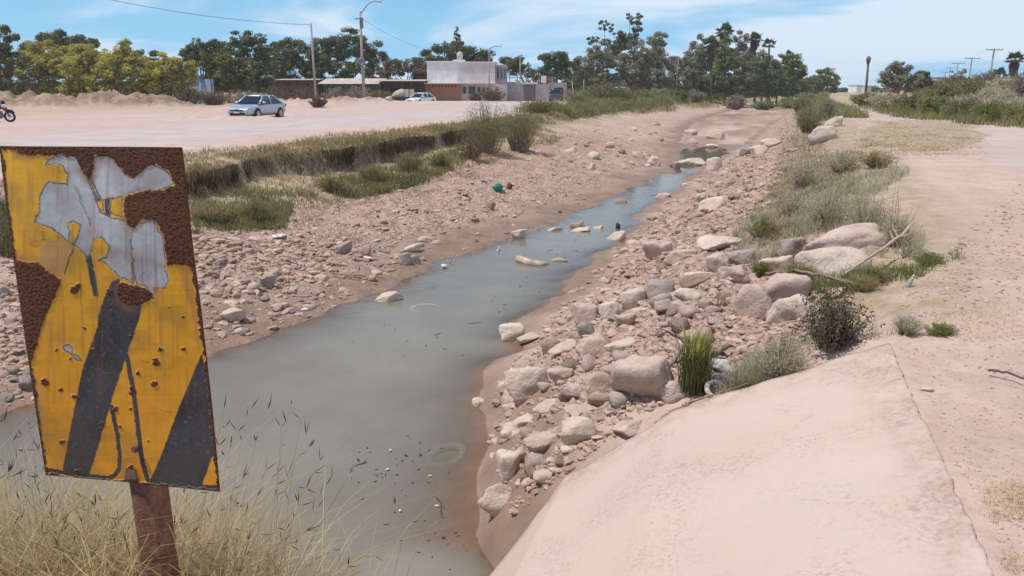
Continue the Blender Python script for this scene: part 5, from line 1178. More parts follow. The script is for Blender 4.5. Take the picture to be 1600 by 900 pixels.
# ------------------------------------------------------------------ vegetation
L_DARK = leaf_mat('dark broad leaves', (.125, .148, .075), (.31, .32, .155), .48, .35)
L_OLIVE = leaf_mat('olive leaves', (.17, .165, .075), (.32, .295, .145), .42, .35)
L_BROWNG = leaf_mat('brownish leaves', (.19, .155, .09), (.32, .265, .16), .4, .4)
L_YEL = leaf_mat('yellow green leaves', (.42, .39, .115), (.66, .58, .18), .5, .3, (.22, .21, .07))
L_EUC = leaf_mat('grey green leaves', (.29, .28, .195), (.48, .44, .32), .5, .3, (.21, .21, .14))
L_PALM = leaf_mat('palm leaves', (.09, .11, .055), (.20, .22, .11), .3, .8)
L_MID = leaf_mat('mid green leaves', (.22, .25, .12), (.39, .41, .20), .5, .4)
L_SAGE = leaf_mat('sage leaves', (.45, .41, .28), (.66, .59, .43), .45, 1.5, (.34, .32, .20))
L_GREEN = leaf_mat('fresh green leaves', (.19, .215, .075), (.33, .34, .125), .45, 1.5)
L_DKBUSH = leaf_mat('dark dusty leaves', (.085, .068, .045), (.20, .17, .105), .2, 4)
L_GREY = leaf_mat('grey brush', (.27, .225, .18), (.42, .355, .285), .35, .8)
L_DRYBR = leaf_mat('dry brown brush', (.16, .105, .075), (.27, .19, .135), .2, .8)
L_STRAW = leaf_mat('straw grass', (.60, .445, .225), (.82, .665, .40), .5, 2.0, (.46, .35, .16))
L_DRYG = leaf_mat('dry olive grass', (.32, .245, .125), (.54, .425, .245), .45, .7, (.24, .215, .095))
L_FARG = leaf_mat('bank grass', (.205, .205, .085), (.38, .345, .165), .42, .5, (.15, .16, .06))
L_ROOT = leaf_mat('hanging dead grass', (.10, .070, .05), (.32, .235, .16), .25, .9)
L_RUSH = leaf_mat('rush leaves', (.095, .110, .040), (.20, .205, .075), .25, 6)
L_RUSHT = leaf_mat('rush tips', (.38, .36, .09), (.55, .50, .16), .3, 6)
L_DEAD = leaf_mat('dead matted grass', (.28, .20, .12), (.48, .36, .22), .3, 3.0)
L_HEAD = leaf_mat('dark seed heads', (.055, .038, .030), (.14, .095, .07), .1, 6)
VR = np.random.RandomState(77)
def leaf_quads(C, N, size, aspect=.6, R=VR):
    """rhombic leaf faces at C facing about N"""
    n = len(C); N = N / (np.linalg.norm(N, axis=1)[:, None] + 1e-9); a = R.normal(size=(n, 3)); U = np.cross(N, a); U /= np.linalg.norm(U, axis=1)[:, None] + 1e-9; Wv = np.cross(N, U)
    s = (size * R.uniform(.6, 1.25, n))[:, None] / 2
    V = np.stack([C + U * s, C + Wv * s * aspect, C - U * s, C - Wv * s * aspect], 1).reshape(-1, 3)
    return V, np.arange(4 * n, dtype=np.int32).reshape(-1, 4)
def crown_cloud(blobs, Y, leaf_px, clump_px, cover, seed, zdepth=.85, up=.45):
    R = np.random.RandomState(seed); Cs, Ns = [], []
    m = mpp(Y)
    for (bx, by, rx, ry) in blobs:
        nc = int(max(3 if rx < 4 else 6, 2.4 * cover * rx * ry / (clump_px ** 2))); d = R.normal(size=(nc, 3)); d /= np.linalg.norm(d, axis=1)[:, None]
        rad = R.uniform(.12, 1, nc) ** .42; nz = 1 + .42 * fbm3(d * 1.9 + bx * .1, 2, seed); rad = rad * nz
        rc = clump_px * R.uniform(.6, 1.35, nc)
        ax = np.maximum(rx - clump_px * .55, rx * .5); ay = np.maximum(ry - clump_px * .45, ry * .5)
        ctr = np.stack([bx + d[:, 0] * rad * ax, by - d[:, 2] * rad * ay, d[:, 1] * rad * (ax + ay) / 2 * zdepth], 1)
        nl = np.maximum(8, (2.1 * (rc / leaf_px) ** 2 * 3.5).astype(int)); idx = np.repeat(np.arange(nc), nl); k = len(idx)
        o = R.normal(size=(k, 3)); o /= np.linalg.norm(o, axis=1)[:, None]; o *= (R.uniform(.15, 1, k) ** .45)[:, None]
        P = np.stack([ctr[idx, 0] + o[:, 0] * rc[idx], ctr[idx, 1] - o[:, 2] * rc[idx] * .72, ctr[idx, 2] + o[:, 1] * rc[idx]], 1)
        w = np.stack([np.array([xat(800, Y)] * k) + (P[:, 0] - 800) * m * 1.02, Y + P[:, 2] * m, np.zeros(k)], 1)
        zz = at(np.full(k, 800.0), P[:, 1], Y)[2]; xx = (P[:, 0] - 800) / F * (Y * CT - (zz - EYE) * ST); w[:, 0] = xx; w[:, 2] = zz
        Cs.append(w); Ns.append(o * .9 + R.normal(size=(k, 3)) * .45 + np.array([0, 0, up]) + (d[idx] * .35))
    return np.concatenate(Cs), np.concatenate(Ns)
def limb_mb(base, blobs, Y, seed, r0, limbs=6):
    R = np.random.RandomState(seed); m = MB(); cx = np.mean([b[0] for b in blobs]); cy = np.mean([b[1] for b in blobs]); top = at(cx, cy, Y); base = np.array(base)
    fork = base * .45 + top * .55; fork[0] = base[0] * .6 + top[0] * .4
    m.tube([(0, 0, -.3), (fork - base) * .5 + R.normal(0, .08, 3), fork - base], [r0 * 1.15, r0 * .85, r0 * .65], 9)
    for b in list(blobs)[:limbs]:
        e = at(b[0] + R.uniform(-.3, .3) * b[2], b[1] - .2 * b[3], Y) + np.array([0, R.uniform(-.3, .3) * b[2] * mpp(Y), 0]) - base; s = (fork - base) * R.uniform(.75, 1.0)
        m.tube([s, (s + e) / 2 + R.normal(0, .25, 3), e], [r0 * .5, r0 * .32, r0 * .10], 6)
    return m
def tree(label, Y, blobs, mat, leaf=2.6, clump=8, cover=1.5, px=None, name='tree', r0=.22, seed=1, group=None, cat='tree', up=.45, bark=None, skirt=None, break_up=True):
    cx = px if px is not None else np.mean([b[0] for b in blobs]); x = xat(cx, Y, 0); b = (x, Y, gz(x, Y)); o = empty(name, b); tag(o, label, cat, group)
    limb_mb(b, blobs, Y, seed, r0).build('trunk', bark or M_BARK, o, True)
    R = np.random.RandomState(seed + 500); bl = []
    for (bx, by, rx, ry) in blobs:                       # uneven boughs around every main mass
        if rx < 9:
            bl.append((bx, by, rx * .5, ry * .55))
            for k in range(6): a_ = R.uniform(0, 6.28); d_ = R.uniform(.5, 1.35); bl.append((bx + math.cos(a_) * rx * d_, by + math.sin(a_) * ry * d_, rx * R.uniform(.22, .42), ry * R.uniform(.22, .42)))
            continue
        bl.append((bx, by, rx * .80, ry * .80))
        for k in range(8):
            a_ = R.uniform(0, 6.28); q = R.uniform(.18, .44); d_ = R.uniform(.55, 1.12); bl.append((bx + math.cos(a_) * rx * d_, by + math.sin(a_) * ry * d_, max(3.5, rx * q), max(3, ry * q)))
    if skirt:                                            # low growth and suckers under the crown
        x0, x1 = min(b_[0] - b_[2] for b_ in blobs), max(b_[0] + b_[2] for b_ in blobs)
        for k in range(5): bl.append((x0 + (x1 - x0) * (k + .5) / 5 + R.uniform(-3, 3), skirt - 11 + R.uniform(-4, 3), (x1 - x0) * R.uniform(.10, .17), R.uniform(7, 12))); bl.append((x0 + (x1 - x0) * (k + .5) / 5 + R.uniform(-3, 3), skirt - 1, (x1 - x0) * R.uniform(.09, .14), R.uniform(4, 7)))
    C, N = crown_cloud(bl, Y, leaf, clump, cover, seed, up=up); C[:, 2] = np.maximum(C[:, 2], b[2] + .05 + .3 * R.rand(len(C))); V, Fq = leaf_quads(C - np.array(b), N, leaf * mpp(Y) * 1.25, .65, np.random.RandomState(seed)); mk('crown', V, [Fq], mat, o, False)
    return o
YB = 'yellow green shrub trees behind the mounds'
tree('olive yellow growth filling the gap right of the nearest yellow tree', 92, [(98, 100, 30, 22), (112, 88, 18, 14)], L_YEL, seed=201, clump=6, group=YB, skirt=146)
tree('olive green growth between the widest yellow tree and the small one', 92, [(228, 102, 28, 20), (240, 116, 24, 16)], L_OLIVE, seed=202, clump=6, skirt=146)
tree('dark crown filling between the rounded tree and the layered tree', 116, [(338, 86, 24, 18), (345, 108, 26, 16)], L_DARK, seed=203, clump=5.5, skirt=140)
tree('dark crown between the layered tree and the plain grey pole', 132, [(430, 88, 22, 18), (436, 108, 24, 16)], L_DARK, seed=204, clump=5.5, skirt=140)
tree('dark crown between the plain grey pole and the street lamp tree', 131, [(505, 78, 24, 20), (502, 104, 26, 18)], L_DARK, seed=205, clump=5.5, skirt=140)
tree('olive crown left of the house behind the dark open shed', 136, [(672, 104, 20, 14), (655, 116, 22, 12)], L_OLIVE, seed=206, clump=5, skirt=140)
tree('grey green crown between the leaning pole and the skirted palm', 165, [(1078, 104, 20, 20), (1084, 122, 20, 16)], L_EUC, leaf=2.2, seed=207, clump=4.5, skirt=148, up=.2)
tree('green crown between the right palms and the round ended tree', 168, [(1216, 104, 18, 16), (1212, 122, 22, 16)], L_MID, leaf=2.3, seed=208, clump=4.5, skirt=148)
tree('grey green crown behind the highest palm', 170, [(1116, 92, 18, 20), (1148, 84, 16, 18), (1175, 96, 20, 18)], L_EUC, leaf=2.2, seed=209, clump=4.5, skirt=148, up=.2)
tree('brownish green tree at the left edge behind the motorcycle', 84, [(4, 92, 34, 40), (0, 66, 20, 22)], L_OLIVE, seed=1, clump=6, skirt=146)
tree('bright yellow green tree nearest the left edge', 88, [(62, 95, 38, 26), (90, 108, 30, 22), (50, 112, 30, 20)], L_YEL, seed=2, clump=6, group=YB, skirt=146)
tree('yellow green tree left of the widest yellow one', 87, [(128, 96, 36, 24), (150, 112, 34, 24), (118, 116, 26, 18)], L_YEL, seed=3, clump=6, group=YB, skirt=146)
tree('widest and tallest of the yellow green trees', 86, [(182, 92, 44, 25), (205, 108, 40, 25), (165, 116, 30, 20)], L_YEL, seed=4, clump=6, group=YB, skirt=146)
tree('small yellow green tree beside the dark trees', 88, [(262, 106, 36, 20), (288, 112, 20, 16), (250, 122, 32, 16)], L_YEL, seed=5, clump=6, group=YB, skirt=146)
tree('dark tree rising behind the yellow green trees, near the left edge', 112, [(86, 62, 24, 19), (58, 70, 22, 13), (107, 76, 14, 11)], L_DARK, seed=6)
tree('small dark crown peeping over the yellow trees', 112, [(128, 68, 18, 9), (118, 76, 14, 9)], L_DARK, seed=7)
DB = 'dark broad trees behind the sheds'
tree('dark tree with a rounded top left of the blue panel', 108, [(312, 76, 28, 20), (302, 96, 22, 20), (335, 100, 26, 22)], L_DARK, seed=8, clump=5.5, group=DB, skirt=140)
tree('tall dark tree with layered flat boughs behind the blue panel', 110, [(385, 62, 34, 11), (370, 80, 30, 14), (412, 76, 20, 16), (398, 104, 34, 26)], L_DARK, seed=9, clump=5.5, group=DB, skirt=140)
tree('lighter olive tree in front of the layered dark tree', 103, [(352, 96, 34, 19), (348, 116, 42, 18), (374, 114, 24, 18)], L_OLIVE, seed=10, clump=5.5, group=DB, skirt=140)
tree('dense dark tree directly behind the plain grey pole', 130, [(462, 76, 30, 16), (452, 98, 28, 22), (482, 104, 30, 22)], L_DARK, seed=11, clump=5.5, group=DB, skirt=140)
tree('broad dark tree behind the tall street lamp', 128, [(538, 62, 42, 14), (562, 78, 34, 18), (522, 86, 30, 20), (548, 104, 46, 18), (586, 96, 14, 18)], L_DARK, seed=12, clump=6.5, group=DB, skirt=140)
tree('low brownish tree above the dark open shed', 126, [(636, 104, 30, 13), (614, 112, 22, 12), (655, 110, 20, 12)], L_BROWNG, seed=13, clump=5)
tree('dark spreading tree behind the white house roof', 138, [(705, 76, 38, 12), (734, 84, 28, 13), (680, 92, 28, 12), (744, 96, 20, 12)], L_DARK, seed=14, clump=6)
tree('pointed conifer tip rising above the tree behind the house', 141, [(714, 52, 2.5, 7), (714, 61, 5, 9), (714, 70, 6, 8)], L_DARK, leaf=2.0, seed=15, clump=2.6, name='conifer', r0=.15)
tree('low dark tree behind the grey yard rails', 140, [(802, 98, 20, 8), (816, 106, 24, 10), (842, 113, 18, 8)], L_DARK, seed=16, clump=5)
tree('dark tree right of the rooftop booth', 134, [(868, 90, 19, 13), (880, 104, 24, 17), (862, 112, 18, 14)], L_DARK, seed=17, clump=6, skirt=148)
tree('wide grey green tree with drooping foliage behind the white posts', 138, [(922, 98, 30, 24), (944, 86, 24, 18), (908, 118, 30, 18), (936, 124, 34, 18)], L_EUC, leaf=2.2, seed=18, clump=5, up=.2, skirt=148)
tree('spindly tree with open tufts above the grey green tree', 150, [(944, 39, 6, 7), (954, 48, 7, 8), (926, 63, 9, 6), (952, 66, 8, 8)], L_DARK, leaf=2.2, seed=19, clump=3.0, cover=.8, px=950, r0=.16)
tree('tallest thin tree with two tufted tops', 150, [(984, 27, 5.5, 8), (998, 28, 5, 9), (994, 44, 9, 10), (991, 60, 12, 9)], L_DARK, leaf=2.2, seed=20, clump=3.0, cover=.85, px=992, r0=.18)
tree('dark rounded tree under the two tall thin trees', 148, [(974, 62, 16, 10), (966, 76, 20, 14)], L_DARK, seed=21, clump=5, skirt=148)
tree('big brownish grey green tree in front of the tallest thin tree', 140, [(984, 104, 40, 24), (1006, 86, 30, 20), (972, 124, 36, 16)], leaf_mat('brown grey leaves', (.22, .20, .135), (.38, .335, .23), .42, .35, (.16, .15, .10)), leaf=2.2, seed=22, clump=4.5, up=.25, skirt=148)
tree('tall grey green tree left of the leaning pale pole', 144, [(1022, 66, 19, 15), (1032, 90, 20, 22), (1024, 116, 26, 20)], L_EUC, leaf=2.2, seed=23, clump=5, up=.2, skirt=148)
tree('low tree behind the leaning pale pole', 156, [(1060, 97, 15, 13), (1070, 116, 22, 20), (1046, 122, 16, 16)], L_EUC, leaf=2.2, seed=24, clump=4.5, up=.2, skirt=148)
tree('slender drooping tree left of the dark skirted palm', 158, [(1094, 78, 13, 20), (1090, 100, 14, 18), (1102, 122, 22, 18)], L_EUC, leaf=2.2, seed=25, clump=4.5, up=.1, skirt=148)
tree('dense green tree between the two tallest palms', 156, [(1130, 80, 20, 22), (1142, 100, 28, 22), (1126, 122, 28, 18)], L_MID, leaf=2.3, seed=26, clump=5, skirt=148)
tree('tree with thin see through top between palms', 160, [(1160, 62, 13, 16), (1158, 86, 20, 16), (1166, 110, 24, 20)], L_EUC, leaf=2.2, seed=27, clump=4, cover=1.1, up=.1, skirt=148)
tree('wide low tree under the right pair of palms', 152, [(1192, 98, 24, 16), (1204, 116, 28, 18), (1176, 122, 26, 16)], leaf_mat('soft green leaves', (.18, .195, .105), (.32, .325, .18), .42, .3), leaf=2.3, seed=28, clump=5, skirt=148)
tree('round ended tree at the right end of the tree belt', 160, [(1236, 97, 18, 14), (1250, 108, 14, 18), (1228, 118, 24, 18)], L_MID, leaf=2.3, seed=29, clump=5, skirt=148)
tree('round green bush tree standing alone right of the tree belt', 190, [(1284, 120, 21, 11), (1274, 128, 20, 9), (1298, 127, 12, 9)], L_MID, leaf=2.1, seed=30, clump=4, name='bush_tree', skirt=142)
tree('pale green bushy tree right of the bare palm trunk', 96, [(1406, 106, 13, 8), (1389, 117, 13, 13), (1414, 120, 24, 14), (1398, 130, 22, 11)], L_EUC, leaf=2.4, seed=31, clump=4.5, name='bush_tree', skirt=142)
tree('darker bush joined to the pale green bushy tree', 98, [(1442, 120, 19, 10), (1436, 130, 20, 9)], L_DARK, leaf=2.4, seed=32, clump=4.5, name='bush_tree', skirt=142)
tree('thin wispy grey tree behind the crossarm poles', 210, [(1494, 116, 6, 6), (1505, 113, 5, 6), (1500, 124, 9, 6)], L_EUC, leaf=1.8, seed=33, clump=2.6, cover=.8)

def fan_palm(label, px, py_c, r_px, Y, base_py, trunk_r=.2, skirt=0.0, seed=1, lean=0.0, group=None):
    R = np.random.RandomState(seed); c = at(px, py_c, Y); x = xat(px - lean, Y, 0); b = np.array([x, Y, gz(x, Y)]); o = empty('palm', b); tag(o, label, 'palm', group)
    m = MB(); e = c - b; m.tube([(0, 0, -.3), e * .4 + np.array([.05, 0, 0]), e * .8, e], [trunk_r * 1.2, trunk_r, trunk_r * .9, trunk_r * .8], 10); m.build('trunk', M_BARK, o, True)
    def fronds(n, el0, el1, L, mat, nm, droop):
        V, Fs = [], []
        for k in range(n):
            a = R.uniform(0, 2 * math.pi); el = R.uniform(el0, el1); d = np.array([math.cos(a) * math.cos(el), math.sin(a) * math.cos(el), math.sin(el)]); l = L * R.uniform(.75, 1.1)
            s = np.cross(d, [0, 0, 1.0]); s /= np.linalg.norm(s) + 1e-9; up_ = np.cross(s, d)
            hub = e + d * l * .45
            for j in range(13):
                t_ = (j - 6) / 6 * 1.35; dd = d * math.cos(t_) + s * math.sin(t_); tip = hub + dd * l * .58 * (1 - .12 * abs(t_)) + np.array([0, 0, -droop * l * (.25 + .3 * abs(t_))]); w = np.cross(dd, up_) * l * .045
                mid = hub * .45 + tip * .55 + np.array([0, 0, droop * l * .08]); i = len(V); V += [hub, mid + w, tip, mid - w]; Fs.append((i, i + 1, i + 2, i + 3))
            i = len(V); V += [e + s * .02, e - s * .02, hub - s * .02, hub + s * .02]; Fs.append((i, i + 1, i + 2, i + 3))
        m = MB(); m.add(V, Fs); return m.build(nm, mat, o, False)
    L = r_px * mpp(Y) * 1.12
    fronds(34, -.35, 1.35, L, L_PALM, 'crown', .35)
    if skirt: 
        V, Fs = [], []
        for k in range(220):
            a = R.uniform(0, 6.28); h = R.uniform(0, 1) * skirt * r_px * mpp(Y); rr = (.75 - .45 * h / (skirt * r_px * mpp(Y))) * L * R.uniform(.5, 1); q = e + np.array([math.cos(a) * rr * .5, math.sin(a) * rr * .5, -h * .8]); t_ = q + np.array([math.cos(a) * rr * .35, math.sin(a) * rr * .35, -.55 * L]); w = np.array([-math.sin(a), math.cos(a), 0]) * L * .08
            i = len(V); V += [q - w, q + w, t_ + w * .3, t_ - w * .3]; Fs.append((i, i + 1, i + 2, i + 3))
        m = MB(); m.add(V, Fs); m.build('dead_skirt', leaf_mat('dead fronds', (.11, .085, .065), (.20, .155, .12), .1, .8), o, False)
    return o
PG = 'fan palms in the tree belt'
fan_palm('palm with a long dark dead skirt at the left of the belt', 1111, 70, 15, 150, 148, skirt=2.2, seed=1, group=PG)
fan_palm('highest palm of the tree belt', 1133, 50, 15, 158, 148, seed=2, group=PG, skirt=.8)
fan_palm('palm left of the smaller palm at the belt right side', 1180, 62, 13, 156, 148, seed=3, group=PG, skirt=.8)
fan_palm('smaller palm leaning out at the belt right side', 1202, 70, 11, 156, 148, seed=4, group=PG, lean=2)
fan_palm('lowest tiny palm crown at the right end of the belt', 1233, 86, 8, 165, 148, seed=5, group=PG)
fan_palm('big palm with a thick brown skirt at the right edge', 1586, 93, 14, 105, 150, skirt=1.9, seed=6, trunk_r=.3)
fan_palm('short low palm left of the big skirted palm', 1561, 117, 13, 112, 150, seed=7)
x = xat(1352, 170, 0); dp = empty('dead_palm', (x, 170, 0)); tag(dp, 'bare leaning palm trunk without fronds on the horizon', 'palm')
e = at(1357.5, 90, 170) - np.array([x, 170, 0]); m = MB(); m.tube([(0, 0, -.3), e * .5, e], [.30, .24, .22], 10); m.build('trunk', M_BARK, dp, True)
m = MB(); m.tube([e - np.array([0, 0, 1.3]), e - np.array([0, 0, .3]), e + np.array([0, 0, .3])], [.28, .50, .25], 10); m.build('stub_crown', L_DRYBR, dp, True)

# far woods on the horizon
def far_wood(px0, px1, Y, top, n, mat, label, seed):
    R = np.random.RandomState(seed); bl = []
    for k in range(n):
        px = px0 + (px1 - px0) * (k + .5) / n + R.uniform(-3, 3); h = R.uniform(.45, 1.1) * (140.5 - top) + 8; bl.append((px, 148.5 - h * .5, (px1 - px0) / n * R.uniform(.7, 1.2), h * .5)); bl.append((px + R.uniform(-3, 3), 141, (px1 - px0) / n, 5))
    C, N = crown_cloud(bl, Y, 1.8, 3.2, 1.5, seed); V, Fq = leaf_quads(C, N, 1.8 * mpp(Y) * 1.4, .7, R); o = mk('far_wood', V, [Fq], mat, None, False); tag(o, label, 'wood', kind='stuff')
L_FAR = leaf_mat('far woodland', (.10, .12, .085), (.17, .185, .13), .3, .1)
far_wood(1300, 1400, 360, 133, 16, L_FAR, 'low far line of trees on the horizon left of the pale bushy tree', 41)
far_wood(1440, 1640, 300, 124, 22, L_FAR, 'low far line of trees behind the right hand poles', 42)
far_wood(590, 930, 240, 118, 26, L_DARK, 'far trees closing the view behind the house', 43)
far_wood(-60, 300, 200, 118, 24, L_OLIVE, 'far trees closing the view behind the yellow green trees', 44)
far_wood(900, 1300, 260, 120, 30, L_EUC, 'far trees closing the view behind the tree belt', 45)
far_wood(1070, 1262, 172, 112, 20, L_MID, 'dense undergrowth filling the space under the palms and belt trees', 46)
far_wood(885, 1060, 164, 112, 18, L_EUC, 'dense grey green undergrowth behind the white posts and the pale van', 47)
far_wood(295, 600, 142, 112, 26, L_DARK, 'dark undergrowth under the broad trees behind the sheds', 48)

# ---- shrubs grown from stems
def shrub(label, cx, base_py, w_px, h_px, mat, stems=60, leaves=26, leaf=1.9, aspect=.45, seed=1, name='shrub', cat='shrub', group=None, upright=.55, Y=None, stem_mat=None, sm=.5, up=.3):
    R = np.random.RandomState(seed)
    p = hit([cx], [base_py])[0] if Y is None else np.array([xat(cx, Y, .3), Y, gz(xat(cx, Y, .3), Y)])
    m_ = mpp(math.hypot(math.hypot(p[0], p[1]), EYE - p[2])); wid, hgt = w_px * m_ / 2, h_px * m_; wid = max(wid, .03)
    o = empty(name, p); tag(o, label, cat, group)
    SV, SF, C, N = [], [], [], []
    for k in range(stems):
        a = R.uniform(0, 6.28); rr = R.uniform(0, 1) ** .6; b = np.array([math.cos(a), math.sin(a) * .8, 0]) * rr * wid * .35
        ht = hgt * (1 - .45 * rr ** 2) * R.uniform(.6, 1.06); tip = np.array([math.cos(a) * rr * wid * (1.0), math.sin(a) * rr * wid * .85, ht]); c1 = b * .6 + tip * .4 + np.array([0, 0, ht * (upright - .35)]) + R.normal(0, .05, 3) * hgt
        ts = np.linspace(0, 1, 6)[:, None]; P = (1 - ts) ** 2 * b + 2 * ts * (1 - ts) * c1 + ts ** 2 * tip; r_ = sm * m_ * np.linspace(1, .35, 6)
        i = len(SV)
        for q, rad in zip(P, r_):
            for z in range(3): SV.append(q + rad * np.array([math.cos(z * 2.094), math.sin(z * 2.094), 0]))
        for s_ in range(5):
            for z in range(3): z2 = (z + 1) % 3; SF.append((i + s_ * 3 + z, i + s_ * 3 + z2, i + s_ * 3 + 3 + z2, i + s_ * 3 + 3 + z))
        u = R.uniform(.12, 1, leaves)[:, None] ** .8; Q = (1 - u) ** 2 * b + 2 * u * (1 - u) * c1 + u ** 2 * tip; C.append(Q + R.normal(0, .055, (leaves, 3)) * max(hgt, wid)); N.append(R.normal(size=(leaves, 3)) + np.array([0, 0, up]))
    mk('stems', np.array(SV), SF, stem_mat or M_TWIG, o, False)
    if leaves:
        C = np.concatenate(C); C[:, 2] = np.maximum(C[:, 2], .01 * hgt); V, Fq = leaf_quads(C, np.concatenate(N), leaf * m_ * 1.5, aspect, R); mk('foliage', V, [Fq], mat, o, False)
    return o
shrub('big feathery bush on the left lip, left half of the clump', 762, 240, 96, 82, L_FARG, 150, 46, 1.7, .3, seed=1, upright=.75)
shrub('big feathery bush on the left lip, right half of the clump', 812, 236, 84, 74, L_FARG, 130, 46, 1.7, .3, seed=2, upright=.75)
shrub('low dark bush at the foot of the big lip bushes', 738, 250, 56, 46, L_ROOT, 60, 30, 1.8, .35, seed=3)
shrub('bush with open twigs on the bank top right of the big lip bushes', 838, 178, 80, 24, L_OLIVE, 80, 26, 2.0, .4, seed=4)
shrub('wide olive bush heap on the bank top below the pale van', 948, 163, 110, 32, L_OLIVE, 120, 40, 2.1, .5, seed=5)
shrub('bush on the bank top left of the olive bush heap', 900, 165, 50, 18, L_FARG, 60, 26, 2.0, .5, seed=6)
shrub('bush on the bank top right of the olive bush heap', 1000, 160, 60, 22, L_FARG, 60, 30, 2.0, .5, seed=7)
for k, (cx, by, w, h, mt, lab) in enumerate([
    (525, 158, 46, 24, L_GREY, 'grey brush right of the plain grey pole'), (560, 159, 54, 26, L_GREY, 'grey brush at the foot of the tall street lamp'), (595, 159, 40, 22, L_OLIVE, 'olive grey brush right of the tall street lamp'),
    (498, 168, 30, 17, L_DRYBR, 'small dark plant on the road right of the silver car'), (474, 152, 60, 24, L_DRYBR, 'brown brush just right behind the silver car'), (430, 150, 60, 24, L_DRYBR, 'brown brush directly behind the silver car'),
    (380, 150, 70, 20, L_GREY, 'grey brown brush left behind the silver car'), (335, 152, 60, 22, L_BROWNG, 'brown green brush at the foot of the blue panel'), (290, 152, 60, 26, L_BROWNG, 'brown green brush left of the blue panel'),
    (768, 156, 44, 24, L_DRYBR, 'dry brown brush heap in front of the house'), (742, 157, 20, 14, L_DRYBR, 'small dry brown brush under the house windows'), (905, 158, 60, 18, L_GREY, 'greyish brush below the white posts'),
    (235, 148, 60, 26, L_BROWNG, 'brush under the widest yellow green tree, right side'), (180, 148, 60, 26, L_BROWNG, 'brush under the widest yellow green tree, left side'), (110, 150, 60, 28, L_BROWNG, 'brush under the second yellow green tree'), (50, 156, 60, 40, L_GREY, 'grey brush behind the motorcycle and rubbish'), (10, 150, 50, 36, L_BROWNG, 'brown brush at the left edge above the motorcycle')]):
    shrub(lab, cx, by, w, h, mt, 70, 30, 1.9, .4, seed=20 + k, Y={0: None}.get(1, 90.5 if lab.endswith('foot of the blue panel') else 97 if 300 < cx < 620 and by < 165 else 88 if cx < 300 else 112 if by < 158 else None), sm=.35)
for k, (cx, Y, w, h, mt, lab) in enumerate([
    (1085, 140, 40, 20, L_GREY, 'grey shrub left below the dark skirted palm'), (1150, 140, 40, 22, L_GREY, 'pale shrub below the palms at the belt foot'), (1195, 140, 40, 16, L_MID, 'green shrub at the belt foot under the right palms'), (1030, 136, 50, 18, L_EUC, 'low shrub left of the leaning pale pole foot'), (1060, 132, 40, 16, L_OLIVE, 'low olive shrub at the leaning pale pole foot'), (1235, 150, 40, 16, L_MID, 'green shrub below the round ended tree'), (1262, 150, 30, 14, L_EUC, 'shrub left below the round green bush tree')]):
    shrub(lab, cx, 150, w, h, mt, 60, 30, 2.0, .5, seed=50 + k, Y=Y, sm=.35)
# beyond the right hand track
for k, (cx, by, w, h, mt, lab) in enumerate([
    (1352, 165, 44, 22, L_FARG, 'low bush where the track bends away'), (1385, 172, 60, 32, L_SAGE, 'grey green bush below the pale bushy tree'), (1425, 176, 64, 34, L_OLIVE, 'olive bush below the darker bush tree'), (1462, 180, 60, 32, L_GREEN, 'dark green bush on the track edge, left of the middle'), (1505, 186, 74, 34, L_OLIVE, 'dark green bush on the track edge below the nearest crossarm pole'), (1552, 190, 70, 34, L_GREEN, 'dark green bush on the track edge below the short palm'), (1598, 195, 56, 36, L_FARG, 'bush on the track edge at the right frame edge')]):
    shrub(lab, cx, by, w, h * .82, mt, 110, 40, 2.1, .45, seed=70 + k, sm=.35)
for k, (cx, Y, w, h, mt, lab) in enumerate([
    (1470, 74, 60, 28, L_FARG, 'pale brush behind the left dark green bush'), (1510, 80, 70, 34, L_OLIVE, 'olive brush left of the nearest crossarm pole'), (1535, 92, 50, 44, L_GREY, 'tall grey brush directly behind the nearest crossarm pole'), (1575, 76, 70, 40, L_SAGE, 'grey brush under the big skirted palm'), (1605, 70, 50, 54, L_GREY, 'brownish brush at the right frame edge under the palm'), (1490, 110, 60, 34, L_OLIVE, 'far olive brush under the second crossarm pole'), (1548, 60, 60, 24, L_SAGE, 'low grey brush in front of the nearest crossarm pole')]):
    shrub(lab, cx, 160, w, h * .8, mt, 110, 44, 2.1, .45, seed=90 + k, Y=Y, sm=.35)
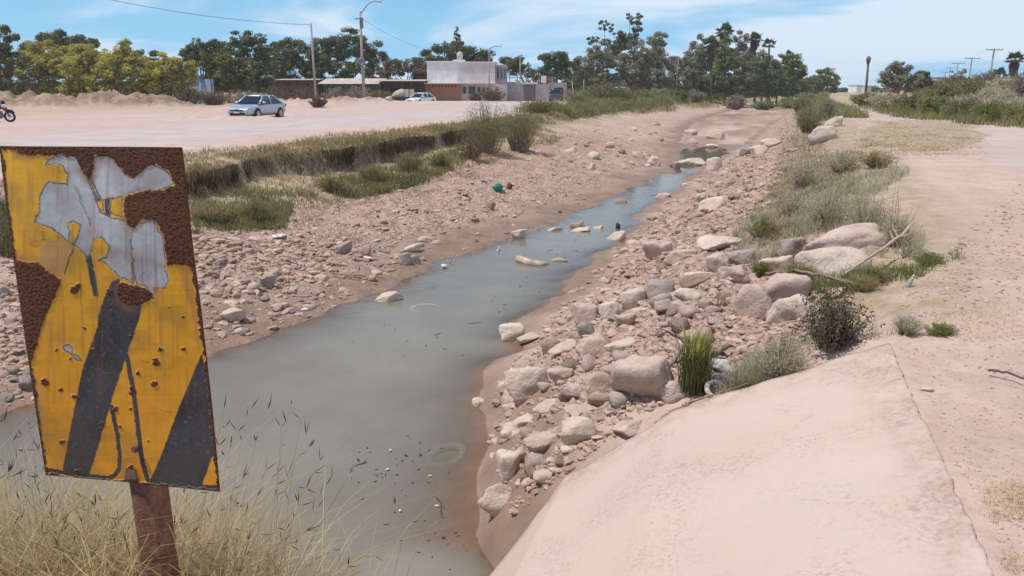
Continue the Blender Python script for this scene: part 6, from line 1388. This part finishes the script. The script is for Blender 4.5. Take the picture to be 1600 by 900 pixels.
# right bank slope
for k, (cx, by, w, h, mt, lab) in enumerate([
    (1262, 208, 46, 48, L_MID, 'leafy dark green plant left of the big pale bank boulder'), (1290, 186, 34, 30, L_EUC, 'pale leafy plant above the big pale bank boulder'), (1250, 176, 34, 26, L_MID, 'leafy plant at the far top of the right bank'), (1256, 290, 76, 40, L_SAGE, 'sage bush on the slope left of the dirt gully'), (1316, 270, 70, 34, L_SAGE, 'sage bush on the slope right of the dirt gully'), (1368, 262, 60, 24, L_DRYG, 'dry bush on the bank top at the gully head'), (1238, 338, 64, 38, L_SAGE, 'sage bush in the middle of the right slope'), (1292, 350, 84, 50, L_SAGE, 'large sage bush above the flat topped boulder'), (1352, 366, 84, 60, L_SAGE, 'twiggy sage bush right of the flat topped boulder'), (1402, 386, 64, 48, L_SAGE, 'wispy bush at the eroded lip beside the track'), (1190, 372, 56, 34, L_GREEN, 'yellow green bush above the boulder heap'), (1246, 440, 56, 32, L_GREEN, 'green bush between pale rock and pitted boulder'), (1190, 432, 34, 26, L_GREEN, 'small green bush right of the boulder heap'), (1372, 440, 64, 24, L_GREEN, 'low green bush under the pale bent branch'), (1450, 412, 56, 16, L_GREEN, 'low green bush at the edge of the track'), (1416, 522, 50, 32, L_SAGE, 'small grey green bush at the top corner of the apron'), (1468, 522, 52, 16, L_GREEN, 'low green weed right of the apron corner bush'), (1345, 455, 60, 26, L_DRYG, 'dry weed clump right of the pink boulders'),
    (330, 345, 70, 30, L_DRYG, 'dry grass bush at the foot of the cut near the sign'), (400, 345, 60, 36, L_FARG, 'green grass bush at the foot of the cut near the sign'), (520, 300, 60, 28, L_FARG, 'green grass bush below the dark cut'), (580, 285, 60, 30, L_FARG, 'green bush right below the dark cut'), (640, 270, 60, 36, L_FARG, 'bush below the cut left of the lip bushes'), (690, 262, 40, 24, L_FARG, 'small green bush near the foot of the lip bushes'), (10, 400, 40, 60, L_FARG, 'bush on the far left bank beside the sign edge')]):
    shrub(lab, cx, by, w, h, mt, 90, 34, 1.9, .28, seed=120 + k, sm=.45, upright=.6)
shrub('dark leafed dusty bush at the upper edge of the apron', 1296, 546, 128, 92, L_DKBUSH, 95, 34, 3.4, .55, seed=160, sm=.9, upright=.55)
shrub('pale olive grassy bush along the upper apron edge', 1218, 590, 110, 70, L_SAGE, 150, 22, 3.4, .16, seed=161, sm=.6, upright=.7)
shrub('low yellowish weed at the upper apron edge near the rag', 1160, 618, 60, 34, L_GREEN, 70, 20, 2.6, .2, seed=162, sm=.6)
for k, (cx, by, w, h, lab) in enumerate([(1300, 380, 60, 120, 'tall bare twig plant between the two large boulders and sage'), (1395, 372, 60, 80, 'bare twiggy plant at the eroded track lip')]):
    shrub(lab, cx, by, w, h, L_SAGE, 9, 8, 1.4, .4, seed=170 + k, sm=.55, name='twig_plant', cat='plant')

# ---- grass blades
def blades(name, P, h, w, mat, label, lean=.35, curl=.35, seed=1, droop=False, kind='stuff', parent=None, cat='grass'):
    R = np.random.RandomState(seed); n = len(P); a = R.uniform(0, 6.28, n); D = np.stack([np.cos(a), np.sin(a), np.zeros(n)], 1); S = np.stack([-np.sin(a), np.cos(a), np.zeros(n)], 1)
    a2 = R.uniform(0, 6.28, n); S = np.stack([np.cos(a2), np.sin(a2), np.zeros(n)], 1)
    l = (R.rand(n) ** 1.2 * lean)[:, None] * h[:, None]; c = (R.rand(n) * curl)[:, None] * h[:, None]; up = np.array([0, 0, -1.0 if droop else 1.0]); hh = h[:, None]
    r = [P, P + D * l * .35 + up * hh * .5, P + D * (l * .8 + c * .35) + up * hh * .85, P + D * (l * 1.1 + c) + up * hh * 1.0]
    ww = w[:, None] / 2; V = np.stack([r[0] - S * ww, r[0] + S * ww, r[1] - S * ww * .85, r[1] + S * ww * .85, r[2] - S * ww * .5, r[2] + S * ww * .5, r[3]], 1)
    b = (np.arange(n) * 7)[:, None]; q = np.concatenate([b + np.array([[0, 1, 3, 2]]), b + np.array([[2, 3, 5, 4]])]); t = b + np.array([[4, 5, 6]])
    o = mk(name, V.reshape(-1, 3), [q.astype(np.int32), t.astype(np.int32)], mat, parent, False)
    if kind: tag(o, label, cat, kind=kind)
    return o
def turf(name, pts, n, hmin, hmax, mat, label, seed, wid=1.0, thin=.0, scale=1.0, lean=.5, curl=.4, soft=9.0):
    """blades in a ragged edged patch: the outline is given in photo pixels, density fades towards it and in clumps"""
    R = np.random.RandomState(seed); a = np.array(pts, float); ctr = a.mean(0); big = [tuple(ctr + (p - ctr) * 1.0 + np.sign(p - ctr) * np.array([soft * .9, soft * .35])) for p in a]
    q = scatter(big, int(n * 1.25), R); ins, dist = poly(pts, q[:, 0], q[:, 1]); sd = np.where(ins, dist, -dist)
    gp = hit(q[:, 0], q[:, 1]); cl = fbm2(gp[:, 0] * scale, gp[:, 1] * scale, 4, seed, .6)
    pr = sstep(-soft * .8, soft * .6, sd + soft * .9 * cl) * sstep(thin * 1.5 - 1.15, thin * 1.5 - .25, cl + .25 * R.normal(size=len(q)) * .6); gp = gp[R.rand(len(q)) < pr]
    gp = gp[~((gp[:, 1] < SLAB_Y + .05) & (gp[:, 0] < slab_right(gp[:, 1]) + .03))]
    dist = np.hypot(gp[:, 0], gp[:, 1]); nn = len(gp); patch = .55 + .7 * np.clip(noise2(gp[:, 0] * 1.3, gp[:, 1] * 1.3, seed) * .8 + .35, 0, 1)
    h = (hmin + (hmax - hmin) * R.rand(nn) ** 1.6) * patch; w = np.clip(dist * .00085, .003, .035) * wid
    gp[:, 2] -= .01; return blades(name, gp, h, w, mat, label, lean, curl, seed)
turf('dry_grass', [(286, 246), (400, 232), (500, 217), (640, 202), (740, 188), (740, 212), (640, 232), (560, 243), (450, 256), (288, 288)], 9000, .05, .20, L_DRYG, 'dry grass along the left lip of the canal', 1, 1.1, .3, .6)
turf('dry_grass', [(740, 190), (860, 170), (1000, 158), (1010, 170), (900, 186), (840, 200), (740, 214)], 8000, .08, .32, L_DRYG, 'dry grass along the far left lip of the canal', 2, 1.0, .3, .5)
turf('bank_grass', [(300, 322), (380, 296), (460, 300), (440, 355), (310, 365)], 5500, .08, .28, L_FARG, 'grass tufts on the left slope near the sign', 3, 1.0, .55, .8)
turf('bank_grass', [(450, 312), (520, 278), (620, 262), (720, 232), (740, 248), (650, 288), (520, 318)], 9500, .08, .28, L_FARG, 'grass tufts on the left slope below the cut', 4, 1.0, .5, .8)
turf('bank_grass', [(900, 166), (1000, 155), (1100, 150), (1235, 146.5), (1232, 155), (1100, 167), (1000, 177), (920, 182)], 12000, .45, 1.05, L_FARG, 'tall green grass strip along the far left lip', 5, .9, .1, .2, .35)
turf('slope_weeds', [(1240, 175), (1292, 180), (1290, 245), (1370, 240), (1420, 268), (1345, 330), (1450, 372), (1440, 402), (1370, 402), (1262, 372), (1185, 420), (1140, 384), (1180, 330), (1212, 280), (1228, 220)], 17000, .05, .24, L_SAGE, 'sage coloured weeds over the right slope', 6, .9, .12, .7, .95, .6)
turf('slope_weeds', [(1240, 175), (1292, 180), (1290, 245), (1340, 240), (1345, 330), (1300, 360), (1180, 380), (1180, 330), (1212, 280), (1228, 220)], 13000, .03, .16, L_DRYG, 'dry weeds over the right slope', 7, .9, .25, .9, .95, .6)
turf('dry_grass', [(1345, 188), (1420, 186), (1500, 205), (1535, 232), (1480, 243), (1400, 240), (1350, 250), (1345, 215)], 16000, .012, .05, L_DRYG, 'short dry grass patch beside the track', 8, .9, .2, .5, .9, .6, 26)
turf('bank_grass', [(1180, 440), (1215, 400), (1262, 385), (1380, 425), (1500, 404), (1430, 432), (1340, 456), (1285, 465), (1250, 446)], 5500, .05, .20, L_GREEN, 'green grass around the large boulders', 9, .9, .5, 1.4)
turf('slope_weeds', [(1118, 612), (1200, 560), (1300, 515), (1390, 510), (1400, 528), (1340, 536), (1200, 600), (1130, 636)], 5200, .05, .22, L_SAGE, 'pale weeds along the upper edge of the apron', 10, .8, .45, 2)
turf('dry_grass', [(1535, 770), (1600, 740), (1640, 800), (1610, 900), (1565, 895)], 2600, .01, .05, L_STRAW, 'short straw at the lower right corner', 11, .7, .5, 3, 1.2, .8)
turf('dry_grass', [(1395, 505), (1610, 470), (1610, 525), (1480, 535), (1400, 530)], 2200, .01, .06, L_STRAW, 'thin straw beyond the apron corner', 12, .8, .5, 2, 1.2, .8)
turf('bank_grass', [(1345, 158), (1400, 160), (1480, 168), (1610, 178), (1610, 200), (1500, 191), (1400, 180), (1345, 170)], 9000, .2, .75, L_FARG, 'weedy verge beyond the dirt track', 13, 1.0, .2, .3)
turf('slope_weeds', [(1360, 150), (1460, 150), (1610, 150), (1610, 180), (1500, 172), (1400, 162)], 7000, .3, .9, L_SAGE, 'scrub floor behind the verge bushes', 14, 1.1, .2, .2)
turf('bank_grass', [(-300, 330), (0, 318), (320, 305), (310, 370), (30, 400), (-300, 440)], 9000, .10, .32, L_FARG, 'grass on the left bank left of and behind the sign', 15, 1, .35, .7)
turf('slope_weeds', [(300, 330), (480, 312), (640, 292), (760, 255), (770, 275), (640, 312), (480, 345), (310, 378)], 3500, .04, .14, L_DRYG, 'thin dry weeds fading into the left slope', 16, 1, .55, .7)
# dead grass and roots hanging over the cut
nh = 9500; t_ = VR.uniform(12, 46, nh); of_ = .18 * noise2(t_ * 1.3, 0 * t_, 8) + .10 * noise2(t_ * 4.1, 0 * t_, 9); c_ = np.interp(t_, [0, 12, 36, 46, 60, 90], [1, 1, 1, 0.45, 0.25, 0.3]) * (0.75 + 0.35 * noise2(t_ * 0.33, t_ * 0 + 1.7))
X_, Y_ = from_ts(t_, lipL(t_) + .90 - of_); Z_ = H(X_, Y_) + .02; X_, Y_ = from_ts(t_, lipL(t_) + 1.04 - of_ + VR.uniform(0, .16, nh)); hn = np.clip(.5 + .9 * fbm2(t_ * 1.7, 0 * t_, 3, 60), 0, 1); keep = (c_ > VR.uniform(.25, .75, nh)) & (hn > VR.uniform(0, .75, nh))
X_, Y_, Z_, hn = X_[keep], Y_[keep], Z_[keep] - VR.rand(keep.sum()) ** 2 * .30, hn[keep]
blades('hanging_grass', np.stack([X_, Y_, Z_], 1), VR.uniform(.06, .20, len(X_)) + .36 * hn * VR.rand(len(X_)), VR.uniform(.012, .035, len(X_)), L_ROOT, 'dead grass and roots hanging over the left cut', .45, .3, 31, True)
nh = 26000; t_ = VR.uniform(10, 78, nh) ; of_ = .18 * noise2(t_ * 1.3, 0 * t_, 8) + .10 * noise2(t_ * 4.1, 0 * t_, 9); a_ = 1.02 - 1.75 * VR.rand(nh) ** 1.15; X_, Y_ = from_ts(t_, lipL(t_) + a_ - of_ * (a_ > .5)); gn = fbm2(X_ * .8, Y_ * .8, 3, 61); k_ = gn > VR.uniform(-.9, .35, nh) - .25 * (a_ > .2); X_, Y_, a_ = X_[k_], Y_[k_], a_[k_]
blades('dry_grass', np.stack([X_, Y_, H(X_, Y_) - .01], 1), (.06 + .24 * VR.rand(len(X_)) ** 1.6) * np.clip(.5 + .55 * (a_ + .6), .35, 1.15) * np.clip(.75 + .8 * noise2(X_ * .8, Y_ * .8, 68), .25, 1.5), np.clip(np.hypot(X_, Y_) * .00085, .006, .03), L_DRYG, 'dry brown grass fringe overhanging the left cut', .8, .6, 32)

nh = 16000; t_ = VR.uniform(11, 46, nh); a_ = 1.25 + 2.6 * VR.rand(nh); X_, Y_ = from_ts(t_, lipL(t_) + a_); gn = fbm2(X_ * .9, Y_ * .9, 4, 64); k_ = gn > VR.uniform(-.7, .5, nh); X_, Y_ = X_[k_], Y_[k_]
blades('dry_grass', np.stack([X_, Y_, H(X_, Y_) - .01], 1), .03 + .17 * VR.rand(len(X_)) ** 1.8, np.clip(np.hypot(X_, Y_) * .00085, .006, .03), L_DRYG, 'low dry grass on the shelf below the left cut', .9, .6, 33)

nh = 26000; t_ = 58 + 190 * VR.rand(nh) ** 1.4; a_ = -3.2 + 4.6 * VR.rand(nh); X_, Y_ = from_ts(t_, lipL(t_) + a_); gn = fbm2(X_ * .35, Y_ * .35, 3, 66); k_ = gn > VR.uniform(-1.1, .3, nh); X_, Y_ = X_[k_], Y_[k_]
blades('bank_grass', np.stack([X_, Y_, H(X_, Y_) - .02], 1), (.35 + .75 * VR.rand(len(X_)) ** 1.3) * np.clip(.8 + .5 * gn[k_], .4, 1.3), np.hypot(X_, Y_) * .0009, L_FARG, 'tall grass running along the far left lip towards the horizon', .7, .4, 34)
nh = 12000; t_ = 52 + 170 * VR.rand(nh) ** 1.4; a_ = -2.6 + 4.2 * VR.rand(nh); X_, Y_ = from_ts(t_, np.interp(t_, TRR, SRR) + a_); gn = fbm2(X_ * .4, Y_ * .4, 3, 67); k_ = gn > VR.uniform(-.7, .5, nh); X_, Y_ = X_[k_], Y_[k_]
blades('bank_grass', np.stack([X_, Y_, H(X_, Y_) - .02], 1), .15 + .55 * VR.rand(len(X_)) ** 1.5, np.hypot(X_, Y_) * .0009, L_FARG, 'grass and weeds along the far right lip', .8, .5, 35)

# rush tuft
tp = hit([1085], [610])[0]; tf = empty('grass_tuft', tp); tag(tf, 'tall green rush tuft with yellow tips above the apron', 'grass tuft')
n = 420; a = VR.uniform(0, 6.28, n); r = VR.rand(n) ** .5 * .12; Pn = np.stack([np.cos(a) * r, np.sin(a) * r, np.zeros(n) - .01], 1)
blades('blades', Pn, VR.uniform(.22, .50, n), np.full(n, .0055), L_RUSH, '', .34, .25, 5, kind=None, parent=tf)
n = 150; a = VR.uniform(0, 6.28, n); r = VR.rand(n) ** .5 * .11; Pn = np.stack([np.cos(a) * r, np.sin(a) * r, VR.uniform(.26, .36, n)], 1)
blades('tips', Pn, VR.uniform(.08, .19, n), np.full(n, .007), L_RUSHT, '', .5, .4, 6, kind=None, parent=tf)

# tall dry grass on the embankment in front of the camera
def foreground_grass():
    R = np.random.RandomState(9)
    n = 5200; x = R.uniform(-2.1, -.50, n); y = R.uniform(1.95, 2.75, n); k = (x < -1.12) | (R.rand(n) < np.interp(x, [-1.12, -.95, -.5], [.85, .45, .02])); k &= fbm2(x * 3, y * 3, 2, 3) > -.75
    k &= ~((np.abs(x - (pc[0] + .0)) < .07) & (y < pc[1] + .02)); x, y = x[k], y[k]; P = np.stack([x, y, H(x, y) - .02], 1)
    hz = np.interp(x, [-2.1, -1.5, -1.2, -.9, -.5], [.60, .58, .55, .44, .32]) + .42 * np.maximum(0, y - 2.15)
    blades('dry_grass', P, hz * R.uniform(.45, 1.05, len(x)), R.uniform(.0022, .0048, len(x)), L_STRAW, 'tall straw coloured grass around the foot of the sign', .75, .55, 21)
    k3 = R.rand(len(x)) < .35; blades('dead_grass', P[k3], hz[k3] * R.uniform(.35, .8, k3.sum()), R.uniform(.0025, .005, k3.sum()), L_DEAD, 'bent brown dead grass matted around the foot of the sign', 1.8, 1.2, 23)
    k2 = R.rand(len(x)) < .10; P2 = P[k2]; blades('green_grass', P2, (hz[k2]) * R.uniform(.4, .9, k2.sum()), R.uniform(.0028, .0055, k2.sum()), L_FARG, 'green blades among the straw around the foot of the sign', .6, .5, 22)
    V, Fs, HV, HF = [], [], [], []
    def stalk(b, tip, sag, r):
        ts = np.linspace(0, 1, 9); P = np.array([b * (1 - t) + tip * t + np.array([0, 0, sag * 4 * t * (1 - t)]) for t in ts]); i = len(V)
        for q, t in zip(P, ts):
            for z in range(3): V.append(q + r * (1 - .6 * t) * np.array([math.cos(z * 2.094), .5 * math.sin(z * 2.094), math.sin(z * 2.094)]))
        for s in range(8):
            for z in range(3): z2 = (z + 1) % 3; Fs.append((i + s * 3 + z, i + s * 3 + z2, i + s * 3 + 3 + z2, i + s * 3 + 3 + z))
        d = P[-1] - P[-3]; d /= np.linalg.norm(d)
        for k in range(R.randint(2, 6)):
            q = P[-1] if k == 0 else P[8 - R.randint(0, 4)]; e = d + R.normal(0, .55, 3); e /= np.linalg.norm(e); L = R.uniform(.025, .062); w = np.cross(e, R.normal(size=3)); w /= np.linalg.norm(w) + 1e-9; w *= R.uniform(.0012, .0022); i2 = len(HV); w2 = np.cross(e, w)
            HV.extend([q, q + e * L * .4 + w, q + e * L, q + e * L * .4 - w, q + e * L * .4 + w2, q + e * L * .4 - w2]); HF.extend([(i2, i2 + 1, i2 + 2, i2 + 3), (i2, i2 + 4, i2 + 2, i2 + 5)])
    targets = [(330, 690), (352, 668), (385, 655), (420, 640), (455, 632), (360, 700), (400, 690), (440, 668), (478, 680), (345, 735), (380, 745), (415, 735), (450, 742), (488, 740), (520, 745), (548, 740), (360, 785), (400, 790), (430, 775), (470, 790), (495, 795), (330, 810), (365, 825), (405, 835), (440, 850), (478, 830), (300, 800), (345, 860), (385, 870), (425, 888), (585, 868), (690, 812), (520, 860),
               (20, 690), (45, 672), (12, 740), (55, 760), (30, 800), (75, 790), (110, 780), (90, 820), (140, 800), (160, 785), (60, 840), (120, 850), (15, 870), (170, 840), (185, 812), (8, 655), (70, 730), (290, 790), (310, 770), (500, 720), (470, 655), (392, 640), (350, 640)]
    for (tx, ty) in targets:
        for rep in range(2 if tx < 290 else 1):
            px, py = tx + R.normal(0, 9) * rep, ty + R.normal(0, 9) * rep; yy = R.uniform(2.05, 2.6); tip = at(px, py, yy)
            bx = tip[0] * R.uniform(.92, 1.02) - (.28 * R.uniform(.5, 1.3) if tx > 300 else R.uniform(-.1, .2)); by = yy + R.uniform(-.15, .1); bx = min(bx, -.52) if tx < 560 else bx; b = np.array([bx, by, gz(bx, by) - .02]); stalk(b, tip, R.uniform(.03, .10), R.uniform(.0011, .0017))
    o = mk('grass_stalks', np.array(V), Fs, L_STRAW, None, False); tag(o, 'thin straw stalks leaning over the water beside the sign', 'grass', kind='stuff')
    o = mk('seed_heads', np.array(HV), HF, L_HEAD, None, False); tag(o, 'narrow dark seed heads on the leaning straw stalks', 'grass', kind='stuff')
foreground_grass()
# ------------------------------------------------------------------ thin dusty air
m = MB(); m.box((30, 270, 8.0), (1500, 760, 23.0)); hz_ = m.build('haze', None)
hm = newmat('dusty air'); t_n = hm.node_tree; vo = t_n.nodes.new('ShaderNodeVolumePrincipled'); vo.inputs['Color'].default_value = (1.0, .98, .95, 1); vo.inputs['Density'].default_value = 0.00038; vo.inputs['Anisotropy'].default_value = 0.2
on = t_n.nodes.new('ShaderNodeOutputMaterial'); t_n.links.new(vo.outputs[0], on.inputs['Volume']); hz_.data.materials.append(hm); tag(hz_, 'thin dusty air over the whole place', 'haze', kind='stuff')
